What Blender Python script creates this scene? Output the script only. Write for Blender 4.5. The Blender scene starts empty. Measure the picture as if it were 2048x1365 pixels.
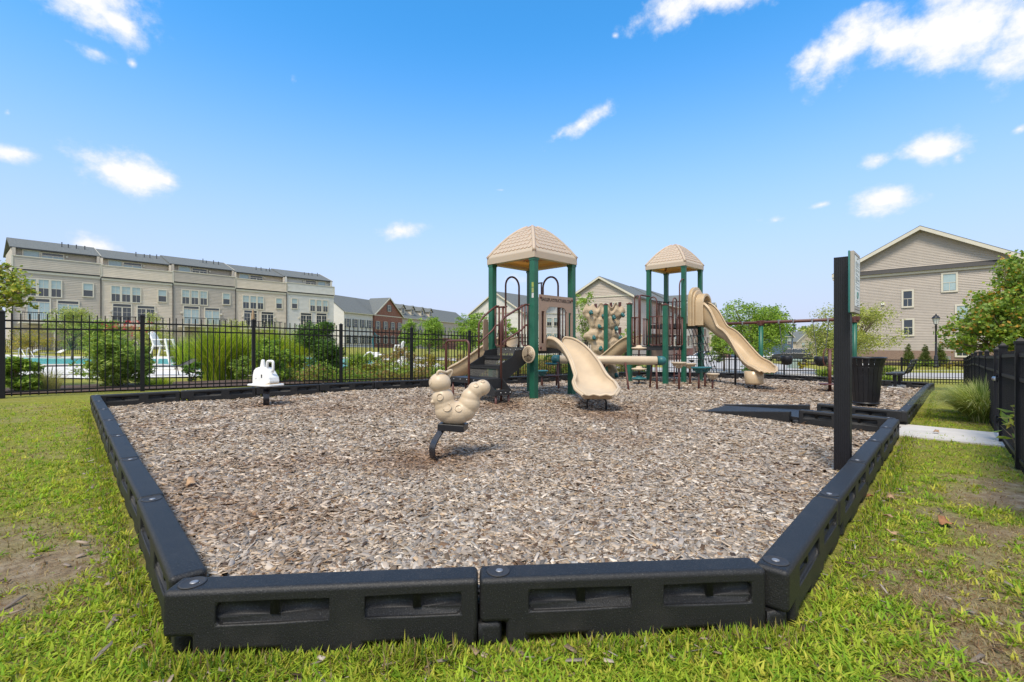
import bpy, bmesh, math, random
import numpy as np
from mathutils import Vector, Matrix, noise as mnoise
random.seed(7); RNG = np.random.default_rng(11)
PI = math.pi; R = math.radians
SC = bpy.context.scene; COL = SC.collection
F, Y0, H = 950.0, 690.0, 1.12          # focal length in photo pixels, horizon row, eye height

def at(px, py, Y): return Vector(((px-1024)/F*Y, Y, H-(py-Y0)/F*Y))

# ------------------------------------------------------------------ terrain
CTRL = [(0,0,0),(-1.3,1.8,0),(1.1,1.9,0),(5.1,6.3,-.11),(6.1,5.9,-.11),(6.1,7.4,-.155),(-7.2,8.2,0),(-10,10.3,-.02),(-9,11.6,-.02),
 (-1.6,17.9,-.22),(.5,10,.0),(5.5,15.5,-.11),(8.9,13.3,-.2),(12.2,14.8,-.3),(14.2,16,-.42),(10.9,19.6,-.35),(4.6,18,-.15),(5.8,24.2,-.45),
 (20.2,21.2,-.67),(13,22.8,-.6),(-5,3,0),(4,1,-.03),(-15,5,0),(-60,10,0),(-25,30,-.18),(-14,22,-.2),(-40,42,-.18),(-8,40,-.2),(-55,54,.6),(-30,82,.6),
 (0,60,-.4),(26,65,-1.35),(26,28,-.85),(18,33,-.85),(40,46,-.5),(34,38,-.7),(60,20,-.5),(30,0,-.4),(0,-40,0),(60,-40,-.3),(-60,-40,0),(80,135,-2.9),(-30,120,.3),(10,130,-1),
 (150,150,-3),(-150,150,.5),(-150,-20,.3),(150,0,-.8),(0,300,-2),(300,300,-3),(-300,300,1),(-300,-60,0),(300,-60,-.5)]
def _tps():
    P = np.array(CTRL, float); n = len(P)
    def U(r2): return np.where(r2 > 0, r2*np.log(np.maximum(r2, 1e-12)), 0)
    d2 = ((P[:, None, :2]-P[None, :, :2])**2).sum(-1)
    K = U(d2)+np.eye(n)*0.02*1
    Q = np.c_[np.ones(n), P[:, :2]]
    A = np.zeros((n+3, n+3)); A[:n, :n] = K; A[:n, n:] = Q; A[n:, :n] = Q.T
    w = np.linalg.solve(A, np.r_[P[:, 2], 0, 0, 0])
    return P, w, U
_TP, _TW, _TU = _tps()
def Gn(x, y):
    x = np.asarray(x, float); y = np.asarray(y, float); sh = x.shape
    q = np.c_[x.ravel(), y.ravel()]; out = np.empty(len(q)); n = len(_TP)
    for i in range(0, len(q), 20000):
        b = q[i:i+20000]
        d2 = ((b[:, None, :]-_TP[None, :, :2])**2).sum(-1)
        out[i:i+20000] = _TU(d2)@_TW[:n]+_TW[n]+b@_TW[n+1:]
    return out.reshape(sh)
def G(x, y): return float(Gn([x], [y])[0])
def vnoise(x, y, sc, seed=0):
    r = np.random.default_rng(100+seed); T = r.random((64, 64))
    u = np.asarray(x)*sc+1000; v = np.asarray(y)*sc+1000
    iu = np.floor(u).astype(int); iv = np.floor(v).astype(int); fu = u-iu; fv = v-iv
    fu = fu*fu*(3-2*fu); fv = fv*fv*(3-2*fv)
    g = lambda a, b: T[a % 64, b % 64]
    return (g(iu, iv)*(1-fu)+g(iu+1, iv)*fu)*(1-fv)+(g(iu, iv+1)*(1-fu)+g(iu+1, iv+1)*fu)*fv
WORN = [(-.72,4.5,.55,.04),(-4.46,8.6,.5,.03),(1.6,7.7,.8,.03),(7.0,12.6,.8,.03),(8.9,13.3,.6,.03),(-.2,8.4,.6,.02)]
def Mn(x, y):
    x = np.asarray(x, float); y = np.asarray(y, float)
    z = Gn(x, y)+.035+.10*np.exp(-np.maximum(0, y-1.7)/1.6)
    z = z+(vnoise(x, y, .9, 3)-.5)*.045+(vnoise(x, y, 2.7, 4)-.5)*.02
    for a, b, r, dp in WORN: z = z-dp*np.exp(-((x-a)**2+(y-b)**2)/(r*r))
    return z
def Mz(x, y): return float(Mn([x], [y])[0])

# ------------------------------------------------------------------ materials
def new_mat(name):
    m = bpy.data.materials.new(name); m.use_nodes = True
    nt = m.node_tree; return m, nt, nt.nodes['Principled BSDF']
def lnk(nt, a, b): nt.links.new(a, b)
def ramp(nt, fac, stops):
    n = nt.nodes.new('ShaderNodeValToRGB'); e = n.color_ramp.elements
    while len(e) < len(stops): e.new(.5)
    for i, (p, c) in enumerate(stops):
        e[i].position = p; e[i].color = (*c, 1)
    lnk(nt, fac, n.inputs['Fac']); return n.outputs['Color']
def noise_node(nt, scale, detail=4, rough=.6, vec=None):
    n = nt.nodes.new('ShaderNodeTexNoise'); n.inputs['Scale'].default_value = scale
    n.inputs['Detail'].default_value = detail; n.inputs['Roughness'].default_value = rough
    if vec is None:
        t = nt.nodes.new('ShaderNodeTexCoord'); vec = t.outputs['Object']
    lnk(nt, vec, n.inputs['Vector']); return n.outputs['Fac']
def bump(nt, b, h, strength=.3, dist=.01):
    n = nt.nodes.new('ShaderNodeBump'); n.inputs['Strength'].default_value = strength; n.inputs['Distance'].default_value = dist
    lnk(nt, h, n.inputs['Height']); lnk(nt, n.outputs['Normal'], b.inputs['Normal'])
def mul(c, k): return tuple(max(0, min(1, v*k)) for v in c)
def mat(name, c, rough=.5, var=.12, vscale=6, bmp=0, bscale=60, spec=.5, metal=0, bdist=.005):
    m, nt, b = new_mat(name)
    b.inputs['Roughness'].default_value = rough; b.inputs['Specular IOR Level'].default_value = spec; b.inputs['Metallic'].default_value = metal
    if var > 0:
        f = noise_node(nt, vscale)
        lnk(nt, ramp(nt, f, [(.3, mul(c, 1-var)), (.7, mul(c, 1+var))]), b.inputs['Base Color'])
    else: b.inputs['Base Color'].default_value = (*c, 1)
    if bmp > 0: bump(nt, b, noise_node(nt, bscale, 6), bmp, bdist)
    return m
def math_n(nt, op, a, b=None, c=None):
    n = nt.nodes.new('ShaderNodeMath'); n.operation = op
    for i, v in enumerate((a, b, c)):
        if v is None: continue
        if isinstance(v, (int, float)): n.inputs[i].default_value = v
        else: lnk(nt, v, n.inputs[i])
    return n.outputs[0]
def siding(name, c, pitch=.16, var=.06):
    m, nt, b = new_mat(name); b.inputs['Roughness'].default_value = .6
    t = nt.nodes.new('ShaderNodeTexCoord'); s = nt.nodes.new('ShaderNodeSeparateXYZ'); lnk(nt, t.outputs['Object'], s.inputs[0])
    fr = math_n(nt, 'FRACT', math_n(nt, 'DIVIDE', s.outputs['Z'], pitch))
    h = math_n(nt, 'SUBTRACT', 1, fr)
    bump(nt, b, h, .9, .03)
    f = noise_node(nt, 1.3, 5)
    lnk(nt, ramp(nt, f, [(.3, mul(c, 1-var)), (.7, mul(c, 1+var))]), b.inputs['Base Color'])
    return m
def brickmat(name, c1, c2, mortar):
    m, nt, b = new_mat(name); b.inputs['Roughness'].default_value = .8
    t = nt.nodes.new('ShaderNodeTexCoord'); s = nt.nodes.new('ShaderNodeSeparateXYZ'); lnk(nt, t.outputs['Object'], s.inputs[0])
    k = nt.nodes.new('ShaderNodeCombineXYZ'); lnk(nt, math_n(nt, 'ADD', s.outputs['X'], s.outputs['Y']), k.inputs[0]); lnk(nt, s.outputs['Z'], k.inputs[1])
    n = nt.nodes.new('ShaderNodeTexBrick'); lnk(nt, k.outputs[0], n.inputs['Vector'])
    n.inputs['Color1'].default_value = (*c1, 1); n.inputs['Color2'].default_value = (*c2, 1); n.inputs['Mortar'].default_value = (*mortar, 1)
    n.inputs['Scale'].default_value = 4.5; n.inputs['Mortar Size'].default_value = .015
    lnk(nt, n.outputs['Color'], b.inputs['Base Color']); return m
def shingles(name, c):
    m, nt, b = new_mat(name); b.inputs['Roughness'].default_value = .85; b.inputs['Specular IOR Level'].default_value = .25
    f = noise_node(nt, 7, 6, .75)
    lnk(nt, ramp(nt, f, [(.35, mul(c, .75)), (.65, mul(c, 1.25))]), b.inputs['Base Color'])
    bump(nt, b, f, .6, .03); return m
def attr_mat(name, rough=.6, transl=0, spec=.3):
    m, nt, b = new_mat(name); b.inputs['Roughness'].default_value = rough; b.inputs['Specular IOR Level'].default_value = spec
    a = nt.nodes.new('ShaderNodeAttribute'); a.attribute_name = 'tint'
    lnk(nt, a.outputs['Color'], b.inputs['Base Color'])
    if transl:
        tr = nt.nodes.new('ShaderNodeBsdfTranslucent'); mx = nt.nodes.new('ShaderNodeMixShader'); mx.inputs[0].default_value = transl
        g = nt.nodes.new('ShaderNodeMix'); g.data_type = 'RGBA'; g.blend_type = 'MULTIPLY'; g.inputs[0].default_value = 1
        lnk(nt, a.outputs['Color'], g.inputs[6]); g.inputs[7].default_value = (1.5, 1.45, .8, 1)
        lnk(nt, g.outputs[2], tr.inputs['Color'])
        o = nt.nodes['Material Output']; lnk(nt, b.outputs[0], mx.inputs[1]); lnk(nt, tr.outputs[0], mx.inputs[2]); lnk(nt, mx.outputs[0], o.inputs['Surface'])
    return m

# ------------------------------------------------------------------ scene graph helpers
def tag(o, label=None, cat=None, group=None, kind=None):
    if label: o['label'] = label
    if cat: o['category'] = cat
    if group: o['group'] = group
    if kind: o['kind'] = kind
    return o
def thing(name, label, cat, loc=(0, 0, 0), rz=0, group=None):
    o = bpy.data.objects.new(name, None); COL.objects.link(o); o.location = loc; o.rotation_euler = (0, 0, rz)
    o.empty_display_size = .1
    return tag(o, label, cat, group)
def copy_tree(o, parent=None):
    c = o.copy(); COL.objects.link(c); c.parent = parent
    for ch in list(o.children): copy_tree(ch, c)
    return c

class MB:
    def __init__(s): s.v = []; s.f = []
    def add(s, vs, fs):
        k = len(s.v); s.v += [tuple(v) for v in vs]; s.f += [tuple(i+k for i in f) for f in fs]; return s
    def box(s, x0, x1, y0, y1, z0, z1):
        return s.add([(x0,y0,z0),(x1,y0,z0),(x1,y1,z0),(x0,y1,z0),(x0,y0,z1),(x1,y0,z1),(x1,y1,z1),(x0,y1,z1)],
                     [(0,3,2,1),(4,5,6,7),(0,1,5,4),(1,2,6,5),(2,3,7,6),(3,0,4,7)])
    def cbox(s, c, d, M=None):
        x, y, z = [k/2 for k in d]
        vs = [Vector(p) for p in [(-x,-y,-z),(x,-y,-z),(x,y,-z),(-x,y,-z),(-x,-y,z),(x,-y,z),(x,y,z),(-x,y,z)]]
        if M is not None: vs = [M@v for v in vs]
        vs = [v+Vector(c) for v in vs]
        return s.add(vs, [(0,3,2,1),(4,5,6,7),(0,1,5,4),(1,2,6,5),(2,3,7,6),(3,0,4,7)])
    def prism(s, poly, y0, y1):          # polygon in (x,z) extruded along y
        n = len(poly)
        vs = [(p[0], y0, p[1]) for p in poly]+[(p[0], y1, p[1]) for p in poly]
        fs = [tuple(range(n)), tuple(range(2*n-1, n-1, -1))]+[(i, i+n, (i+1) % n+n, (i+1) % n) for i in range(n)]
        return s.add(vs, fs)
    def zprism(s, poly, z0, z1):
        n = len(poly); vs = [(p[0], p[1], z0) for p in poly]+[(p[0], p[1], z1) for p in poly]
        return s.add(vs, [tuple(range(n-1, -1, -1)), tuple(range(n, 2*n))]+[(i, (i+1) % n, (i+1) % n+n, i+n) for i in range(n)])
    def tube(s, pts, r, n=8, cap=True):
        pts = [Vector(p) for p in pts]; rs = r if isinstance(r, (list, tuple)) else [r]*len(pts)
        up = None; vs = []; fs = []
        for i, p in enumerate(pts):
            t = (pts[min(i+1, len(pts)-1)]-pts[max(i-1, 0)]).normalized()
            if up is None: up = t.orthogonal().normalized()
            a = (up-t*up.dot(t))
            a = a.normalized() if a.length > 1e-6 else t.orthogonal().normalized()
            up = a; b = t.cross(a)
            for k in range(n):
                w = 2*PI*k/n+PI/n; vs.append(p+(a*math.cos(w)+b*math.sin(w))*rs[i])
        for i in range(len(pts)-1):
            for k in range(n):
                fs.append((i*n+k, i*n+(k+1) % n, (i+1)*n+(k+1) % n, (i+1)*n+k))
        if cap: fs += [tuple(range(n-1, -1, -1)), tuple(range((len(pts)-1)*n, len(pts)*n))]
        return s.add(vs, fs)
    def lathe(s, prof, c=(0, 0, 0), n=20, M=None):   # prof list of (r,z)
        vs = []; fs = []
        for r, z in prof:
            for k in range(n):
                v = Vector((r*math.cos(2*PI*k/n), r*math.sin(2*PI*k/n), z))
                if M is not None: v = M@v
                vs.append(v+Vector(c))
        for i in range(len(prof)-1):
            for k in range(n): fs.append((i*n+k, i*n+(k+1) % n, (i+1)*n+(k+1) % n, (i+1)*n+k))
        fs += [tuple(range(n-1, -1, -1)), tuple(range((len(prof)-1)*n, len(prof)*n))]
        return s.add(vs, fs)
    def ball(s, c, r, n=16, sc=(1, 1, 1), M=None):
        pr = [(max(1e-4, math.sin(PI*i/(n//2))), -math.cos(PI*i/(n//2))) for i in range(n//2+1)]
        vs = []; fs = []
        for a, z in pr:
            for k in range(n):
                v = Vector((a*math.cos(2*PI*k/n)*r*sc[0], a*math.sin(2*PI*k/n)*r*sc[1], z*r*sc[2]))
                if M is not None: v = M@v
                vs.append(v+Vector(c))
        for i in range(len(pr)-1):
            for k in range(n): fs.append((i*n+k, i*n+(k+1) % n, (i+1)*n+(k+1) % n, (i+1)*n+k))
        return s.add(vs, fs)
    def build(s, name, m, parent=None, smooth=False, bevel=0, seg=2, loc=None):
        me = bpy.data.meshes.new(name); me.from_pydata(s.v, [], s.f); me.update()
        if m: me.materials.append(m)
        o = bpy.data.objects.new(name, me); COL.objects.link(o); o.parent = parent
        if loc is not None: o.location = loc
        if smooth or bevel: me.polygons.foreach_set('use_smooth', [True]*len(me.polygons))
        if bevel:
            b = o.modifiers.new('bevel', 'BEVEL'); b.width = bevel; b.segments = seg; b.limit_method = 'ANGLE'; b.angle_limit = R(35)
            b.harden_normals = True
        return o
def smooth_by_angle(o, ang=40):
    me = o.data; me.polygons.foreach_set('use_smooth', [True]*len(me.polygons))
    bm = bmesh.new(); bm.from_mesh(me)
    for e in bm.edges:
        if len(e.link_faces) == 2 and e.calc_face_angle(0) > R(ang): e.smooth = False
    bm.to_mesh(me); bm.free()

def np_mesh(name, verts, tris_or_quads, k, tint=None, m=None, parent=None, smooth=False):
    me = bpy.data.meshes.new(name); nv = len(verts); nf = len(tris_or_quads)
    me.vertices.add(nv); me.vertices.foreach_set('co', np.ascontiguousarray(verts, np.float32).ravel())
    me.loops.add(nf*k); me.loops.foreach_set('vertex_index', np.ascontiguousarray(tris_or_quads, np.int32).ravel())
    me.polygons.add(nf); me.polygons.foreach_set('loop_start', np.arange(0, nf*k, k, dtype=np.int32))
    try: me.polygons.foreach_set('loop_total', np.full(nf, k, np.int32))
    except Exception: pass
    me.update(calc_edges=True); me.validate()
    if tint is not None:
        a = me.color_attributes.new('tint', 'FLOAT_COLOR', 'POINT')
        c = np.ones((nv, 4), np.float32); c[:, :3] = tint; a.data.foreach_set('color', c.ravel())
    if smooth: me.polygons.foreach_set('use_smooth', [True]*nf)
    if m: me.materials.append(m)
    o = bpy.data.objects.new(name, me); COL.objects.link(o); o.parent = parent
    return o

# ------------------------------------------------------------------ palette
M = {}
M['tan'] = mat('tan_plastic', (.565,.445,.305), .42, .09, 2.2, .06, 90)
M['tan2'] = mat('worn_tan_plastic', (.52,.385,.235), .26, .11, 2.2, .05, 90)
M['panel'] = mat('brown_panel_plastic', (.33,.225,.165), .5, .05, 4)
M['green'] = mat('green_steel', (.011,.105,.062), .42, .22, 3)
M['maroon'] = mat('maroon_steel', (.105,.036,.026), .45, .15, 8)
M['teal'] = mat('teal_plastic', (.022,.12,.125), .45, .1, 6)
M['deck'] = mat('black_coated_steel', (.02,.02,.021), .5, .3, 30, .3, 120)
M['black'] = mat('black_powder_coat', (.011,.011,.013), .38, .2, 9)
M['fence'] = mat('black_fence_paint', (.007,.007,.010), .5, .2, 9, spec=.3)
M['white'] = mat('white_plastic', (.80,.79,.76), .38, .04, 5)
M['cream'] = mat('cream_trim', (.60,.56,.465), .6, .04, 3)
M['steel'] = mat('galvanised_steel', (.5,.5,.5), .35, .1, 20, metal=.9)
M['concrete'] = mat('pale_concrete', (.53,.49,.435), .9, .1, 3, .3, 30)
M['text'] = mat('dark_lettering', (.05,.032,.025), .6, 0)
M['yellow'] = mat('yellow_band', (.7,.5,.02), .5, .1)
def border_mat():
    m, nt, b = new_mat('black_border_plastic'); b.inputs['Roughness'].default_value = .52; b.inputs['Specular IOR Level'].default_value = .42
    f = noise_node(nt, 210, 2, .5); g = noise_node(nt, 5, 5)
    c = ramp(nt, f, [(.45, (.010,.010,.0105)), (.64, (.018,.018,.019)), (.74, (.07,.069,.068))])
    mx = nt.nodes.new('ShaderNodeMix'); mx.data_type = 'RGBA'; lnk(nt, ramp(nt, g, [(.5, (0,0,0)), (.85, (.35,.35,.35))]), mx.inputs[0])
    lnk(nt, c, mx.inputs[6]); mx.inputs[7].default_value = (.06,.055,.05,1); lnk(nt, mx.outputs[2], b.inputs['Base Color'])
    bump(nt, b, noise_node(nt, 160, 5), .4, .005); return m
M['border'] = border_mat()
def roof_mat():
    m, nt, b = new_mat('tan_roof_plastic'); b.inputs['Roughness'].default_value = .5
    b.inputs['Base Color'].default_value = (.60,.515,.395,1)
    tr = nt.nodes.new('ShaderNodeBsdfTranslucent'); tr.inputs['Color'].default_value = (1,.38,.05,1)
    mx = nt.nodes.new('ShaderNodeMixShader'); mx.inputs[0].default_value = .24
    o = nt.nodes['Material Output']; lnk(nt, b.outputs[0], mx.inputs[1]); lnk(nt, tr.outputs[0], mx.inputs[2]); lnk(nt, mx.outputs[0], o.inputs['Surface'])
    return m
M['roof'] = roof_mat()
M['leaf'] = attr_mat('leaves', .5, .35, .35)
M['blade'] = attr_mat('grass_blades', .6, .35, .1)
M['chip'] = attr_mat('wood_chip', .8, 0, .2)
M['bark'] = mat('bark', (.16,.12,.085), .9, .3, 9, .6, 25, bdist=.02)
M['glass'] = mat('window_glass', (.035,.045,.055), .06, .3, .6, spec=.8)
M['blind'] = mat('pale_window_blind', (.36,.46,.48), .35, .08, 2)
M['shutter'] = mat('maroon_shutter', (.07,.018,.018), .6, .1)
M['gshutter'] = mat('grey_shutter', (.09,.1,.11), .6, .1)
M['roofing'] = shingles('grey_roof_shingles', (.145,.155,.15))
M['dark'] = mat('dark_trim', (.03,.03,.033), .6, .1)
# ------------------------------------------------------------------ camera, light, sky
cam = bpy.data.cameras.new('camera'); co = bpy.data.objects.new('camera', cam); COL.objects.link(co); SC.camera = co
co.location = (0, 0, H); co.rotation_euler = (PI/2, 0, 0)
cam.sensor_width = 36; cam.lens = F/2048*36; cam.shift_y = (Y0-682.5)/2048; cam.clip_start = .05; cam.clip_end = 3000
SUN_EL, SUN_AZ = 58, -158      # azimuth clockwise from +Y (behind the camera, a little left)
sd = Vector((math.sin(R(SUN_AZ))*math.cos(R(SUN_EL)), math.cos(R(SUN_AZ))*math.cos(R(SUN_EL)), math.sin(R(SUN_EL))))
L = bpy.data.lights.new('sun', 'SUN'); L.energy = 3.2; L.angle = R(15); L.color = (1, .90, .75)
lo = bpy.data.objects.new('sun', L); COL.objects.link(lo); lo.rotation_euler = sd.to_track_quat('Z', 'Y').to_euler()
W = bpy.data.worlds.new('World'); SC.world = W; W.use_nodes = True
def build_world():
    nt = W.node_tree; bg = nt.nodes['Background']
    sky = nt.nodes.new('ShaderNodeTexSky'); sky.sky_type = 'NISHITA'; sky.sun_disc = False
    sky.sun_elevation = R(SUN_EL); sky.sun_rotation = R(SUN_AZ); sky.air_density = 1.0; sky.dust_density = .6; sky.ozone_density = 2.2
    tc = nt.nodes.new('ShaderNodeTexCoord'); s = nt.nodes.new('ShaderNodeSeparateXYZ'); lnk(nt, tc.outputs['Generated'], s.inputs[0])
    x, y, z = s.outputs
    mn = lambda op, a, b=None, c=None: math_n(nt, op, a, b, c)
    az = mn('ARCTAN2', x, y); el = mn('ARCTAN2', z, mn('SQRT', mn('ADD', mn('MULTIPLY', x, x), mn('MULTIPLY', y, y))))
    v = nt.nodes.new('ShaderNodeCombineXYZ'); lnk(nt, az, v.inputs[0]); lnk(nt, mn('MULTIPLY', el, 1.25), v.inputs[1])
    n1 = noise_node(nt, 13, 9, .6, v.outputs[0]); n2 = noise_node(nt, 42, 6, .65, v.outputs[0])
    # cloud centre (photo px, py), half sizes in px, tilt, strength
    CL = [(170,-25,120,62,12,1.0),(235,45,62,30,25,.95),(190,105,60,22,5,.5),(265,128,18,14,0,.4),(28,308,58,20,-6,.9),(235,342,95,38,4,1.0),(325,358,42,18,15,.6),
          (1370,5,105,38,-6,.85),(1460,-15,110,30,0,.9),(1375,45,30,15,0,.5),(1700,85,95,45,-22,1.0),(1620,125,55,28,-42,.85),(1790,85,90,45,5,.9),(1930,50,120,62,0,1.15),(2060,60,90,75,0,1.1),(1730,10,38,20,0,.4),
          (1865,300,72,26,6,1.0),(1915,315,34,18,30,.6),(1752,322,32,15,0,.9),(1768,398,60,25,0,1.0),(1643,410,32,10,-8,.6),(1552,441,28,13,0,.65),
          (1160,250,66,18,-26,.85),(1120,268,30,14,-30,.6),(805,462,48,20,-8,.85),(180,490,58,22,5,.9),(1000,380,26,6,0,.35),(585,160,22,36,0,.28),(1230,72,12,8,0,.4),(2040,258,24,12,-30,.6),(15,225,14,12,0,.4),(1035,560,60,22,0,.45),(1520,440,60,18,0,.2)]
    out = None
    for px, py, rx, ry, rot, st in CL:
        dx, dz = (px-1024)/F, (Y0-py)/F
        a0 = math.atan2(dx, 1); e0 = math.atan2(dz, math.hypot(dx, 1))
        k = math.hypot(dx, 1); ra = rx/F/(k*k)*1.28; re = ry/F/(k)*1.16
        c, sn = math.cos(R(-rot)), math.sin(R(-rot))
        da = mn('SUBTRACT', az, a0); de = mn('SUBTRACT', el, e0)
        u = mn('DIVIDE', mn('ADD', mn('MULTIPLY', da, c), mn('MULTIPLY', de, sn)), ra)
        w = mn('DIVIDE', mn('SUBTRACT', mn('MULTIPLY', de, c), mn('MULTIPLY', da, sn)), re)
        q = mn('SUBTRACT', st, mn('SQRT', mn('ADD', mn('MULTIPLY', u, u), mn('MULTIPLY', w, w))))
        out = q if out is None else mn('MAXIMUM', out, q)
    dens = mn('ADD', out, mn('ADD', mn('MULTIPLY', mn('SUBTRACT', n1, .5), 2.2), mn('MULTIPLY', mn('SUBTRACT', n2, .5), .7)))
    mr = nt.nodes.new('ShaderNodeMapRange'); mr.interpolation_type = 'SMOOTHSTEP'; mr.inputs[1].default_value = -.12; mr.inputs[2].default_value = .88
    lnk(nt, dens, mr.inputs[0])
    # unseen broken cloud added beside and behind the camera to whiten the ambient light
    far = mn('MULTIPLY', mn('GREATER_THAN', mn('ABSOLUTE', az), .95), mn('MULTIPLY', mn('GREATER_THAN', noise_node(nt, 2.2, 6, .6, tc.outputs['Generated']), .47), .9))
    cl = mn('MULTIPLY', mn('MAXIMUM', mr.outputs[0], far), mn('GREATER_THAN', el, .01))
    tint = nt.nodes.new('ShaderNodeMix'); tint.data_type = 'RGBA'; tint.blend_type = 'MULTIPLY'; tint.inputs[0].default_value = 1
    lnk(nt, sky.outputs[0], tint.inputs[6]); tint.inputs[7].default_value = (SKYT[0], SKYT[1], SKYT[2], 1)
    # bright summer haze low in the sky
    hz = nt.nodes.new('ShaderNodeMix'); hz.data_type = 'RGBA'
    hf = nt.nodes.new('ShaderNodeMapRange'); hf.interpolation_type = 'SMOOTHERSTEP'; lnk(nt, el, hf.inputs[0]); hf.inputs[1].default_value = .66; hf.inputs[2].default_value = -.10; hf.inputs[3].default_value = 0; hf.inputs[4].default_value = 1
    lnk(nt, hf.outputs[0], hz.inputs[0]); lnk(nt, tint.outputs[2], hz.inputs[6]); hz.inputs[7].default_value = HAZE
    cm = nt.nodes.new('ShaderNodeMix'); cm.data_type = 'RGBA'; lnk(nt, cl, cm.inputs[0]); lnk(nt, hz.outputs[2], cm.inputs[6])
    cc = nt.nodes.new('ShaderNodeMix'); cc.data_type = 'RGBA'; cr = nt.nodes.new('ShaderNodeMapRange'); lnk(nt, mn('ADD', dens, mn('MULTIPLY', n2, .6)), cr.inputs[0]); cr.inputs[1].default_value = .35; cr.inputs[2].default_value = 1.15
    lnk(nt, cr.outputs[0], cc.inputs[0]); cc.inputs[6].default_value = CLOUD; cc.inputs[7].default_value = CLOUD2; lnk(nt, cc.outputs[2], cm.inputs[7])
    lnk(nt, cm.outputs[2], bg.inputs['Color']); bg.inputs['Strength'].default_value = SKYS
SKYS = .118; SKYT = (.52, 1.62, 2.15); HAZE = (4.65, 4.85, 6.3, 1); CLOUD = (6.2, 6.35, 6.95, 1); CLOUD2 = (7.2, 7.2, 7.25, 1)
build_world()
SC.view_settings.view_transform = 'Standard'; SC.view_settings.look = 'None'; SC.view_settings.gamma = 1; SC.view_settings.exposure = .3
SC.render.engine = 'CYCLES'; SC.cycles.use_denoising = True; SC.cycles.max_bounces = 6; SC.cycles.diffuse_bounces = 3; SC.cycles.transparent_max_bounces = 8
try: SC.cycles.denoiser = 'OPENIMAGEDENOISE'; SC.cycles.denoising_input_passes = 'RGB_ALBEDO_NORMAL'; SC.cycles.denoising_prefilter = 'ACCURATE'
except Exception: pass

# ------------------------------------------------------------------ ground
PLAY = [(-1.25,1.74),(-7.19,8.2),(4.6,18.0),(10.9,19.6),(14.2,16.05),(6.07,7.38),(5.25,8.26),(4.28,7.2),(5.1,6.32),(1.04,1.93),(-.1,1.82)]
def inpoly(x, y, poly):
    x = np.asarray(x); y = np.asarray(y); c = np.zeros(x.shape, bool); n = len(poly)
    for i in range(n):
        (x1, y1), (x2, y2) = poly[i], poly[(i+1) % n]
        if y1 == y2: continue
        c ^= ((y1 > y) != (y2 > y)) & (x < (x2-x1)*(y-y1)/(y2-y1)+x1)
    return c
SOIL = [(-2.45,2.35,.5),(-2.3,1.95,.32),(-2.95,2.7,.35),(1.95,2.15,.3),(1.75,1.75,.25),(2.45,2.5,.25),(2.2,1.75,.25),(3.6,3.6,.3),(1.35,1.55,.2)]
def soil_field(x, y):          # 0 = thick grass, 1 = bare
    s = np.zeros(np.shape(x))
    for a, b, r in SOIL: s = np.maximum(s, np.exp(-(((x-a)**2+(y-b)**2)/(r*r))*.9))
    n = vnoise(x, y, 1.7, 21)*.6+vnoise(x, y, 5.5, 22)*.4
    right = np.clip((x-.9)/1.0, 0, 1)*np.clip(1.6-(y/6), 0, 1)
    return np.clip(s*(.55+.9*n)+np.clip((n-.53)*3.4, 0, 1)*(.40+.42*right)+.12*right*n, 0, 1)
def grid_sheet(name, xs, ys, zf, m, kind, tintf=None):
    X, Y = np.meshgrid(xs, ys); Z = zf(X, Y); nx, ny = len(xs), len(ys)
    idx = np.arange(nx*ny).reshape(ny, nx)
    q = np.stack([idx[:-1, :-1], idx[:-1, 1:], idx[1:, 1:], idx[1:, :-1]], -1).reshape(-1, 4)
    o = np_mesh(name, np.c_[X.ravel(), Y.ravel(), Z.ravel()], q, 4, tintf(X, Y).reshape(-1, 3) if tintf else None, m, smooth=True)
    tag(o, kind=kind); return o
def lawn_mat():
    m, nt, b = new_mat('lawn'); b.inputs['Roughness'].default_value = .9; b.inputs['Specular IOR Level'].default_value = .15
    a = nt.nodes.new('ShaderNodeAttribute'); a.attribute_name = 'tint'; sx = nt.nodes.new('ShaderNodeSeparateColor'); lnk(nt, a.outputs['Color'], sx.inputs[0])
    f = noise_node(nt, 38, 8, .75); g = noise_node(nt, .8, 5, .6); h = noise_node(nt, 9, 6, .7)
    c1 = ramp(nt, f, [(.30, (.10,.09,.02)), (.5, (.27,.275,.038)), (.72, (.46,.45,.075))])
    mx = nt.nodes.new('ShaderNodeMix'); mx.data_type = 'RGBA'; mx.blend_type = 'MULTIPLY'; mx.inputs[0].default_value = 1
    lnk(nt, c1, mx.inputs[6]); lnk(nt, ramp(nt, g, [(.3, (.75,.85,.7)), (.5, (1,1,1)), (.7, (1.0,.90,.8))]), mx.inputs[7])
    so = ramp(nt, h, [(.3, (.17,.115,.068)), (.5, (.36,.265,.165)), (.68, (.50,.41,.29))])
    m2 = nt.nodes.new('ShaderNodeMix'); m2.data_type = 'RGBA'; lnk(nt, sx.outputs[0], m2.inputs[0]); lnk(nt, mx.outputs[2], m2.inputs[6]); lnk(nt, so, m2.inputs[7])
    lnk(nt, m2.outputs[2], b.inputs['Base Color']); bump(nt, b, f, .9, .04); return m
def sp(a, b, n, p=3.0):
    t = np.linspace(-1, 1, n); s = np.sinh(t*p)/math.sinh(p); return np.where(s < 0, -s*a, s*b)
def soil_tint(X, Y):
    d = np.hypot(X, Y); s = np.where(d < 14, soil_field(X, Y), .12); return np.repeat(s[..., None], 3, -1)
M['lawn'] = lawn_mat()
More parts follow.
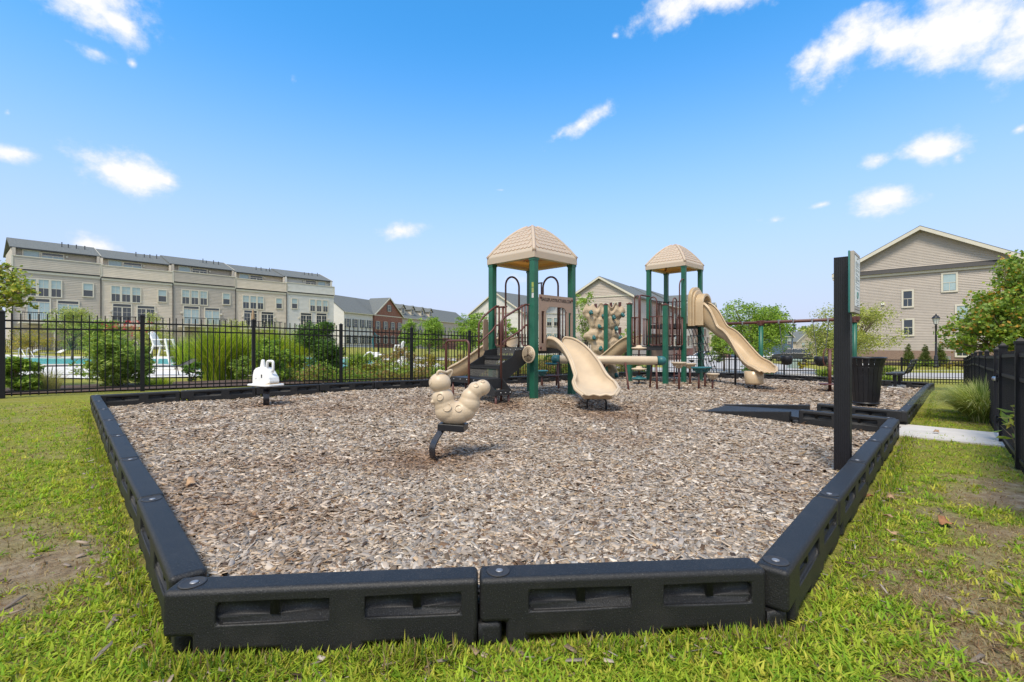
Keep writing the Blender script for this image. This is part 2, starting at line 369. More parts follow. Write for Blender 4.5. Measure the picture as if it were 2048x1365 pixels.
grid_sheet('ground', sp(-500, 500, 260, 5.2), np.concatenate([sp(-200, 0, 40, 4)[:20], np.linspace(0, 14, 150), 14+(np.sinh(np.linspace(0, 1, 90)*4)/math.sinh(4))[1:]*700]), Gn, M['lawn'], 'structure', soil_tint)
def chips_under():
    m, nt, b = new_mat('wood_chip_bed'); b.inputs['Roughness'].default_value = .95; b.inputs['Specular IOR Level'].default_value = .1
    f = noise_node(nt, 55, 8, .8); g = noise_node(nt, .9, 5, .6)
    v = nt.nodes.new('ShaderNodeTexVoronoi'); v.inputs['Scale'].default_value = 38; t = nt.nodes.new('ShaderNodeTexCoord'); lnk(nt, t.outputs['Object'], v.inputs['Vector'])
    c = ramp(nt, f, [(.3, (.04,.027,.019)), (.48, (.13,.095,.07)), (.62, (.23,.18,.14)), (.75, (.32,.275,.23))])
    mx = nt.nodes.new('ShaderNodeMix'); mx.data_type = 'RGBA'; mx.blend_type = 'MULTIPLY'; mx.inputs[0].default_value = 1
    lnk(nt, c, mx.inputs[6]); lnk(nt, ramp(nt, g, [(.3, (.85,.72,.62)), (.6, (1,1,1))]), mx.inputs[7])
    lnk(nt, mx.outputs[2], b.inputs['Base Color']); bump(nt, b, v.outputs['Distance'], .8, .02); return m
M['bed'] = chips_under()
def poly_sheet(name, poly, step, zf, m, kind, thick=0):
    p = np.array(poly); xs = np.arange(p[:, 0].min()-step, p[:, 0].max()+step*2, step); ys = np.arange(p[:, 1].min()-step, p[:, 1].max()+step*2, step)
    bm = bmesh.new(); X, Y = np.meshgrid(xs, ys); vs = [[bm.verts.new((x, y, 0)) for x in xs] for y in ys]
    for j in range(len(ys)-1):
        for i in range(len(xs)-1): bm.faces.new((vs[j][i], vs[j][i+1], vs[j+1][i+1], vs[j+1][i]))
    # cut along every polygon edge, then drop the faces outside
    n = len(poly)
    for i in range(n):
        a = Vector((*poly[i], 0)); c = Vector((*poly[(i+1) % n], 0)); d = c-a
        bmesh.ops.bisect_plane(bm, geom=bm.verts[:]+bm.edges[:]+bm.faces[:], plane_co=a, plane_no=Vector((-d.y, d.x, 0)).normalized(), dist=1e-5)
    dead = [f for f in bm.faces if not inpoly(np.array([f.calc_center_median().x]), np.array([f.calc_center_median().y]), poly)[0]]
    bmesh.ops.delete(bm, geom=dead, context='FACES')
    co_ = np.array([v.co[:2] for v in bm.verts]); z = zf(co_[:, 0], co_[:, 1])
    for v, zz in zip(bm.verts, z): v.co.z = zz
    if thick:
        r = bmesh.ops.extrude_face_region(bm, geom=bm.faces[:])
        for g in r['geom']:
            if isinstance(g, bmesh.types.BMVert): g.co.z -= thick
        bmesh.ops.recalc_face_normals(bm, faces=bm.faces[:])
    me = bpy.data.meshes.new(name); bm.to_mesh(me); bm.free(); me.materials.append(m)
    me.polygons.foreach_set('use_smooth', [not thick]*len(me.polygons))
    o = bpy.data.objects.new(name, me); COL.objects.link(o); tag(o, kind=kind); return o
MB_POLY = [(-1.13,1.79),(-7.15,8.22),(4.6,18.0),(10.9,19.6),(14.2,16.05),(6.07,7.38),(5.1,6.32),(1.04,1.93),(-.1,1.82)]
poly_sheet('mulch_bed', MB_POLY, .22, lambda x, y: np.maximum(Mn(x, y)-.012, Gn(x, y)+.006), M['bed'], 'structure')
CHIPC = np.array([(.50,.425,.345),(.38,.34,.30),(.60,.53,.45),(.30,.235,.175),(.17,.115,.08),(.46,.35,.235),(.43,.385,.345),(.66,.615,.55),(.26,.17,.11)])
CHIPP = np.array([.2,.17,.14,.10,.09,.07,.13,.07,.03])
def chip_mesh(name, x, y, z, size, dim=1.0):
    n = len(x); r = RNG
    ln = np.clip(r.lognormal(-3.25, .58, n), .010, .115)*size; wd = ln*(.10+.42*r.random(n)**1.3); wd = np.clip(wd, .003*size, .026*size); th = r.uniform(.0015, .005, n)*size
    ang = r.uniform(0, 2*PI, n); tx = r.normal(0, .19, n); ty = r.normal(0, .32, n)
    u = np.stack([np.cos(ang)*np.cos(tx), np.sin(ang)*np.cos(tx), np.sin(tx)], -1)
    w = np.stack([-np.sin(ang)*np.cos(ty), np.cos(ang)*np.cos(ty), np.sin(ty)], -1); nn = np.cross(u, w)
    P = np.stack([x, y, z], -1); V = np.empty((n, 8, 3))
    base = [(-1, -1), (1, -1), (1, 1), (-1, 1)]
    for i, (a, b) in enumerate(base):
        ja = a*(1+r.uniform(-.35, .2, n)); jb = b*(1+r.uniform(-.5, .25, n))
        p = P+u*(ja*ln/2)[:, None]+w*(jb*wd/2)[:, None]
        V[:, i] = p-nn*(th/2)[:, None]; V[:, i+4] = p+nn*(th/2)[:, None]
    f = np.array([(4,5,6,7),(0,1,5,4),(1,2,6,5),(2,3,7,6),(3,0,4,7)])
    Q = (np.arange(n)[:, None, None]*8+f[None]).reshape(-1, 4)
    ci = r.choice(len(CHIPC), n, p=CHIPP); c = CHIPC[ci]*r.uniform(.42, 1.16, (n, 1))
    br = np.clip((vnoise(x, y, .55, 8)*.45+vnoise(x, y, 2.1, 9)*.55-.55)*3, 0, .7)[:, None]; wr = np.zeros((n, 1))
    for a, b, rr, dp in WORN: wr = np.maximum(wr, (np.exp(-((x-a)**2+(y-b)**2)/(rr*rr))*.9)[:, None])
    c = c*np.array([1.04,.98,.91])*(1-br)+c*np.array([.80,.67,.57])*br; c = c*(1-wr)+c*np.array([.62,.50,.42])*wr
    o = np_mesh(name, V.reshape(-1, 3), Q, 4, np.repeat(c*dim, 8, 0), M['chip']); return o
def scatter_region(n, dmin, dmax, power, test):
    xs, ys = [], []; tot = 0
    while tot < n:
        k = 400000; t = RNG.random(k); d = (dmin**(1-power)+t*(dmax**(1-power)-dmin**(1-power)))**(1/(1-power)) if power != 1 else dmin*(dmax/dmin)**t
        a = RNG.uniform(-1.02, 1.02, k); x = d*np.sin(a); y = d*np.cos(a); ok = test(x, y)
        xs.append(x[ok]); ys.append(y[ok]); tot += ok.sum()
    x = np.concatenate(xs)[:n]; y = np.concatenate(ys)[:n]; return x, y
INNER = [(-1.12,1.86),(-7.1,8.2),(4.6,17.9),(10.85,19.45),(14.05,16.05),(6.0,7.45),(5.25,8.3),(4.2,9.35),(3.3,8.25),(4.25,7.2),(5.05,6.4),(1.0,2.02),(-.1,1.93)]
NCH = 360000
cx, cy = scatter_region(NCH, 1.7, 22, 1.18, lambda x, y: inpoly(x, y, INNER))
dd = np.hypot(cx, cy)
tag(chip_mesh('wood_chips', cx, cy, Mn(cx, cy)+RNG.uniform(-.008, .010, NCH), 1+np.clip((dd-3.5)/11, 0, 1.3)), kind='stuff', label='weathered grey and tan wood chips covering the play area', cat='wood chips')
# ------------------------------------------------------------------ lawn blades
def blades(x, y, z, ln, wd, ang, lean, tint, curl=.6):
    n = len(x); d = np.stack([np.cos(ang), np.sin(ang), np.zeros(n)], -1); s = np.stack([-np.sin(ang), np.cos(ang), np.zeros(n)], -1)
    P = np.stack([x, y, z], -1); up = np.array([0, 0, 1.0])
    def pt(t, w):
        h = ln*t; out = (lean*t+curl*lean*t*t)[:, None]*0+ (ln*np.sin(lean)*t*(.6+.4*t*(1+curl)))[:, None]
        zz = (ln*t*np.cos(lean*(.5+.5*t*(1+curl))))[:, None]
        return P+d*out+up*zz+s*(w*wd/2)[:, None]
    V = np.stack([pt(0, -np.ones(n)), pt(0, np.ones(n)), pt(.5, np.ones(n)*.9), pt(.5, -np.ones(n)*.9), pt(1, np.zeros(n))], 1)
    f = np.array([(0,1,2),(0,2,3),(3,2,4)])
    T = (np.arange(n)[:, None, None]*5+f[None]).reshape(-1, 3)
    return V.reshape(-1, 3), T, np.repeat(tint, 5, 0)
LAWN_T = np.array([(.33,.43,.04),(.21,.35,.03),(.46,.45,.07),(.38,.46,.05),(.10,.19,.025)])
DRY_T = np.array([(.30,.23,.10),(.22,.14,.07),(.36,.30,.15)])
PATHP = [(5.05,6.45),(5.6,6.86),(6.3,5.98),(7.3,5.0),(7.9,5.5),(6.85,6.6),(6.1,7.7),(5.6,7.5)]
BORD_OUT = [(-1.225,1.66),(-1.218,1.70),(-7.245,8.15),(4.53,18.1),(11,19.75),(14.3,16.05),(6.13,7.33),(5.155,6.28),(1.115,1.85),(-.1,1.73)]
def lawn_ok(x, y):
    o = ~inpoly(x, y, BORD_OUT) & ~inpoly(x, y, PATHP)
    fy = -9.02+0*x  # keep on the near side of the pool fence and the side fence
    pool = (-.65*(x+9.02)+.76*(y-11.6)) < -.25
    side = (.735*(x-6.14)-.678*(y-5.94)) < .6
    return o & pool & side
def build_lawn():
    V, T, C = [], [], []; k = 0
    def push(v, t, c):
        nonlocal k
        V.append(v); T.append(t+k); C.append(c); k += len(v)
    # crabgrass tufts
    n = 12500; x, y = scatter_region(n, 1.3, 13, 1.3, lawn_ok)
    keep = RNG.random(n) > soil_field(x, y)*1.05; x, y = x[keep], y[keep]; n = len(x)
    hv = vnoise(x, y, 1.1, 31)
    nb = 9; X = np.repeat(x, nb)+RNG.normal(0, .012, n*nb); Y = np.repeat(y, nb)+RNG.normal(0, .012, n*nb)
    ln = RNG.uniform(.026, .066, n*nb)*np.repeat(.65+.7*hv, nb); ci = RNG.choice(4, n, p=[.3,.25,.2,.25])
    c = np.repeat(LAWN_T[ci]*RNG.uniform(.7, 1.2, (n, 1)), nb, 0)*RNG.uniform(.85, 1.15, (n*nb, 1))
    push(*blades(X, Y, Gn(X, Y)-.004, ln, RNG.uniform(.005, .0115, n*nb), RNG.uniform(0, 2*PI, n*nb), RNG.uniform(.4, 1.42, n*nb), c))
    # fine grass
    n = 150000; x, y = scatter_region(n, 1.3, 13, 1.1, lawn_ok)
    sf = soil_field(x, y); keep = RNG.random(n) > sf*.93; x, y, sf = x[keep], y[keep], sf[keep]; n = len(x); d = np.hypot(x, y)
    dry = RNG.random(n) < np.clip(.28*vnoise(x, y, 2.2, 41)*1.6+sf*.8, 0, .92)
    c = np.where(dry[:, None], DRY_T[RNG.choice(3, n)], LAWN_T[RNG.choice(5, n, p=[.24,.2,.18,.18,.2])]*.95)*RNG.uniform(.65, 1.25, (n, 1))
    push(*blades(x, y, Gn(x, y)-.004, RNG.uniform(.014, .034, n)*(.8+.5*vnoise(x, y, 1.4, 33)), RNG.uniform(.0025, .005, n)*(1+d/6), RNG.uniform(0, 2*PI, n), RNG.uniform(.2, 1.35, n), c))
    # brown thatch lying on the thin patches
    n = 110000; x, y = scatter_region(n, 1.3, 8, 1.4, lawn_ok); sf = soil_field(x, y); lf = np.where(x < -1, .12, 1.0)
    keep = RNG.random(n) < np.clip(.14+sf*1.5, 0, .95)*lf*np.clip(vnoise(x, y, 3.3, 61)*1.6, 0, 1); x, y = x[keep], y[keep]; n = len(x)
    th = np.array([(.27,.16,.085),(.38,.26,.14),(.19,.115,.065),(.44,.34,.19)]); c = th[RNG.choice(4, n)]*RNG.uniform(.7, 1.2, (n, 1))
    push(*blades(x, y, Gn(x, y)-.002, RNG.uniform(.02, .05, n), RNG.uniform(.0015, .0032, n), RNG.uniform(0, 2*PI, n), RNG.uniform(.7, 1.45, n), c))
    # taller fringe against the borders
    m = 13000; segs = [((-7.245,8.14),(-1.222,1.695)),((-1.24,1.65),(1.10,1.84)),((1.125,1.85),(5.16,6.26)),((6.3,7.3),(13,14.7))]; wts = np.array([.28,.34,.28,.10])
    si = RNG.choice(4, m, p=wts); t = RNG.random(m)
    A = np.array([s[0] for s in segs])[si]; B = np.array([s[1] for s in segs])[si]; P = A+(B-A)*t[:, None]
    D = (B-A)/np.linalg.norm(B-A, axis=1)[:, None]; Nn = np.stack([D[:, 1], -D[:, 0]], -1)
    P = P+Nn*(np.abs(RNG.normal(0, .06, m))+.005)[:, None]*np.where(si == 3, 1, 1)[:, None]
    ok = ~inpoly(P[:, 0], P[:, 1], BORD_OUT); P = P[ok]; m = len(P); x, y = P[:, 0], P[:, 1]
    hh = .35+.9*vnoise(x, y, 3.1, 35)
    c = np.where(RNG.random((m, 1)) < .2, DRY_T[RNG.choice(3, m)], LAWN_T[RNG.choice(5, m)]*.9)*RNG.uniform(.7, 1.15, (m, 1))
    push(*blades(x, y, Gn(x, y)-.004, RNG.uniform(.04, .095, m)*hh, RNG.uniform(.004, .008, m), RNG.uniform(0, 2*PI, m), RNG.uniform(.05, 1.0, m), c))
    o = np_mesh('grass', np.concatenate(V), np.concatenate(T), 3, np.concatenate(C), M['blade'])
    tag(o, kind='stuff', label='patchy bright green lawn grass around the play area', cat='grass')
build_lawn()
# wood chips and pale stones spilled on the lawn
n = 700; x, y = scatter_region(n, 1.4, 7, 1.3, lawn_ok); k = RNG.random(n) < np.clip(soil_field(x, y)*1.6+.15, 0, 1); x, y = x[k], y[k]
tag(chip_mesh('scattered_wood_chips', x, y, Gn(x, y)+.012, np.full(len(x), .8), .72), kind='stuff', label='stray wood chips scattered over the thin lawn', cat='wood chips')
m = 380; si = RNG.choice(3, m, p=[.35,.3,.35]); t_ = RNG.random(m); sg_ = [((-7.245,8.14),(-1.245,1.69)),((-1.25,1.65),(1.06,1.835)),((1.085,1.845),(5.16,6.26))]
A_ = np.array([s[0] for s in sg_])[si]; B_ = np.array([s[1] for s in sg_])[si]; D_ = (B_-A_)/np.linalg.norm(B_-A_, axis=1)[:, None]; P_ = A_+(B_-A_)*t_[:, None]+np.stack([D_[:, 1], -D_[:, 0]], -1)*(.01+np.abs(RNG.normal(0, .10, m)))[:, None]
tag(chip_mesh('spilled_wood_chips', P_[:, 0], P_[:, 1], Gn(P_[:, 0], P_[:, 1])+RNG.uniform(.005,.03,m), np.full(m, .75), .62), kind='stuff', label='wood chips spilled into the grass at the foot of the black border', cat='wood chips')
def leaf_obj(name, x, y, z, size, col, label, rz=0):
    mb = MB(); pts = []; n = 14
    for i in range(n):
        a = 2*PI*i/n; r = size*(.62+.38*abs(math.cos(a*2.5+.3)))*(.8 if i % 2 else 1.05)
        pts.append((r*math.cos(a)*1.2, r*math.sin(a)*.8, .25*size*math.sin(a*2)+.012+.2*size*(math.cos(a)**2)))
    c = (0, 0, .012)
    mb.add([c]+pts, [(0, i+1, (i+1) % n+1) for i in range(n)])
    o = mb.build(name, M[col], None, True); s = o.modifiers.new('solid', 'SOLIDIFY'); s.thickness = .002
    o.location = (x, y, z); o.rotation_euler = (R(8), R(-6), rz); tag(o, label, 'leaf', 'fallen leaves'); return o
M['leaf_tan'] = mat('dry_leaf_tan', (.42,.26,.14), .7, .2, 40); M['leaf_brown'] = mat('dry_leaf_brown', (.33,.15,.06), .7, .25, 40)
def gl(px, py, z=None):
    d = H*F/(py-Y0); x = (px-1024)/F*d; zz = z if z is not None else G(x, d); d = (H-zz)*F/(py-Y0); return (px-1024)/F*d, d, zz
for px, py, s, c, l, mm in [(384,973,.062,'leaf_tan','orange-tan dry leaf lying on the wood chips near the left border',1),
        (1890,1054,.058,'leaf_brown','largest curled brown leaf on the right lawn',0),(1741,1001,.036,'leaf_brown','small brown leaf on the grass close against the right border',0),
        (1780,1003,.034,'leaf_tan','yellowish tan leaf on the grass beside the small brown leaf near the border',0),(1776,1042,.03,'leaf_tan','narrow tan leaf on the lawn left of the largest curled leaf',0),
        (1782,1075,.03,'leaf_tan','slim orange leaf on the lawn below the narrow tan leaf',0),(1872,868,.05,'leaf_tan','pale brown leaf on the grass at the edge of the concrete path',0)]:
    X, Y, Z = gl(px, py)
    if mm: Z = Mz(X, Y)+.008; X, Y, Z = gl(px, py, Z)
    leaf_obj('fallen_leaf', X, Y, Z+.02, s, c, l, random.uniform(0, 6))

# ------------------------------------------------------------------ path, roads, pool
def sheet_z(k): return lambda x, y: Gn(x, y)+k
poly_sheet('concrete_path', [(5.15,6.45),(6.12,5.35),(6.9,4.4),(7.9,5.3),(6.95,6.35),(6.12,7.45),(5.5,7.45)], .4, lambda x, y: Gn(x, y)*0-.088-.02*(y-5.9), M['concrete'], 'structure', .12)
M['road'] = mat('pale_road', (.40,.385,.37), .9, .1, .6, .3, 12)
def strip(pts, w):
    L_, R_ = [], []
    for i, p in enumerate(pts):
        a = Vector(pts[max(0, i-1)]); b = Vector(pts[min(len(pts)-1, i+1)]); d = (b-a).normalized(); nrm = Vector((-d.y, d.x))*w/2
        L_.append(tuple(Vector(p)+nrm)); R_.append(tuple(Vector(p)-nrm))
    return L_+R_[::-1]
def road_sheet(name, pts, w, m, dz, kind='structure'):
    # resampled ribbon following the terrain
    P = []
    for i in range(len(pts)-1):
        a, b = Vector(pts[i]), Vector(pts[i+1]); n = max(2, int((b-a).length/2))
        P += [tuple(a.lerp(b, k/n)) for k in range(n)]
    P.append(pts[-1]); q = strip(P, w); n = len(P); vs = []
    for i in range(n):
        l, r = q[i], q[2*n-1-i]
        for k in range(5): x = l[0]+(r[0]-l[0])*k/4; y = l[1]+(r[1]-l[1])*k/4; vs.append((x, y, G(x, y)+dz))
    mb = MB(); mb.add(vs, [(i*5+k, (i+1)*5+k, (i+1)*5+k+1, i*5+k+1) for i in range(n-1) for k in range(4)])
    return tag(mb.build(name, m, None, True), kind=kind)
road_sheet('road', [(70,12),(45,21.5),(28,29.5),(16,34),(4,37.5),(-12,47)], 5.2, M['road'], .06)
road_sheet('side_road', [(18,37),(21,48),(25,62),(34,84),(52,116),(80,150)], 11, M['road'], .075)
road_sheet('pavement', [(70,7.8),(45,17.6),(27.0,25.6),(15,30.1),(8,32)], 1.3, M['concrete'], .07)
road_sheet('kerb', [(70,15.4),(46.5,24.6),(29.5,32.6),(23,35.1)], .3, M['concrete'], .17)
M['bark_mulch'] = mat('brown_bark_mulch', (.085,.05,.035), .95, .3, 4, .8, 20)
poly_sheet('planting_bed', [(29.5,50.5),(44.6,36),(43.6,33.5),(40,35.5),(30,44),(26,49)], 1.6, sheet_z(.10), M['bark_mulch'], 'structure')
M['paving'] = mat('pool_paving', (.66,.63,.58), .85, .08, .8, .2, 12)
poly_sheet('pool_deck', [(-70,40.2),(-46,23.5),(-30,19.5),(-14.8,17),(-11,18.8),(-4.5,25),(-3,30),(-8,40),(-14,45),(-70,46)], 1.8, sheet_z(.05), M['paving'], 'structure')
def water_mat():
    m, nt, b = new_mat('pool_water'); b.inputs['Base Color'].default_value = (.045,.36,.37,1); b.inputs['Roughness'].default_value = .25; b.inputs['Specular IOR Level'].default_value = .2
    f = noise_node(nt, 1.5, 3); bump(nt, b, f, .25, .05); return m
M['water'] = water_mat()
WP = [(-68,42),(-44.5,27.9),(-20.5,27.9),(-14.0,21.2),(-11.2,21.4),(-8.2,27),(-10,36),(-16,42)]
poly_sheet('pool_water', WP, 1.8, lambda x, y: Gn(x, y)*0+.02+np.minimum(Gn(x, y), 9)*1.0+.06, M['water'], 'structure')
mb = MB()
for i in range(len(WP)):
    a, b = Vector(WP[i]), Vector(WP[(i+1) % len(WP)]); n = max(1, int((b-a).length/2))
    for k in range(n):
        p = a.lerp(b, k/n); q = a.lerp(b, (k+1)/n); d = (q-p); ang = math.atan2(d.y, d.x); c = (p+q)/2
        mb.cbox((c.x, c.y, G(c.x, c.y)+.11), (d.length+.02, .32, .12), Matrix.Rotation(ang, 3, 'Z'))
tag(mb.build('pool_coping', M['concrete']), kind='structure')
poly_sheet('shrub_bed', [(-11.8,10.6),(-9.0,12.0),(-1.2,18.6),(5.4,24.2),(4,26.4),(-4,20.5),(-10.6,15.4),(-13.5,12.8)], .6, sheet_z(.035), M['bark_mulch'], 'structure')
# ------------------------------------------------------------------ play-area border timbers
ORD = ['first','second','third','fourth','fifth','sixth','seventh','eighth','ninth','tenth','eleventh','twelfth','thirteenth','fourteenth','fifteenth']
def cells_mesh(xs, zs, depth):
    """solid between -d and +d in y for each cell of the (x,z) grid; steps where neighbours differ"""
    mb = MB(); nx, nz = len(xs)-1, len(zs)-1
    D = lambda i, j: depth[j][i] if 0 <= i < nx and 0 <= j < nz else 0
    for j in range(nz):
        for i in range(nx):
            d = D(i, j)
            if d <= 0: continue
            x0, x1, z0, z1 = xs[i], xs[i+1], zs[j], zs[j+1]
            mb.add([(x0,-d,z0),(x1,-d,z0),(x1,-d,z1),(x0,-d,z1)], [(0,1,2,3)])
            mb.add([(x0,d,z0),(x1,d,z0),(x1,d,z1),(x0,d,z1)], [(3,2,1,0)])
            for (ii, jj, a, b) in ((i+1, j, (x1,z0), (x1,z1)), (i-1, j, (x0,z1), (x0,z0)), (i, j+1, (x1,z1), (x0,z1)), (i, j-1, (x0,z0), (x1,z0))):
                e = D(ii, jj)
                if e >= d: continue
                if e <= 0: mb.add([(a[0],-d,a[1]),(a[0],d,a[1]),(b[0],d,b[1]),(b[0],-d,b[1])], [(3,2,1,0)])
                else:
                    mb.add([(a[0],-d,a[1]),(a[0],-e,a[1]),(b[0],-e,b[1]),(b[0],-d,b[1])], [(3,2,1,0)])
                    mb.add([(a[0],e,a[1]),(a[0],d,a[1]),(b[0],d,b[1]),(b[0],e,b[1])], [(3,2,1,0)])
    return mb
BL = 1.2
M['dull_steel'] = mat('dull_bolt_steel', (.33,.33,.34), .5, .2, 40, metal=.7)
def border_proto():
    L_ = BL
    xs = [-.077,.03,.12,.315,.35,.54,.675,.86,.89,1.05,L_-.083,L_+.012]
    zs = [0,.03,.085,.125,.15,.203,.25]
    t = .062; S1, S2 = .044, .026
    dep = []
    for j in range(6):
        row = []
        for i in range(11):
            d = t
            if i == 0 and j < 2: d = 0                   # upper lug overhangs at this end
            if i == 10: d = t*.93 if j < 2 else 0        # lower lug at the other end
            if j == 0 and i in (3, 4, 6, 7, 2): d = 0 if i != 4 else d
            if i in (2,3,4) or i in (6,7,8):
                if j == 3: d = S1
                if j == 4: d = S2
                if j == 4 and i in (3, 7): d = S1+.006
            row.append(d)
        dep.append(row)
    mb = cells_mesh(xs, zs, dep)
    bm = bmesh.new(); me = bpy.data.meshes.new('timber')
    me.from_pydata(mb.v, [], mb.f); bm.from_mesh(me); bmesh.ops.remove_doubles(bm, verts=bm.verts[:], dist=1e-5); bmesh.ops.dissolve_limit(bm, angle_limit=R(1), verts=bm.verts[:], edges=bm.edges[:])
    bmesh.ops.recalc_face_normals(bm, faces=bm.faces[:])
    lay = bm.edges.layers.float.new('bevel_weight_edge')
    for e in bm.edges:
        if len(e.link_faces) != 2 or e.calc_face_angle(0) < R(35): continue
        a, c = e.verts[0].co, e.verts[1].co; inslot = all(.119 < p.x < 1.051 and .124 < p.z < .204 for p in (a, c))
        if inslot:
            if abs(a.x-c.x) < 1e-4 and abs(a.z-c.z) < 1e-4 and (a.x < .121 or a.x > 1.049): e[lay] = 1
            elif abs(abs(a.y)-t) < 1e-4 and abs(abs(c.y)-t) < 1e-4: e[lay] = .3
        else: e[lay] = 1
    bm.to_mesh(me); bm.free(); me.materials.append(M['border'])
    for p in me.polygons: p.use_smooth = True
    o = bpy.data.objects.new('border_timber', me); COL.objects.link(o)
    b = o.modifiers.new('bevel', 'BEVEL'); b.width = .021; b.segments = 4; b.limit_method = 'WEIGHT'; b.use_clamp_overlap = False; b.harden_normals = True
    cap = MB(); cap.lathe([(.001,.0006),(.036,.0006),(.040,.003),(.045,.0032),(.049,.0004)], (0,0,.2502), 22); ring = cap.build('bolt_recess', M['dark'], o, True)
    st = MB(); st.lathe([(.016,0),(.014,.003),(.009,.0045),(.001,.005)], (.004,.002,.251), 16); st.build('bolt_head', M['dull_steel'], ring, True)
    return o
bproto = border_proto(); _bused = [False]
def border_run(pts, n, where, zoff=0):
    """n timbers along the straight line between two points"""
    a, b = Vector(pts[0]), Vector(pts[1]); d = b-a
    for i in range(n):
        p = a+d*(i/n); q = a+d*((i+1)/n)
        z0, z1 = G(p.x, p.y)+zoff, G(q.x, q.y)+zoff
        if not _bused[0]: o = bproto; _bused[0] = True
        else: o = copy_tree(bproto)
        o.location = (p.x, p.y, z0); l = d.length/n
        o.scale = (l/BL, 1, 1)
        o.rotation_euler = (RNG.normal(0, .008), -math.atan2(z1-z0, l), math.atan2(d.y, d.x)+RNG.normal(0, .004))
        tag(o, where.format(ORD[i]) if n > 1 else where, 'border timber', 'black border timbers round the wood chips')
P_FL, P_FR = (-1.165,1.73), (1.06,1.91)
border_run((P_FL, P_FR), 2, 'black plastic border timber along the front edge, {} from the front left corner')
border_run((P_FR, (5.10,6.34)), 5, 'right edge border timber before the entry ramp, {} from the front right corner')
border_run(((-7.19,8.2), (P_FL[0]-.0,P_FL[1]+.02)), 7, 'black border timber along the left edge, {} from the far left corner')
border_run(((-7.19,8.22), (4.6,18.0)), 12, 'black border timber in front of the pool fence, {} from the far left corner')
border_run(((4.6,18.0), (10.9,19.6)), 5, 'far border timber along the back edge behind the second tower, {} from its left end')
border_run(((10.9,19.6), (14.2,16.05)), 4, 'far border timber behind the bench and swing set, {} from its left end')
border_run(((6.07,7.38), (14.2,16.05)), 10, 'black border timber on the right edge beyond the path, {} from the entry ramp')
border_run(((5.06,6.38), (4.28,7.22)), 1, 'black border timber lining the near side of the entry ramp')
border_run(((6.0,7.42), (5.22,8.26)), 1, 'black border timber lining the far side of the entry ramp')
def make_entry_ramp():
    r = thing('entry_ramp', 'low black plastic ramp sloping down from the path onto the wood chips', 'ramp', (0,0,0))
    u = Vector((-.68,.735,0)); 
    def rail(p0, ln, side):
        mb = MB(); p0 = Vector((*p0, 0)); p1 = p0+u*ln; w = Vector((.735,.68,0))*.055; g0, g1 = Mz(p0.x, p0.y)-.03, Mz(p1.x, p1.y)-.03
        h0, h1 = .20, .035
        vs = []
        for p, g, h in ((p0, g0, h0), (p1, g1, h1)):
            for s in (-1, 1): vs += [p+w*s+Vector((0,0,g)), p+w*s+Vector((0,0,g+h))]
        mb.add(vs, [(0,1,3,2),(4,6,7,5),(0,4,5,1),(2,3,7,6),(1,5,7,3),(0,2,6,4)]); mb.build('side_rail', M['border'], r, bevel=.012)
    rail((4.25,7.25), 1.55, 0); rail((5.19,8.29), 1.55, 1)
    mb = MB(); a, b = Vector((5.05,6.5,0)), Vector((5.9,7.4,0)); e0, e1 = Vector((3.25,8.45,0)), Vector((4.12,9.36,0))
    m0, m1 = Vector((4.28,7.3,0)), Vector((5.15,8.2,0)); zz = lambda p, k: Vector((p.x, p.y, k))
    vs = [zz(a,-.06),zz(b,-.06),zz(m0,Mz(m0.x,m0.y)+.09),zz(m1,Mz(m1.x,m1.y)+.09),zz(e0,Mz(e0.x,e0.y)-.005),zz(e1,Mz(e1.x,e1.y)-.005)]
    lo_ = [v-Vector((0,0,.05)) for v in vs]
    mb.add(vs+lo_, [(0,2,3,1),(2,4,5,3),(6,7,9,8),(8,9,11,10),(0,6,8,2),(2,8,10,4),(1,3,9,7),(3,5,11,9),(4,10,11,5),(0,1,7,6)])
    mb.build('ramp_plate', M['border'], r)
make_entry_ramp()

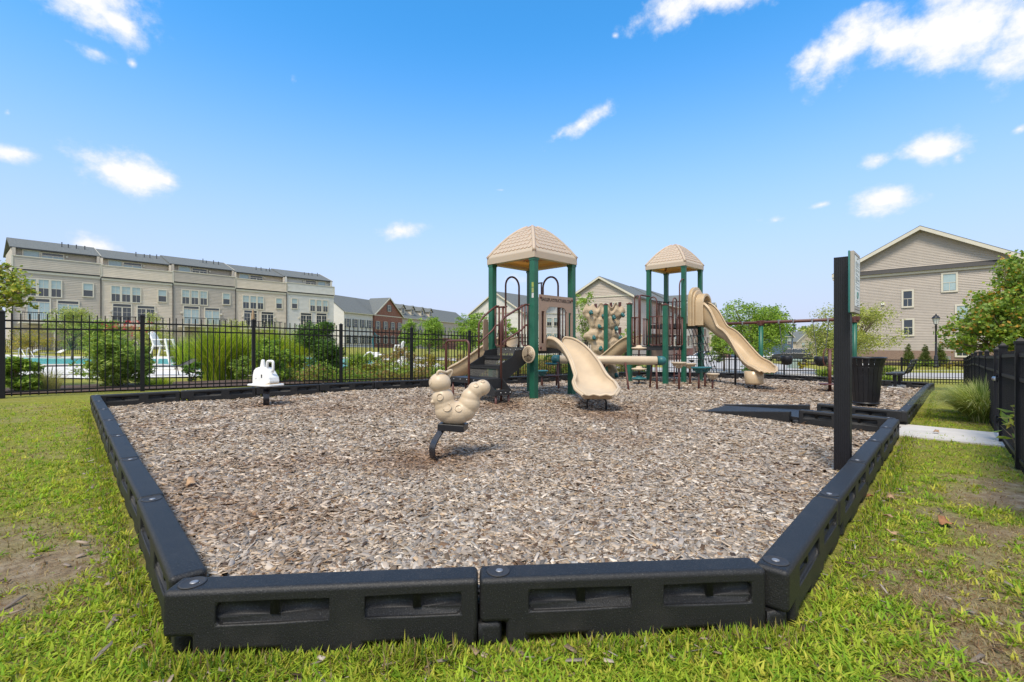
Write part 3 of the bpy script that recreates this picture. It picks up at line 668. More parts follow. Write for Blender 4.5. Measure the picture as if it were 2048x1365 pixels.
# ------------------------------------------------------------------ fences
def fence(name, label, posts, hgt, rails, spacing, pick=.019, post=.062, above=.0, start_top=None, cat='fence', ph=.06, over=0):
    f = thing(name, label, cat, (posts[0][0], posts[0][1], 0)); o = Vector((posts[0][0], posts[0][1], 0))
    for i, (x, y) in enumerate(posts):
        z = G(x, y); a = Vector(posts[min(i+1, len(posts)-1)])-Vector(posts[max(i-1, 0)]); ang = math.atan2(a.y, a.x)
        Mt = Matrix.Rotation(ang, 3, 'Z'); mb = MB(); h = hgt+ph
        mb.cbox((x-o.x, y-o.y, z+h/2-.06), (post, post, h+.12), Mt)
        mb.cbox((x-o.x, y-o.y, z+h+.012), (post*1.22, post*1.22, .024), Mt)
        mb.lathe([(post*.60,0),(post*.2,.03),(.001,.032)], (x-o.x, y-o.y, z+h+.024), 4, Matrix.Rotation(ang+PI/4, 3, 'Z'))
        mb.build('post', M['fence'], f)
    for i in range(len(posts)-1):
        a = Vector((*posts[i], G(*posts[i]))); b = Vector((*posts[i+1], G(*posts[i+1]))); d = b-a; l = math.hypot(d.x, d.y); ang = math.atan2(d.y, d.x)
        mb = MB(); n = max(1, int(l/spacing)); Mt = Matrix.Rotation(ang, 3, 'Z')
        for k in range(1, n):
            p = a+d*(k/n); z1 = p.z+hgt+over; z0 = p.z+(rails[-1]-.09)
            mb.cbox((p.x-o.x, p.y-o.y, (z0+z1)/2), (pick, pick, z1-z0), Mt)
        t = d.normalized(); nrm = Vector((-t.y, t.x, 0)).normalized(); 
        for rz in rails:
            vs = []
            for p, s in ((a, 1), (b, -1)):
                q = p+t*(post*.5*s)-o; q.z = p.z
                for w, hh in ((-.016, -.018), (.016, -.018), (.016, .018), (-.016, .018)): vs.append(q+nrm*w+Vector((0,0,rz+hh)))
            mb.add(vs, [(0,1,2,3),(7,6,5,4),(0,4,5,1),(1,5,6,2),(2,6,7,3),(3,7,4,0)])
        mb.build('picket_panel', M['fence'], f)
    return f
d0 = 11.6; kpost = lambda k: (d0*(-.778+.16*k), d0*(1+.136*k))
fence('pool_fence', 'tall black picket fence running between the play area and the pool planting', [kpost(k) for k in (-2.9,-1.93,-.965,0,1,2,3,4,5,6,7,8)], 1.80, [1.66,1.49,.13], .133, .021, .085, ph=.03, over=.02)
c1, c2 = kpost(8), (20.2,21.2)
lp = lambda a, b, t: (a[0]+(b[0]-a[0])*t, a[1]+(b[1]-a[1])*t)
fence('back_fence', 'long low black picket fence at the back of the play area beside the road', [lp(c1, c2, k/6) for k in range(7)], 1.10, [1.08,.93,.10], .115, .02, .06)
g0 = (6.84,6.70); sdv = (.678,.735)
fence('side_fence', 'low black picket fence on the right beyond the gate, behind the ornamental grass', [lp(g0, c2, k/8) for k in range(9)], 1.12, [1.09,.90,.10], .11, .02, .062)
fence('near_fence', 'black picket fence nearest the camera at the right edge before the gate', [(6.14,5.94),(6.14-1.39*.93,5.94-1.52*.93),(6.14-2.9,5.94-3.2)], 1.14, [1.09,.86,.10], .10, .02, .075)
def gate():
    g = thing('gate', 'narrow black picket gate with hinges standing between two fence posts', 'gate', (6.2,6.0,0))
    a, b = Vector((6.20,6.01,0)), Vector((6.78,6.63,0)); d = b-a; ang = math.atan2(d.y, d.x); Mt = Matrix.Rotation(ang, 3, 'Z'); z = G(6.5,6.3)
    o = Vector((6.2,6.0,0))
    mb = MB()
    for k in range(1, 8):
        p = a+d*(k/8)-o; mb.cbox((p.x, p.y, z+.60), (.02,.02,1.02), Mt)
    mb.build('pickets', M['fence'], g)
    for nm, zz in (('top_rail', 1.08), ('middle_rail', .88), ('bottom_rail', .12)):
        mb = MB(); c = (a+b)/2-o; mb.cbox((c.x, c.y, z+zz), (d.length,.03,.036), Mt); mb.build(nm, M['fence'], g)
    for zz in (.30, .82):
        mb = MB(); p = a-o+d*.04; mb.cbox((p.x-.03, p.y-.03, z+zz), (.14,.09,.035), Mt); mb.cbox((p.x, p.y, z+zz), (.03,.11,.09), Mt); mb.build('hinge', M['fence'], g)
    mb = MB(); p = b-o; mb.lathe([(.03,0),(.03,.05),(.001,.055)], (p.x-.08, p.y-.02, z+.78), 12, Matrix.Rotation(PI/2, 3, 'X')); mb.build('latch', M['steel'], g, True)
gate()
fence('far_pool_fence', 'distant black picket fence on the lawn beyond the pool', [(-66,47.5),(-52,48),(-40,48.5),(-30,49),(-22,49.5),(-14,50),(-5,50)], 1.35, [1.33,1.12,.12], .2, .03, .09)
# ------------------------------------------------------------------ play towers
UA = Matrix.Rotation(PI/4, 4, 'Z')
def arc_pts(c, r, a0, a1, n, ux, uy):
    c = Vector(c); ux = Vector(ux); uy = Vector(uy)
    return [c+ux*(r*math.cos(a0+(a1-a0)*k/n))+uy*(r*math.sin(a0+(a1-a0)*k/n)) for k in range(n+1)]
def dome_roof(parent, c, z0, half, hgt):
    """four-sided pillow roof with scalloped shingles, hips, fascia and a hollow underside"""
    fas = .14
    def prof(r): return fas+(hgt-fas)*(1-r**1.63)
    N = 14; mb = MB()
    def ringv(r, z): return [(-half*r,-half*r,z),(half*r,-half*r,z),(half*r,half*r,z),(-half*r,half*r,z)]
    rings = [[(x*1.0, y, 0) for x, y, _ in ringv(1, 0)], ringv(1, fas)]
    rs = [1-.985*(k/N)**1.0 for k in range(1, N+1)]
    rings += [ringv(r*.985, prof(r)) for r in rs]
    SUB = 6; vs = []; fs = []
    def sub(q): return [tuple(Vector(q[i]).lerp(Vector(q[(i+1) % 4]), k/SUB)) for i in range(4) for k in range(SUB)]
    for q in rings: vs += sub(q)
    n = 4*SUB
    for i in range(len(rings)-1):
        for k in range(n): fs.append((i*n+k, i*n+(k+1) % n, (i+1)*n+(k+1) % n, (i+1)*n+k))
    fs.append(tuple(range((len(rings)-1)*n, len(rings)*n)))
    mb.add(vs, fs)
    o = mb.build('roof', M['roof'], parent, bevel=.02, loc=(c[0], c[1], z0))
    # inner lip
    lip = MB(); h = half
    for a in range(4):
        Mr = Matrix.Rotation(a*PI/2, 3, 'Z'); 
        vs = [Mr@Vector(p) for p in [(-h+.002,-h+.002,.002),(h-.002,-h+.002,.002),(h-.13,-h+.13,.002),(-h+.13,-h+.13,.002),(-h+.13,-h+.13,.06),(h-.13,-h+.13,.06)]]
        lip.add(vs, [(0,1,2,3),(3,2,5,4)])
    lip.build('roof_lip', M['tan'], o)
    # hips
    hp = MB()
    for a in range(4):
        s = [(-1,-1),(1,-1),(1,1),(-1,1)][a]
        pts = [(s[0]*half*r*.985, s[1]*half*r*.985, prof(r)-.008) for r in [1-.9*k/16 for k in range(17)]]
        hp.tube(pts, [.040]*17, 8)
    hp.ball((0,0,hgt-.035), .11, 12, (1,1,.42)); hp.build('hip_ridge', M['roof'], o, True)
    # scallop shingles: small rounded plates on each face, in staggered rows
    sc = MB(); rows = 9
    for a in range(4):
        Mr = Matrix.Rotation(a*PI/2, 3, 'Z')
        for j in range(rows):
            r = .90-.80*j/rows; y = -half*r*.985; wdt = half*r*.985-.055
            if wdt < .06: continue
            z = prof(r); dr = .01; ty = half*dr*.985; tz = prof(r-dr)-prof(r); T = Vector((0, ty, tz)).normalized(); Nn = Vector((0,-T.z,T.y))
            cnt = max(1, int(round(2*wdt/.118))); sw = 2*wdt/cnt
            off = (j % 2)*.5
            for k in range(cnt+(0 if off == 0 else -1)):
                cx_ = -wdt+sw*(k+.5+off); ln = .115
                pts = []
                for q in range(7):
                    w = PI+PI*q/6; pts.append((math.cos(w)*sw*.49, math.sin(w)*sw*.40))
                pts += [(sw*.49, ln-.03), (-sw*.49, ln-.03)]
                top = []; bot = []
                for x_, t_ in pts:
                    lift = .013 if t_ < .03 else .003
                    b0 = Vector((cx_+x_, y, z))+T*t_
                    top.append(Mr@(b0+Nn*lift)); bot.append(Mr@(b0-Nn*.012))
                m_ = len(pts); sc.add(top+bot, [tuple(range(m_))]+[(i, i+m_, (i+1) % m_+m_, (i+1) % m_) for i in range(m_)])
    sc.build('shingles', M['roof'], o)
    return o
def post_part(parent, x, y, z0, z1, w=.132, cap=False):
    mb = MB(); mb.box(x-w/2, x+w/2, y-w/2, y+w/2, z0, z1); o = mb.build('post', M['green'], parent, bevel=.012)
    if cap:
        c = MB(); c.box(x-w/2-.008, x+w/2+.008, y-w/2-.008, y+w/2+.008, z1+.001, z1+.035); c.lathe([(.05,0),(.045,.02),(.001,.035)], (x,y,z1+.035), 12); c.build('post_cap', M['maroon'], o)
    else:
        c = MB(); c.box(x-w/2-.008, x+w/2+.008, y-w/2-.008, y+w/2+.008, z1-.06, z1-.004); c.build('collar', M['green'], o)
    return o
def deck_part(parent, x0, x1, y0, y1, z):
    mb = MB(); e = .06
    mb.box(x0+e, x1-e, y0+e, y1-e, z-.04, z)
    for a, b, c, d in ((x0+e, x1-e, y0+e-.03, y0+e), (x0+e, x1-e, y1-e, y1-e+.03), (x0+e-.03, x0+e, y0+e, y1-e), (x1-e, x1-e+.03, y0+e, y1-e)): mb.box(a, b, c, d, z-.12, z+.004)
    return mb.build('deck', M['deck'], parent)
def guard(parent, p0, p1, z0, z1, n=4, arch=None, r=.016):
    """tube guard panel between two points: closed hoop with vertical bars; arch = (t0,t1,ztop) adds a tall hand loop"""
    p0, p1 = Vector((*p0, 0)), Vector((*p1, 0)); d = p1-p0; l = d.length; t = d/l; up = Vector((0,0,1)); mb = MB(); cr = .06
    P = lambda s, z: p0+t*s+up*z
    pts = [P(cr, z0)]+[P(l-cr, z0)]+arc_pts(P(l-cr, z0+cr), cr, -PI/2, 0, 4, t, up)[1:]+[P(l, z1)]
    mb.tube([P(0, z1)]+arc_pts(P(cr, z0+cr), cr, PI, 1.5*PI, 4, t, up)+pts[1:], r, 8)
    mb.tube([P(-.03, z1), P(l+.03, z1)], r, 8)
    for k in range(1, n+1): mb.tube([P(l*k/(n+1), z0), P(l*k/(n+1), z1)], r*.85, 6)
    if arch:
        a, b, zt = arch; rr = (b-a)/2
        mb.tube([P(a, z0)]+[P(a, zt-rr)]+arc_pts(P((a+b)/2, zt-rr), rr, PI, 0, 8, t, up)[1:-1]+[P(b, zt-rr), P(b, z0)], r*1.15, 8)
    return mb.build('guard_rail', M['maroon'], parent, True)
def loop_rail(parent, p0, p1, z0, z1, name='hand_loop', r=.02, rr=None, m='maroon', z0b=None):
    p0, p1 = Vector((*p0, 0)), Vector((*p1, 0)); d = p1-p0; l = d.length; t = d/l; up = Vector((0,0,1)); rr = rr or l/2; z0b = z0 if z0b is None else z0b
    P = lambda s, z: p0+t*s+up*z; mb = MB()
    pts = [P(0, z0), P(0, z1-rr)]+arc_pts(P(rr, z1-rr), rr, PI, PI/2, 6, t, up)[1:]+arc_pts(P(l-rr, z1-rr), rr, PI/2, 0, 6, t, up)+[P(l, z0b)]
    mb.tube(pts, r, 8); return mb.build(name, M[m], parent, True)
def bez(P, t):
    a, b, c, d = [Vector(p) for p in P]; u = 1-t
    return a*u**3+b*3*u*u*t+c*3*u*t*t+d*t**3
def slide(parent, P, zf, wf, hf, m, name='slide', hood=0, n=44, hood_skip=0, rim_r=.021):
    """open chute swept along a plan curve; wall height and width vary; with hood > 0 the first part closes overhead"""
    vs = []; fs = []; K = 15
    for i in range(n+1):
        t = i/n; c = bez(P, t); c2 = bez(P, min(1, t+.01)); c1_ = bez(P, max(0, t-.01)); h = (c2-c1_); h.z = 0; h.normalize(); s = Vector((-h.y, h.x, 0))*-1
        w = wf(t)/2; hh = hf(t); z = zf(t); cl = max(0, 1-t/hood) if hood else 0
        # tilt of cross-section follows the slope
        dz = (zf(min(1, t+.01))-zf(max(0, t-.01))); dl = (c2-c1_).length; sl = math.atan2(dz, dl); nrm = (Vector((0,0,1))*math.cos(sl)-h*math.sin(sl)*.6).normalized()
        prof = [(-w-.055, hh-.05), (-w-.06, hh-.012), (-w-.035, hh+.006), (-w-.005, hh), (-w+.012, hh*.62), (-w+.05, hh*.22), (-w+.13, .025), (0, 0)]
        prof = prof+[(-a, b) for a, b in prof[-2::-1]]
        for a, b in prof: vs.append(Vector((c.x, c.y, z))+s*a+nrm*b)
    for i in range(n):
        for k in range(K-1): fs.append((i*K+k, i*K+k+1, (i+1)*K+k+1, (i+1)*K+k))
    mb = MB(); mb.add(vs, fs); o = mb.build(name, m, parent, True)
    sd_ = o.modifiers.new('solid', 'SOLIDIFY'); sd_.thickness = .014; sd_.offset = -1
    ss = o.modifiers.new('sub', 'SUBSURF'); ss.levels = 1; ss.render_levels = 1
    i0 = int(n*hood_skip); rows = [vs[i*K:(i+1)*K] for i in range(n+1)]
    L_ = [r[3] for r in rows[i0:]]; E_ = rows[-1][3:K-3]; R_ = [r[K-4] for r in rows[i0:]][::-1]
    rim = MB(); rim.tube(L_+E_[1:-1]+R_, rim_r, 8); rim.build('rolled_rim', m, o, True)
    return o
def lerp_tab(tab):
    def f(t):
        for (a, x), (b, y) in zip(tab, tab[1:]):
            if t <= b:
                k = (t-a)/(b-a); k = k*k*(3-2*k)*.5+k*.5; return x+(y-x)*k
        return tab[-1][1]
    return f
# ------- front tower.  local axes: x runs right-back, y runs left-back from the front post
O1 = Vector((.438, 9.5, 0))
T1 = thing('play_tower', 'front play tower with tan shingled roof, black stairs, steering wheel and wide open slide', 'play tower', (O1.x, O1.y, 0), PI/4, 'play towers with tan roofs')
def l1(x, y):   # world xy -> tower frame
    dx, dy = x-O1.x, y-O1.y; return ((dx+dy)*.70711, (dy-dx)*.70711)
S = 1.22
for x, y in ((0,0),(S,0),(0,S),(S,S)): post_part(T1, x, y, -.1, 2.87)
dome_roof(T1, (S/2, S/2), 2.86, 1.40/2, .84)
deck_part(T1, 0, S, 0, S, 1.06)
def stairs1():
    mb = MB(); s = thing  # flight
    y0, y1 = .14, 1.02
    fl = MB()
    for yy in (y0, y1-.012):
        fl.prism([(-.0,1.06),(-.0,.80),(-.72,.40),(-.84,.40),(-.84,.72),(-.45,.90),(-.40,1.0)], yy, yy+.012)
    o = fl.build('staircase', M['deck'], T1)
    for (xa, xb, z) in ((-.44,-.06,.885), (-.83,-.40,.705)):
        t = MB(); t.box(xa, xb, y0+.012, y1-.012, z-.012, z); t.box(xa, xa+.012, y0+.012, y1-.012, z-.05, z+.012)
        t.build('tread', M['deck'], o)
    # diamond mesh risers
    ri = MB()
    for (x, z0, z1) in ((-.06,.89,1.05), (-.42,.71,.885), (-.815,.49,.70)):
        n = 26; w = y1-y0-.03
        for k in range(-6, n):
            for sg in (1, -1):
                a = y0+.015+w*k/n; b = a+(z1-z0)*.9
                aa, bb, za, zb = a, b, z0, z1
                if aa < y0+.015: za = z0+(y0+.015-a)/(b-a)*(z1-z0); aa = y0+.015
                if bb > y1-.015: zb = z0+(y1-.015-a)/(b-a)*(z1-z0); bb = y1-.015
                if aa >= bb: continue
                if sg < 0: aa, bb = y0+y1-aa, y0+y1-bb
                ri.tube([(x, aa, za), (x, bb, zb)], .0045, 4, False)
        ri.box(x-.004, x+.004, y0+.012, y1-.012, z0-.012, z0+.01)
    ri.build('mesh_riser', M['mesh_dark'], o)
    # turned landing and bottom step
    ld = MB(); ld.box(-1.22,-.80,.06,1.12,.465,.485); ld.box(-1.235,-1.22,.06,1.12,.39,.489); ld.box(-1.22,-.80,.045,.06,.30,.489); ld.box(-1.22,-.80,1.12,1.135,.39,.489); ld.build('landing', M['deck'], o)
    st = MB(); st.box(-1.22,-.84,-.18,.044,.262,.282); st.box(-1.22,-.84,-.195,-.18,.20,.286)
    st.add([(-.84,.044,.489),(-.84,.044,.20),(-.84,-.195,.20),(-.84,-.195,.286),(-.828,.044,.489),(-.828,.044,.20),(-.828,-.195,.20),(-.828,-.195,.286)], [(0,1,2,3),(7,6,5,4),(0,3,7,4),(3,2,6,7),(1,0,4,5),(2,1,5,6)])
    st.add([(-1.22,.044,.489),(-1.22,.044,.20),(-1.22,-.195,.20),(-1.22,-.195,.286),(-1.232,.044,.489),(-1.232,.044,.20),(-1.232,-.195,.20),(-1.232,-.195,.286)], [(3,2,1,0),(4,5,6,7),(0,4,7,3),(3,7,6,2),(1,5,4,0),(2,6,5,1)])
    st.build('bottom_step', M['deck'], o)
    bo = MB()
    for x, y, z in [(-1.236,.2+.2*k,.455) for k in range(5)]+[(-1.1+.12*k,-.196,.245) for k in range(3)]: bo.ball((x, y, z), .012, 8)
    for k in range(4): bo.ball((-.062,.3+.15*k,1.02), .012, 8)
    bo.build('bolt_heads', M['steel'], o, True)
    for x, y, z in ((-1.19,-.16,.20), (-.87,-.16,.20), (-1.19,1.08,.39), (-.87,1.08,.39)):
        l = MB(); l.tube([(x,y,-.1),(x,y,z+.002)], .021, 8); l.build('leg', M['maroon'], o, True)
M['mesh_dark'] = mat('black_expanded_mesh', (.045,.045,.047), .45, .1, 9)
M['steel_dark'] = mat('dark_expanded_mesh', (.13,.13,.135), .4, .1, 9, metal=.3)
stairs1()
def hand_rail(parent, foot, top, zf, zp, zt, mid=.33):
    f, t = Vector((*foot, 0)), Vector((*top, 0)); up = Vector((0,0,1)); d = (t-f).normalized(); mb = MB()
    k = .10; sl = (t-f).length; dirv = ((t+up*zt)-(f+up*zp)).normalized()
    pts = [f+up*zf, f+up*(zp-.10), f+up*(zp-.04)+d*.01, f+up*(zp+.01)+d*.05, f+up*zp+dirv*.12, t+up*zt-dirv*.12, t+up*(zt+.0)+d*.02, t+up*(zt-.0)+d*.09]
    mb.tube(pts, .021, 8)
    mb.tube([f+up*(zp-.46), f+d*.03+up*(zp-.44), t+up*(zt-.46)-dirv*.10, t+up*(zt-.42), t+up*(zt-.40)+d*.08], .019, 8)
    return mb.build('hand_rail', M['maroon'], parent, True)
hand_rail(T1, (-.85,.06), (-.16,.10), -.1, 1.60, 1.92)
hand_rail(T1, (-.50,1.10), (-.06,1.06), .62, 1.62, 1.95)
guard(T1, (0,.085), (0,.33), 1.10, 1.93, 2); guard(T1, (0,.80), (0,1.13), 1.10, 1.93, 2)
loop_rail(T1, (-1.27,1.20), (-1.27,.50), -.1, 1.20, 'hand_loop', .023, .09)
# back faces: hand loops, guard bars
loop_rail(T1, (.40,S), (.83,S), 1.06, 2.66, 'hand_loop', .022); loop_rail(T1, (S,.38), (S,.83), 1.06, 2.66, 'hand_loop', .022)
guard(T1, (S,.085), (S,.33), 1.10, 1.95, 2); guard(T1, (S,.88), (S,1.13), 1.10, 2.55, 1); guard(T1, (.09,S), (.33,S), 1.10, 1.95, 1)
def wheel1():
    c = (-.19,-.03,.93); Mr = Matrix.Rotation(PI/2, 3, 'Y'); mb = MB()
    ring = MB(); ring.lathe([(.150,-.014),(.166,-.012),(.174,0),(.166,.014),(.150,.014),(.144,0),(.150,-.014)], c, 28, Mr); o = ring.build('steering_wheel', M['tan'], T1, True)
    d = MB(); d.lathe([(.001,-.004),(.145,-.004),(.145,.004),(.001,.004)], (c[0]+.006, c[1], c[2]), 24, Mr)
    d.build('wheel_disc', M['tan'], o)
    h = MB(); h.lathe([(.001,.03),(.022,.028),(.03,.012),(.03,-.1)], c, 14, Matrix.Rotation(-PI/2, 3, 'Y')); 
    for k in range(3):
        a = PI/2+k*2*PI/3; h.cbox((c[0]-.012, c[1]+.075*math.cos(a), c[2]+.075*math.sin(a)), (.012,.085,.022), Matrix.Rotation(a, 3, 'X'))
    h.build('wheel_hub', M['panel2'], o, True)
M['panel2'] = mat('dark_brown_plastic', (.10,.065,.038), .5, .05)
wheel1()
def panel1():
    zb, zt = 1.0, 2.13; mb = MB(); y0, y1 = -.09, -.068
    mb.box(.07,1.15,y0,y1,1.90,zt)                                        # header with lettering
    for a in (.07, .945):
        mb.box(a,a+.06,y0,y1,1.15,1.90); mb.box(a+.145,a+.205,y0,y1,1.15,1.90); mb.box(a+.06,a+.145,y0,y1,1.80,1.90); mb.box(a,a+.205,y0,y1,zb,1.15)
    for k in range(4):                                                     # rounded shoulders of the opening
        h = .09*(1-math.sin(PI/2*(k+1)/4)); w = .03*(k+1)
        mb.box(.275+.03*k,.275+.03*(k+1),y0,y1,1.90-.10*(1-(k+.5)/4)**1.6,1.90); mb.box(.945-.03*(k+1),.945-.03*k,y0,y1,1.90-.10*(1-(k+.5)/4)**1.6,1.90)
    o = mb.build('entry_panel', M['panel'], T1)
    c = bpy.data.curves.new('lettering', 'FONT'); c.body = 'EAGLEPLAYSTRUCTURES.COM'; c.size = .0985; c.extrude = .002; c.align_x = 'CENTER'; c.align_y = 'CENTER'; c.space_character = 1.02; c.offset = .0012
    t = bpy.data.objects.new('lettering', c); COL.objects.link(t); bpy.context.view_layer.update(); lm_ = bpy.data.meshes.new_from_object(t.evaluated_get(bpy.context.evaluated_depsgraph_get())); bpy.data.objects.remove(t); t = bpy.data.objects.new('lettering', lm_); COL.objects.link(t)
    t.parent = o; t.location = (.61,y0-.002,2.035); t.rotation_euler = (PI/2, 0, 0); t.scale = (.70, .95, 1); lm_.materials.clear(); lm_.materials.append(M['text'])
    b = MB()
    for x in (.10, 1.12):
        for z in (2.07, 1.06): b.lathe([(.028,0),(.026,.012),(.001,.016)], (x,y0,z), 12, Matrix.Rotation(PI/2, 3, 'X'))
    b.build('bolt_caps', M['maroon'], o, True)
panel1()
mb = MB(); mb.prism([(.0,1.02),(.05,.98),(.13,1.0),(.15,1.08),(.15,1.62),(.12,1.68),(.03,1.68),(0,1.62)], 1.33, 1.352); sp_ = mb.build('side_panel', M['panel'], T1, bevel=.006)
sp_.location = (-.17,0,0)
st = MB()
for k, (z0, c_) in enumerate(((2.02,0),(1.905,0))): st.add([(-.068,-.046,z0),(-.068,.006,z0),(-.068,.006,z0+.095),(-.068,-.046,z0+.095)], [(0,3,2,1)])
for zz, c_ in ((2.10,(.30,.36,.08)),(1.99,(.32,.36,.13)),(1.885,(.55,.56,.55))):
    q = MB(); q.box(-.0685,-.066,-.055,-.002,zz+.17,zz+.265); q.build('sticker', mat('sticker_paper', c_, .6, .15, 30), T1)
def slide1():
    w = lambda x, y: Vector((*l1(x, y), 0))
    P = [w(.869,9.93), w(1.28,9.53), w(1.50,8.95), w(1.46,7.92)]
    zf = lerp_tab([(0,1.055),(.12,1.03),(.80,.335),(.9,.29),(1,.27)]); wf = lerp_tab([(0,.50),(.55,.52),(.72,.54),(.82,.70),(.93,.70),(1,.46)]); hf = lerp_tab([(0,.02),(.03,.235),(.55,.27),(.70,.22),(.82,.15),(.93,.10),(1,.02)])
    o = slide(T1, P, zf, wf, hf, M['tan'])
    a, b = w(1.24,8.25), w(1.70,8.25)
    ft = MB(); c = w(1.47,8.30); Mr = Matrix.Rotation(-PI/4, 3, 'Z')
    ft.cbox((c.x, c.y, .235), (.50,.36,.10), Mr); ft.build('foot_block', M['tan2'], o, bevel=.03)
    d = (b-a)/2; p0, p1 = (a+b)/2-d*.72, (a+b)/2+d*.72
    loop_rail(o, (p0.x, p0.y), (p1.x, p1.y), -.1, .19, 'support_leg', .017, .07, 'black')
slide1()
def slide1b():
    w = lambda x, y: Vector((*l1(x, y), 0))
    P = [w(.01,11.2), w(-.5,11.7), w(-1.1,12.2), w(-1.75,12.75)]
    zf = lerp_tab([(0,1.06),(.08,1.03),(.85,.25),(1,.22)]); wf = lambda t: .5; hf = lerp_tab([(0,.26),(.8,.30),(1,.12)])
    slide(T1, P, zf, wf, hf, M['tan2'], n=24)
slide1b()
# ------- second tower: low deck in front, tall roofed deck behind
O2 = Vector((4.60, 14.24, 0))
T2 = thing('play_tower', 'rear play tower with low front deck, roofed high deck and long curved wave slide', 'play tower', (O2.x, O2.y, 0), PI/4, 'play towers with tan roofs')
def l2(x, y):
    dx, dy = x-O2.x, y-O2.y; return ((dx+dy)*.70711, (dy-dx)*.70711)
for x, y, zt in ((0,0,2.30), (0,S,2.40)): post_part(T2, x, y, -.3, zt, cap=True)
for x in (S, 2*S):
    for y in (0, S): post_part(T2, x, y, -.3, 3.64)
dome_roof(T2, (1.5*S, S/2), 3.63, 1.40/2, .85)
deck_part(T2, 0, S, 0, S, 1.07); deck_part(T2, S, 2*S, 0, S, 1.78)
mb = MB(); mb.box(S-.36,S-.06,.10,S-.10,1.40,1.425); mb.box(S-.375,S-.36,.10,S-.10,1.36,1.43); mb.build('step_plate', M['deck'], T2)
guard(T2, (0,.09), (0,.52), 1.11, 1.98, 3, (.20,.43,2.58)); guard(T2, (0,.86), (0,1.13), 1.11, 1.98, 2, (-.02,.18,2.66))
guard(T2, (.09,0), (.40,0), 1.11, 1.98, 2); guard(T2, (.78,0), (1.13,0), 1.11, 1.98, 3); loop_rail(T2, (.45,-.01), (.72,-.01), 1.07, 2.56, 'hand_loop', .02)
guard(T2, (.09,S), (.36,S), 1.11, 1.98, 2); guard(T2, (.86,S), (1.13,S), 1.11, 1.98, 2)
guard(T2, (S+.09,S), (2*S-.09,S), 1.84, 2.62, 7); guard(T2, (2*S,.09), (2*S,S-.09), 1.84, 2.62, 7)
mb = MB(); up = Vector((0,0,1)); p = Vector((.86,-.03,0)); t_ = Vector((1,0,0))
mb.tube([p+up*1.10, p+up*2.95]+arc_pts(p+t_*.24+up*2.95, .24, PI, PI/2, 7, t_, up)[1:]+[p+t_*.36+up*3.19], .02, 8); mb.build('tall_hand_rail', M['maroon'], T2, True)
# brown activity panel under the high deck, with a gear and a slot
mb = MB(); mb.box(S+.09,2*S-.09,S-.012,S+.012,.60,1.50); pn = mb.build('activity_panel', M['panel'], T2, bevel=.004)
q = MB(); q.box(S+.25,S+.62,S-.02,S-.0125,1.06,1.14); q.lathe([(.001,.01),(.09,.01),(.09,-.01),(.001,-.01)], (S+.85,S-.02,1.1), 14, Matrix.Rotation(PI/2, 3, 'X')); q.build('activity_dial', M['dark'], pn)
def slide2():
    w = lambda x, y: Vector((*l2(x, y), 0))
    P = [w(5.86,15.56), w(6.50,14.92), w(6.98,14.3), w(6.93,12.80)]
    zf = lerp_tab([(0,1.79),(.13,1.75),(.42,1.30),(.80,.47),(.90,.36),(1,.36)]); wf = lerp_tab([(0,.46),(.5,.50),(.72,.58),(.86,.70),(.95,.60),(1,.36)]); hf = lerp_tab([(0,.80),(.10,.78),(.36,.36),(.62,.28),(.88,.23),(.95,.17),(1,.05)])
    o = slide(T2, P, zf, wf, hf, M['tan2'], 'wave_slide', n=60)
    # moulded hood: thick arch plate on the tower face and a barrel vault over the mouth
    a = w(5.89,15.53); hd = MB(); Nn = 12; cx_ = 1.83
    def arch(rw, z0, zs, n=10): return [(cx_-rw, z0), (cx_-rw, zs)]+[(cx_+rw*math.cos(PI-PI*k/n), zs+rw*.95*math.sin(PI-PI*k/n)) for k in range(1, n)]+[(cx_+rw, zs), (cx_+rw, z0)]
    def shell(yo, yi, ro, ri, zo, zi, z0):
        A, B = arch(ro, z0, zo), arch(ri, z0, zi); n = len(A)
        vs = [(x, yo, z) for x, z in A]+[(x, yi, z) for x, z in A]+[(x, yo, z) for x, z in B]+[(x, yi, z) for x, z in B]
        f = []
        for i in range(n-1):
            f += [(i, i+1, n+i+1, n+i), (2*n+i+1, 2*n+i, 3*n+i, 3*n+i+1), (i+1, i, 2*n+i, 2*n+i+1), (n+i, n+i+1, 3*n+i+1, 3*n+i)]
        hd.add(vs, f)
    shell(-.05,-.17,.46,.27,2.56,2.48,1.72); shell(-.17,-.24,.41,.27,2.50,2.46,1.72); shell(-.24,-.50,.345,.27,2.44,2.41,1.74)
    h = hd.build('slide_hood', M['tan2'], o, bevel=.025, seg=3)
    c = w(6.75,13.25)
    ft = MB(); ft.lathe([(.17,0),(.215,.008),(.232,.05),(.25,.36),(.2,.37)], (c.x, c.y, .02), 20, Matrix.Diagonal((1.15,1,1))); ft.build('foot_block', M['tan2'], o, True)
    for x, y, z in ((6.76,13.2,.12), (6.70,14.25,.95)):
        q = w(x, y); l = MB(); l.tube([(q.x, q.y, -.35), (q.x, q.y, z)], .03, 10); l.build('support_leg', M['black'], o, True)
slide2()
def slide2b():
    w = lambda x, y: Vector((*l2(x, y), 0))
    P = [w(4.1,15.5), w(3.75,15.95), w(3.3,16.4), w(2.7,17.1)]
    zf = lerp_tab([(0,1.08),(.1,1.05),(.85,.2),(1,.15)]); slide(T2, P, zf, lambda t: .5, lerp_tab([(0,.36),(.8,.34),(1,.12)]), M['tan2'], n=22)
slide2b()
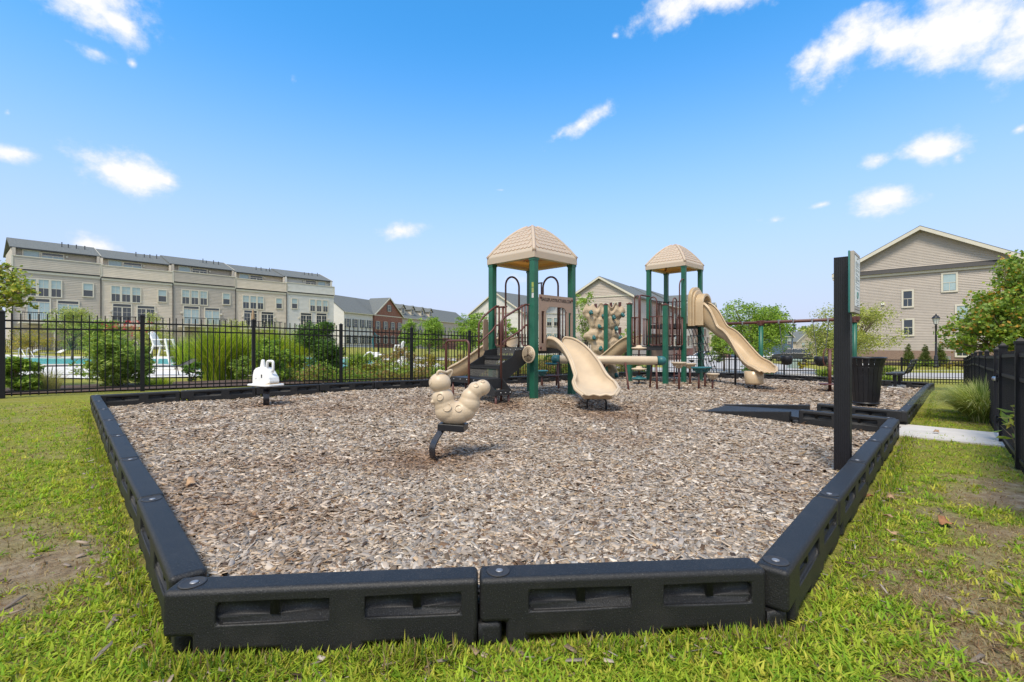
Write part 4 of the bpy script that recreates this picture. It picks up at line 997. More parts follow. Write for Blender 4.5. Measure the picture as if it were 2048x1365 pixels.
def net2():
    mb = MB(); n = Vector((.02,-.75,0)); y0 = -.07
    A = [Vector((S+.15+.23*k, y0, 1.66)) for k in range(5)]; B = [Vector((S+.05+.27*k, y0-.65, -.1)) for k in range(5)]
    for a, b in zip(A, B): mb.tube([a, b], .011, 6)
    for j in range(1, 7):
        t = j/7; mb.tube([a.lerp(b, t) for a, b in zip(A, B)], .010, 6)
        for a, b in zip(A, B): mb.ball(a.lerp(b, t), .026, 6)
    mb.build('climbing_net', M['black'], T2, True)
net2()
def ladder2():
    mb = MB()
    for z in (.18, .50, .82): mb.box(.42,.78,-.10,-.03,z-.012,z+.012)
    mb.tube([(.42,-.07,-.2),(.42,-.07,1.02)], .017, 8); mb.tube([(.78,-.07,-.2),(.78,-.07,1.02)], .017, 8)
    mb.build('ladder', M['maroon'], T2)
ladder2()
# ------------------------------------------------------------------ free-standing play pieces
def disc_climber():
    x, y = 3.77, 14.1; z = Mz(x, y)
    t = thing('disc_climber', 'maroon pole with stacked round tan and teal step discs in front of the rear tower', 'climber', (x, y, 0))
    mb = MB(); up = Vector((0,0,1)); d = Vector((.6,.6,0)).normalized()
    mb.tube([up*(z-.1), up*2.45]+arc_pts(d*.15+up*2.45, .15, PI, PI/2, 6, d, up)[1:]+[d*.62+up*2.6], .024, 10); mb.build('pole', M['maroon'], t, True)
    for zz, m in ((1.03,'tan'), (.41,'tan'), (.13,'teal')):
        q = MB(); q.lathe([(.05,-.06),(.21,-.03),(.222,-.01),(.215,.01),(.09,.03),(.08,.07),(.03,.08)], (0,0,zz), 24); q.build('step_disc', M[m], t, True)
disc_climber()
M['rock_tan'] = mat('textured_tan_rock_plastic', (.46,.355,.235), .7, .18, 5, .55, 28, bdist=.03)
def rock_wall():
    t = thing('climbing_wall', 'tall tan rock climbing wall with teal hand holds and a green post', 'climbing wall', (3.27,16.9,0))
    D = 17.0; o = Vector((3.27,16.9,0))
    rows = [(758,1214,1237),(748,1213,1238),(738,1216,1233),(726,1192,1231),(712,1184,1232),(700,1183,1232),(690,1182,1233),(682,1174,1240),(674,1166,1242),(668,1168,1238),(662,1178,1232),(655,1180,1236),(648,1178,1240),(640,1174,1239),(632,1168,1246),(624,1164,1251),(618,1166,1250),(613,1172,1243)]
    NX = 34; vs = []; fs = []; NZ = 90
    def edge(py):
        for (a, l, r), (b, l2_, r2) in zip(rows, rows[1:]):
            if b <= py <= a: k = (a-py)/(a-b); return l+(l2_-l)*k, r+(r2-r)*k
        return rows[-1][1:]
    cells = [(Vector((random.uniform(-.8,1.1), 0, random.uniform(-.1,2.6))), random.uniform(.75,1.3)) for _ in range(46)]
    cells = [(Vector((-.85+.46*i+(.22 if j % 2 else 0)+random.uniform(-.10,.10), 0, -.1+.40*j+random.uniform(-.10,.10))), random.uniform(.8,1.2)) for i in range(5) for j in range(8)]
    for side in (0, 1):
        for j in range(NZ+1):
            py = 760-(760-611.5)*j/NZ; l, r = edge(min(758, max(613, py)))
            for i in range(NX+1):
                u = i/NX; px = l+(r-l)*u; P = at(px, py, D)-o
                ds = sorted((((P.x-c.x)**2+(P.z-c.z)**2)**.5*k for c, k in cells))[:2]
                lump = min(.10, (ds[1]-ds[0])*.55)
                top = .0
                if j > NZ-4: pass
                env = min(1, (u*(1-u)*4)**.45 if 0 < u < 1 else 0)
                dd_ = (.10+lump*.9+.06*mnoise.noise(P*2.6)+.03*mnoise.noise(P*7)+.012*mnoise.noise(P*18))*env
                zt = P.z+(.07*math.sin(px*.42)+.04*math.sin(px*.23+1))*max(0, (j/NZ-.86)/.14)
                vs.append((P.x, P.y+(-dd_ if side == 0 else dd_*.8), zt))
    n1 = (NX+1)*(NZ+1)
    for j in range(NZ):
        for i in range(NX):
            a = j*(NX+1)+i; fs.append((a, a+1, a+NX+2, a+NX+1)); b = a+n1; fs.append((b+NX+1, b+NX+2, b+1, b))
    for i in range(NX):
        a = NZ*(NX+1)+i; fs.append((a, a+1, a+1+n1, a+n1))
    mb = MB(); mb.add(vs, fs); w = mb.build('rock_panel', M['rock_tan'], t, True)
    for px, py in ((1180,626),(1205,634),(1225,636),(1243,631),(1197,654),(1230,658),(1186,676),(1238,677),(1199,697),(1227,697),(1230,750)):
        P = at(px, py, D)-o; q = MB(); q.ball((P.x, P.y-.185, P.z), .082, 10, (.8,.8,1.15), Matrix.Rotation(random.uniform(-.6,.6), 3, 'Y')); q.ball((P.x+.03, P.y-.245, P.z-.03), .045, 8); q.build('climbing_hold', M['teal'], t, True)
    post_part(t, .0, -.32, -.3, 2.50, .13, True)
rock_wall()
def log_beam():
    t = thing('balance_beam', 'long tan balance roller with rounded teal ends standing on maroon legs', 'balance beam', (2.5,12.3,0))
    a, b = Vector((1.13,12.45,.735)), Vector((3.86,12.2,.71)); o = Vector((2.5,12.3,0)); d = (b-a).normalized(); r = .113
    q = Vector((0,0,1)).rotation_difference(d).to_matrix()
    mb = MB(); mb.lathe([(r-.01,0),(r,.012),(r,(b-a).length-.27),(r-.008,(b-a).length-.255)], a+d*.12-o, 28, q); mb.build('beam', M['tan'], t, True)
    for c, s in ((a, 1), (b, -1)):
        e = MB(); qq = q if s > 0 else q@Matrix.Rotation(PI, 3, 'X'); e.lathe([(.02,-.10),(.07,-.085),(.105,-.05),(r+.006,0),(r+.006,.115)], c-o, 24, qq); e.build('end_cap', M['teal'], t, True)
    for x, y in ((2.9,11.75), (3.62,12.5), (3.70,12.1), (1.2,12.9), (2.42,12.7), (1.18,11.9)):
        yb = a.y+(b.y-a.y)*(x-a.x)/(b.x-a.x); z = Mz(x, y)
        l = MB(); l.tube([(x-o.x, y-o.y, z-.1), (x-o.x, (y*.25+yb*.75)-o.y, .66)], .026, 10); l.build('leg', M['maroon'], t, True)
    for px, py, dd_, rr, m in ((1103,727,12.3,.17,'teal'), (1106,751,12.0,.17,'maroon')):
        P = at(px, py, dd_)-o; s = MB(); s.lathe([(.03,-.05),(rr-.02,-.03),(rr,-.01),(rr-.01,.006),(.02,.01)], P, 22); s.build('seat', M[m], t, True)
log_beam()
def pods():
    spec = [(1084,767,741,.17,'teal',13.2,'low teal step pod on a maroon leg beside the front tower'),
            (1358,779.8,724.5,.20,'tan',None,'tallest tan step pod in front of the rear tower'),
            (1380,770,727,.19,'tan',None,'tan step pod just behind the tallest tan pod'),
            (1397.5,779,734.5,.20,'teal',None,'nearer of the two teal step pods beside the rear tower'),
            (1410,775,734,.18,'teal',None,'further teal step pod half hidden by the nearer teal pod'),
            (1425,779,747,.175,'tan',None,'lowest tan step pod, last in the row towards the wave slide')]
    for px, pb, pt, r, m, dd_, lab in spec:
        z = .0; d = dd_ or (H+.02)*F/(pb-Y0)
        for _ in range(4):
            x = (px-1024)/F*d; z = Mz(x, d); d = (H-z)*F/(pb-Y0) if not dd_ else dd_
        x = (px-1024)/F*d; zt = H-(pt-Y0)/F*d
        t = thing('step_pod', lab, 'step pod', (x, d, 0), 0, 'step pods round the play towers')
        l = MB(); l.tube([(0,0,z-.1),(0,0,zt-.08)], .028, 10); l.build('leg', M['maroon'], t, True)
        q = MB(); q.lathe([(.04,-.165),(.075,-.155),(.10,-.11),(r-.03,-.045),(r,-.03),(r+.004,-.012),(r-.008,0),(.02,.004)], (0,0,zt), 24)
        for k in range(8):
            a = k*PI/4; q.cbox((math.cos(a)*(r-.07), math.sin(a)*(r-.07), zt-.075), (.07,.014,.06), Matrix.Rotation(a, 3, 'Z'))
        so_ = q.build('step', M[m], t, True); smooth_by_angle(so_, 50)
pods()
def spinner():
    x, y = 8.9, 13.3; z = Mz(x, y); t = thing('stand_spinner', 'maroon stand-up spinner pole with looped handles and a round foot plate', 'spinner', (x, y, z))
    mb = MB(); mb.tube([(0,0,-.1),(0,0,1.17)], .042, 14); mb.ball((0,0,1.17), .043, 12, (1,1,.6)); mb.build('pole', M['maroon'], t, True)
    mb = MB(); mb.lathe([(.05,0),(.27,.0),(.285,.012),(.27,.026),(.05,.03)], (0,0,.20), 28); mb.build('foot_plate', M['maroon'], t, True)
    for s in (-1, 1):
        mb = MB(); mb.tube([(0,0,1.17),(s*.08,0,1.20),(s*.15,0,1.16),(s*.185,0,1.05),(s*.185,0,.85),(s*.15,0,.74),(s*.06,0,.72)], .016, 8); mb.build('handle', M['maroon'], t, True)
spinner()
def swing_set():
    P = [Vector((7.25,18.15,0)), Vector((8.62,16.45,0)), Vector((10.17,14.1,0))]
    t = thing('swing_set', 'swing frame with green posts, long maroon top bar and black bucket seats on chains', 'swing set', (P[1].x, P[1].y, 0)); o = P[1]
    zb = 1.89; mb = MB(); mb.tube([Vector((P[0].x,P[0].y,zb))-o, Vector((P[1].x,P[1].y,zb))-o, Vector((P[2].x,P[2].y,zb))-o], .052, 14); mb.build('top_bar', M['maroon'], t, True)
    for p in P:
        z = Mz(p.x, p.y); q = MB(); r = .095 if p is not P[2] else .10
        q.tube([(p.x-o.x, p.y-o.y, z-.2), (p.x-o.x, p.y-o.y, zb-.10)], .058 if p is P[2] else .070, 20); q.build('post', M['green'], t, True)
        b = MB(); b.cbox((p.x-o.x, p.y-o.y, zb-.04), (.16,.16,.14)); b.cbox((p.x-o.x, p.y-o.y, zb+.01), (.26,.12,.12), Matrix.Rotation(math.atan2(-2.35,1.55), 3, 'Z')); b.build('bracket', M['maroon'], t, bevel=.01)
    d = (P[2]-P[1]); u = d.normalized()
    for s0, s1 in ((.223,.39), (.593,.754)):
        a, b = P[1]+d*s0, P[1]+d*s1; c = (a+b)/2
        for p, sg in ((a, -1), (b, 1)):
            cl = MB(); cl.cbox((p.x-o.x, p.y-o.y, zb), (.05,.13,.13), Matrix.Rotation(math.atan2(d.y, d.x), 3, 'Z')); cl.build('clamp', M['steel'], t, bevel=.01)
            ch = MB(); q0 = Vector((p.x, p.y, zb-.05))-o; q1 = Vector((c.x, c.y, .74))+u*.11*sg-o; n = 36
            for k in range(n):
                e0, e1 = q0.lerp(q1, k/n), q0.lerp(q1, (k+1.15)/n); off = Vector((.006,0,0)) if k % 2 else Vector((0,.006,0))
                ch.tube([e0+off, e1+off], .0065, 5); ch.tube([e0-off, e1-off], .0065, 5)
            ch.build('chain', M['steel_dark'], t, True)
        w = Vector((-u.y, u.x, 0)); s = MB(); cz = .60; cc = Vector((c.x, c.y, cz))-o
        # bucket: tub with open top and two leg holes
        vs = []; n = 20
        for zz, rr in ((.14,.155),(.13,.165),(.02,.16),(-.10,.13),(-.13,.06)):
            for k in range(n): a_ = 2*PI*k/n; vs.append(cc+u*(rr*math.cos(a_)*1.0)+w*(rr*math.sin(a_)*.9)+Vector((0,0,zz)))
        fs = [(i*n+k, i*n+(k+1) % n, (i+1)*n+(k+1) % n, (i+1)*n+k) for i in range(4) for k in range(n) if not (i == 2 and (k in (3,4,5,6)))]; fs.append(tuple(range(4*n, 5*n)))
        s.add(vs, fs); so = s.build('bucket_seat', M['black'], t, True); m_ = so.modifiers.new('solid', 'SOLIDIFY'); m_.thickness = .02
    for s0 in (.28, .60):
        p = P[1]+(P[0]-P[1])*s0; cl = MB(); cl.cbox((p.x-o.x, p.y-o.y, zb), (.05,.13,.13), Matrix.Rotation(math.atan2(-1.7,1.37), 3, 'Z')); cl.build('clamp', M['steel'], t, bevel=.01)
swing_set()
# ------------------------------------------------------------------ spring riders
def plane_rider():
    x, y = -4.46, 8.63; z = Mz(x, y)
    t = thing('spring_rider', 'white plastic vehicle-shaped spring rider with an upright grip and a square handle', 'spring rider', (x, y, z), R(-24), 'spring riders on the wood chips')
    k = .46-z+.0  # plate height
    hull = MB()
    bm = bmesh.new()
    def H_(pts):
        b = bmesh.new()
        for p in pts: b.verts.new(p)
        bmesh.ops.convex_hull(b, input=b.verts[:]); return b
    # cab, swept back from a rounded rear to a slanted nose
    pts = []
    for s in (-1, 1):
        pts += [(-.225,s*.125,.40),(-.235,s*.115,.53),(-.222,s*.10,.61),(-.185,s*.085,.648),(-.10,s*.085,.665),(.03,s*.095,.655),(.11,s*.105,.595),(.205,s*.105,.505),(.225,s*.10,.45),(.215,s*.095,.425),(.10,s*.13,.40),(0,s*.135,.40),(-.06,s*.125,.56),(.05,s*.135,.55)]
    pts = [(x_*.93, y_, .40+(z_-.40)*1.16) for x_, y_, z_ in pts]
    b = H_(pts); me = bpy.data.meshes.new('cab'); b.to_mesh(me); b.free(); me.materials.append(M['white'])
    o = bpy.data.objects.new('body', me); COL.objects.link(o); o.parent = t; me.polygons.foreach_set('use_smooth', [True]*len(me.polygons))
    bv = o.modifiers.new('bevel', 'BEVEL'); bv.width = .014; bv.segments = 3; bv.angle_limit = R(22); bv.harden_normals = True
    nose = MB(); nose.add([(.10,-.126,.402),(.212,-.094,.427),(.222,-.096,.447),(.10,.126,.402),(.212,.094,.427),(.222,.096,.447)], [(0,1,2),(3,5,4),(0,3,4,1),(1,4,5,2),(0,2,5,3)]); 
    pl = MB(); pl.zprism([(-.34,-.07),(-.31,-.155),(.20,-.20),(.26,-.15),(.27,.15),(.20,.20),(-.31,.155),(-.34,.07)], .365, .402); pl.build('base_plate', M['white'], t, bevel=.014)
    gr = MB(); gr.add([(-.10,-.03,.655),(.0,-.03,.655),(-.015,-.022,.80),(-.075,-.022,.80),(-.10,.03,.655),(0,.03,.655),(-.015,.022,.80),(-.075,.022,.80)], [(0,1,2,3),(7,6,5,4),(0,3,7,4),(1,5,6,2),(3,2,6,7),(0,4,5,1)]); g_ = gr.build('grip', M['white'], t, bevel=.016); g_.location = (-.045,0,.042)
    hd = MB(); rr = .03; pts = [(.04,0,.62),(.04,0,.74)]+[(.07-.03*math.cos(a),0,.74+.03*math.sin(a)) for a in (.5,1.0,PI/2)]+[(.16+.03*math.sin(a),0,.74+.03*math.cos(a)) for a in (0,.5,1.0,PI/2)]+[(.19,0,.62),(.17,0,.57)]
    hd.tube(pts, .023, 10); h = hd.build('handle', M['white'], t, True)
    h.location = (-.02,.0,.045)
    ve = MB()
    ve.box(.03,.055,-.1385,-.12,.52,.58); ve.box(-.12,-.10,-.1275,-.11,.49,.51); ve.build('vent_slots', M['dark'], t)
    un = MB(); un.add([(.085,-.131,.4025),(.212,-.101,.4255),(.212,.101,.4255),(.085,.131,.4025),(.19,-.10,.396),(.19,.10,.396)], [(0,1,2,3),(0,4,1),(3,2,5),(1,4,5,2),(0,3,5,4)]); un.build('nose_underside', M['tan'], t)
    sb = MB(); sb.box(-.10,.08,-.07,.07,.31,.364); sb.build('mount', M['black'], t, bevel=.006)
    c_spring(t, (0,0,.315), (.0,0,-.05), .065, .10, R(-42))
def c_spring(t, top, bot, bulge, w, rz=R(35)):
    top, bot = Vector(top), Vector(bot); tw = Matrix.Rotation(rz, 3, 'Z'); c0 = Vector((top.x, top.y, 0)); n = 12; vs = []; fs = []; th = .011
    for i in range(n+1):
        k = i/n; p = top.lerp(bot, k)+Vector((math.sin(k*PI)*bulge, 0, 0)); q = top.lerp(bot, min(1, k+.02))+Vector((math.sin(min(1, k+.02)*PI)*bulge, 0, 0)); q0 = top.lerp(bot, max(0, k-.02))+Vector((math.sin(max(0, k-.02)*PI)*bulge, 0, 0))
        d = (q-q0).normalized(); nn = Vector((-d.z, 0, d.x))
        for a, b in ((-w/2, -th/2), (w/2, -th/2), (w/2, th/2), (-w/2, th/2)): vs.append(p+Vector((0, a, 0))+nn*b)
    for i in range(n):
        for k in range(4): fs.append((i*4+k, i*4+(k+1) % 4, (i+1)*4+(k+1) % 4, (i+1)*4+k))
    fs += [(0,1,2,3), tuple(range(n*4+3, n*4-1, -1))]
    vs = [tw@(v-c0)+c0 for v in vs]
    mb = MB(); mb.add(vs, fs); o = mb.build('leaf_spring', M['spring'], t, True); smooth_by_angle(o, 45)
M['spring'] = mat('black_gloss_spring', (.012,.013,.018), .22, .2, 12, spec=.7)
plane_rider()
def bug_rider():
    D = 4.56; x0, y0 = (903-1024)/F*D, D; zg = Mz(x0, y0)
    t = thing('spring_rider', 'tan plastic caterpillar-shaped spring rider with looped feelers and a raised tail', 'spring rider', (x0, y0, 0), R(6), 'spring riders on the wood chips')
    o = Vector((x0, y0, 0)); sc_ = D/F; L_ = lambda px, py, dy=0: (at(px, py, D)-o)+Vector((0, dy, 0))
    bd = MB()
    for px, py, r, sx, sz in ((880,766,22,1.0,.92),(886,797,22.5,1,.95),(896,822,25,1.05,.95),(914,827,25,1.1,.95),(938,808,22,1,.98),(941,795,19.5,1,1),(951,782,18,.95,1),(965,776,16,1,1),(904,830,23,1.25,.85),(927,822,23,1.1,.95),(890,810,22,1,1)): bd.ball(L_(px, py), r*sc_, 24, (sx,.96,sz))
    for s in (-1, 1): bd.ball(L_(865.5,803,-.0)+Vector((.0,s*.045,0)), 4*sc_, 12)
    b = bd.build('body', M['tan'], t, True)
    rm = b.modifiers.new('fuse', 'REMESH'); rm.mode = 'VOXEL'; rm.voxel_size = .0065; rm.use_smooth_shade = True
    sm = b.modifiers.new('smooth', 'SMOOTH'); sm.iterations = 5; sm.factor = .5
    an = MB(); pts = [L_(876,755,-.045), L_(875,746,-.05), L_(879,741,-.05), L_(886,743,-.04), L_(892,746,-.0), L_(898,742,.035), L_(903,741,.05), L_(904,746,.055), L_(897,757,.05)]
    # smooth the feeler path
    for _ in range(2):
        q = [pts[0]]
        for a, c in zip(pts, pts[1:]): q += [a*.75+c*.25, a*.25+c*.75]
        pts = q+[pts[-1]]
    an.tube(pts, .0125, 10); an.build('feelers', M['tan'], t, True)
    rg = MB()
    def ring(px, py, r, nrm, dep, z):
        c = L_(px, py); nrm = Vector(nrm).normalized(); a = nrm.orthogonal().normalized(); b_ = nrm.cross(a); c = c+nrm*dep
        rg.tube([c+(a*math.cos(2*PI*k/18)+b_*math.sin(2*PI*k/18))*r for k in range(19)], z, 6)
    ring(886,797,.030,(-.25,-1,.25),.103,.005); ring(898,821,.038,(-.15,-1,.42),.113,.005); ring(914,826,.032,(.15,-1,.55),.112,.005); ring(953,781,.022,(-.1,-.75,.6),.080,.0045); ring(965,775,.018,(0,-.6,.8),.072,.004); ring(880,766,.03,(-1,-.5,.2),.097,.004)
    rg.build('embossed_rings', M['tan'], t, True)
    zt = at(0, 853, D).z
    pl = MB(); pl.box(-.13,.125,-.095,.095,zt-.035,zt+.03); p_ = pl.build('mount', M['black'], t, bevel=.006); p_.rotation_euler = (0,R(3),R(-14))
    sp2 = thing
    c_spring(t, (-.09,0,zt-.03), (-.145,-.0,zg-.05), -.085, .088, R(38))
bug_rider()
# ------------------------------------------------------------------ sign, bin, bench
def sign():
    x, y = 2.87, 4.12; z = Mz(x, y)
    t = thing('sign_post', 'tall black ribbed post carrying a green-edged rules board near the right border', 'sign', (x, y, 0), math.atan2(.736,.677))
    mb = MB(); w = .058; zt = 1.875
    prof = []; n = 9
    for side in range(4):
        for k in range(n):
            a = -w+2*w*k/n; e = w
            seg = [(a, e-.0), (a+2*w/n*.62, e-.0), (a+2*w/n*.66, e-.0045), (a+2*w/n*.96, e-.0045)]
            for p, q in seg:
                prof.append({0: (p, -q), 1: (q, p), 2: (-p, q), 3: (-q, -p)}[side])
    mb.zprism(prof, z-.15, zt); mb.build('post', M['sign_post'], t)
    # board on the outer face (local -y), standing a little above the post
    bd = MB(); bd.box(-.185,.185,-w-.016,-w-.001,1.385,1.905); b = bd.build('board', M['sign_green'], t, bevel=.008)
    fa = MB(); fa.box(-.180,.180,-w-.043,-w-.0165,1.390,1.900); f = fa.build('face', M['panel_light'], b, bevel=.003)
    gr = MB()
    for a, c, e, g_ in ((-.150,.150,1.415,1.42), (-.150,.150,1.872,1.877)): gr.box(a, c, -w-.0437, -w-.0432, e, g_)
    gr.build('frame_line', M['text'], f)
    pa = MB(); pa.box(-.135,.135,-w-.0452,-w-.0432,1.445,1.865); p = pa.build('notice_sheet', M['paper'], f)
    tx = MB(); yy = -w-.0458; zz = 1.835; r = random.Random(4)
    for k in range(26):
        zz -= .0112 if k % 5 else .02
        if zz < 1.58: break
        xx = -.115
        while xx < .10:
            l = r.uniform(.012, .04); tx.box(xx, min(.115, xx+l), yy, yy+.0004, zz, zz+.0052); xx += l+.006
            if r.random() < .07: break
    for zz in (1.475,1.49): tx.box(-.07,.07,yy,yy+.0004,zz,zz+.005)
    tx.build('lettering', M['ink'], p)
    ov = MB(); ov.tube([(.035*math.cos(2*PI*k/20), yy, 1.54+.026*math.sin(2*PI*k/20)) for k in range(21)], .004, 5); ov.build('round_emblem', M['sign_green'], p)
    sc_ = MB()
    for z_ in (1.85,1.455): sc_.ball((0,yy,z_), .007, 8)
    sc_.build('screws', M['text'], p, True)
    ye = MB(); ye.box(-w-.006,w+.006,-w-.006,w+.006,z-.02,z+.012); ye.build('ground_band', M['yellow'], t)
M['sign_post'] = mat('black_ribbed_plastic', (.010,.010,.013), .42, .15, 20); M['sign_green'] = mat('sign_green', (.03,.17,.15), .45, .08); M['panel_light'] = mat('sign_face', (.40,.36,.31), .5, .04); M['paper'] = mat('notice_paper', (.72,.74,.73), .5, .03); M['ink'] = mat('grey_print', (.22,.26,.28), .6, .1)
sign()
def bin_():
    x, y = 7.33, 9.85; z = Mz(x, y)
    t = thing('litter_bin', 'large black slatted steel litter bin standing on the wood chips', 'litter bin', (x, y, z))
    n = 20
    for k in range(n):
        a = 2*PI*k/n; mb = MB(); ca, sa = math.cos(a), math.sin(a); tv = Vector((-sa, ca, 0)); rv = Vector((ca, sa, 0)); vs = []; prof = [(.225,.05),(.25,.35),(.275,.66),(.295,.82),(.335,.97),(.345,.99)]
        for r, h in prof:
            w = .0375*r/.26
            for e, th in ((-1, 0), (1, 0), (1, .007), (-1, .007)): vs.append(rv*(r-th)+tv*(w*e)+Vector((0,0,h)))
        m_ = len(prof); fs = [(i*4+q, i*4+(q+1) % 4, (i+1)*4+(q+1) % 4, (i+1)*4+q) for i in range(m_-1) for q in range(4)]
        mb.add(vs, fs); mb.build('slat', M['black'], t)
    for nm, r, h, tr in (('top_rim',.345,1.0,.018), ('band',.282,.80,.0),('band',.228,.07,0)):
        mb = MB()
        if tr: mb.tube([(r*math.cos(2*PI*k/36), r*math.sin(2*PI*k/36), h) for k in range(37)], tr, 8, False)
        else: mb.lathe([(r-.012,-.02),(r+.008,-.02),(r+.010,.02),(r-.010,.02)], (0,0,h), 36)
        mb.build(nm, M['black'], t, True)
    mb = MB(); mb.lathe([(.20,.04),(.215,.05),(.255,.84),(.245,.84),(.205,.06),(.001,.05)], (0,0,0), 28); mb.build('liner', M['dark'], t, True)
    rnd = random.Random(3); bg = MB()
    bg.lathe([(.245,.70),(.25,.84),(.262,.865),(.24,.86),(.12,.80),(.001,.78)], (0,0,0), 24); b = bg.build('bin_bag', M['white'], t, True)
    for v in b.data.vertices: v.co += Vector((rnd.uniform(-.012,.012), rnd.uniform(-.012,.012), rnd.uniform(-.02,.02)))
bin_()
def bench():
    x, y = 12.1, 14.7; z = Mz(x, y)
    t = thing('park_bench', 'black metal bench seen from its end, standing on a concrete footing', 'bench', (x, y, z), R(-45))
    # seat faces local -x ; long axis local y
    st = MB(); bk = MB()
    for k in range(5): st.box(-.42+.09*k, -.345+.09*k, 0, 1.5, .44+.004*k, .465+.004*k)
    st.build('seat', M['black'], t, bevel=.006)
    for k in range(4):
        a = Vector((.06+.045*k, 0, .54+.105*k)); Mr = Matrix.Rotation(R(-68), 3, 'Y'); bk.cbox((a.x, .75, a.z), (.085,1.5,.022), Mr)
    bk.build('backrest', M['black'], t, bevel=.006)
    for yy in (.03, 1.47):
        f = MB(); f.tube([(-.43,yy,.44),(-.2,yy,.425),(-.02,yy,.43),(.05,yy,.48),(.22,yy,.90)], .024, 8); f.build('end_frame', M['black'], t, True)
    for yy in (.25, 1.25):
        l = MB(); l.box(-.26,-.18,yy-.04,yy+.04,-.05,.43); l.build('leg', M['black'], t)
    cp = MB()
    for yy in (.25, 1.25): cp.lathe([(.18,-.05),(.18,.025),(.15,.035),(.001,.035)], (-.22,yy,0), 20)
    cp.build('footing', M['concrete'], t)
bench()
# ------------------------------------------------------------------ houses
def xprism(mb, poly, x0, x1):        # polygon in (y,z) extruded along x
    n = len(poly); vs = [(x0, p[0], p[1]) for p in poly]+[(x1, p[0], p[1]) for p in poly]
    return mb.add(vs, [tuple(range(n-1, -1, -1)), tuple(range(n, 2*n))]+[(i, (i+1) % n, (i+1) % n+n, i+n) for i in range(n)])
class Wall:
    """vertical wall line A->B seen from outside with A on the left; gives (s, z) of a photo pixel on that wall"""
    def __init__(s, A, B): s.A = Vector(A); s.B = Vector(B); s.d = (s.B-s.A).normalized(); s.len = (s.B-s.A).length; s.ang = math.atan2(s.d.y, s.d.x)
    def uv(s, px, py):
        r = (px-1024)/F; k = (r*s.A.y-s.A.x)/(s.d.x-r*s.d.y); Y = s.A.y+s.d.y*k; return k, H-(py-Y0)/F*Y
_wc = {}
def window(parent, s, z, w, h, kind='sash', tr=.10, fm='cream', rot=0, y=0.0, blind=.5, shut=None):
    """window centred at s with its sill at z on the parent's front wall (or a side wall with rot)"""
    key = (round(w, 2), round(h, 2), kind, tr, fm, blind)
    if key not in _wc:
        fr = MB(); fr.box(-w/2-tr,-w/2,-.075,.03,-tr,h+tr); fr.box(w/2,w/2+tr,-.075,.03,-tr,h+tr); fr.box(-w/2,w/2,-.07,.03,h,h+tr); fr.box(-w/2,w/2,-.09,.03,-tr,0)
        if kind == 'sash': fr.box(-w/2,w/2,-.045,0,h*.48,h*.48+.05); fr.box(-.015,.015,-.04,0,0,h*.48) if tr > .11 else None
        if kind == 'sash6':
            fr.box(-w/2,w/2,-.045,0,h*.48,h*.48+.05); fr.box(-.015,.015,-.035,0,0,h*.48); fr.box(-.015,.015,-.035,0,h*.48+.05,h); fr.box(-w/2,w/2,-.032,0,h*.74,h*.74+.025)
        if kind == 'door':
            fr.box(-.06,.06,-.045,0,0,h*.84); fr.box(-w/2,w/2,-.05,0,h*.84,h*.84+.09)
            for k in (1, 2, 3): fr.box(-w/2,-.06,-.03,0,h*.2*k,h*.2*k+.025); fr.box(.06,w/2,-.03,0,h*.2*k,h*.2*k+.025)
            fr.box(-w/4-.045,-w/4+.0-.02,-.028,0,0,h*.84); fr.box(w/4+.02,w/4+.045,-.028,0,0,h*.84); fr.box(-w/2,-.06,-.036,0,0,.22); fr.box(.06,w/2,-.036,0,0,.22)
        me = bpy.data.meshes.new('window'); me.from_pydata(fr.v, [], fr.f); me.materials.append(M[fm])
        pa = MB(); pa.box(-w/2,w/2,-.02,.0,0,h); mp = bpy.data.meshes.new('pane'); mp.from_pydata(pa.v, [], pa.f); mp.materials.append(M['glass'])
        mbl = None
        if blind > 0:
            bl = MB(); top = h*.83 if kind == 'door' else h-.01; bot = .23 if kind == 'door' else h*(1-blind); bl.box(-w/2+.01,w/2-.01,-.0225,-.0205,bot,top); mbl = bpy.data.meshes.new('blind'); mbl.from_pydata(bl.v, [], bl.f); mbl.materials.append(M['blind'])
        _wc[key] = (me, mp, mbl)
    me, mp, mbl = _wc[key]
    o = bpy.data.objects.new('window' if kind != 'door' else 'patio_door', me); COL.objects.link(o); o.parent = parent; o.location = (s, y-.03, z) if not rot else s; o.rotation_euler = (0, 0, rot)
    p = bpy.data.objects.new('pane', mp); COL.objects.link(p); p.parent = o
    if mbl: b = bpy.data.objects.new('blind', mbl); COL.objects.link(b); b.parent = o
    if shut:
        sw = .38
        for a_, b_ in ((-w/2-tr-sw,-w/2-tr-.01), (w/2+tr+.01,w/2+tr+sw)): q = MB(); q.box(a_,b_,-.05,.02,-.02,h+.02); q.build('shutter', M[shut], o)
    return o
def clap(mb, z0, z1, pitch, span, y=0.0, out=.032):
    """lapped siding boards on the wall face y: each course leans out to a lower lip; span(z) gives its two ends"""
    z = z0
    while z < z1-.01:
        zt = min(z+pitch, z1); a, b = span(z); c, d = span(zt)
        if b-a > .05: mb.add([(a,y-out,z),(b,y-out,z),(d,y-.004,zt),(c,y-.004,zt),(a,y-.003,z),(b,y-.003,z)], [(0,1,2,3),(4,5,1,0)])
        z += pitch
SID = {k: siding('siding_'+k, c) for k, c in dict(greige=(.46,.41,.34), cream=(.62,.54,.43), brownish=(.43,.385,.325), palegreen=(.58,.575,.53), white=(.62,.60,.56), taupe=(.40,.35,.30), pinkish=(.46,.395,.335), blue=(.085,.135,.21), tan=(.5,.42,.33)).items()}
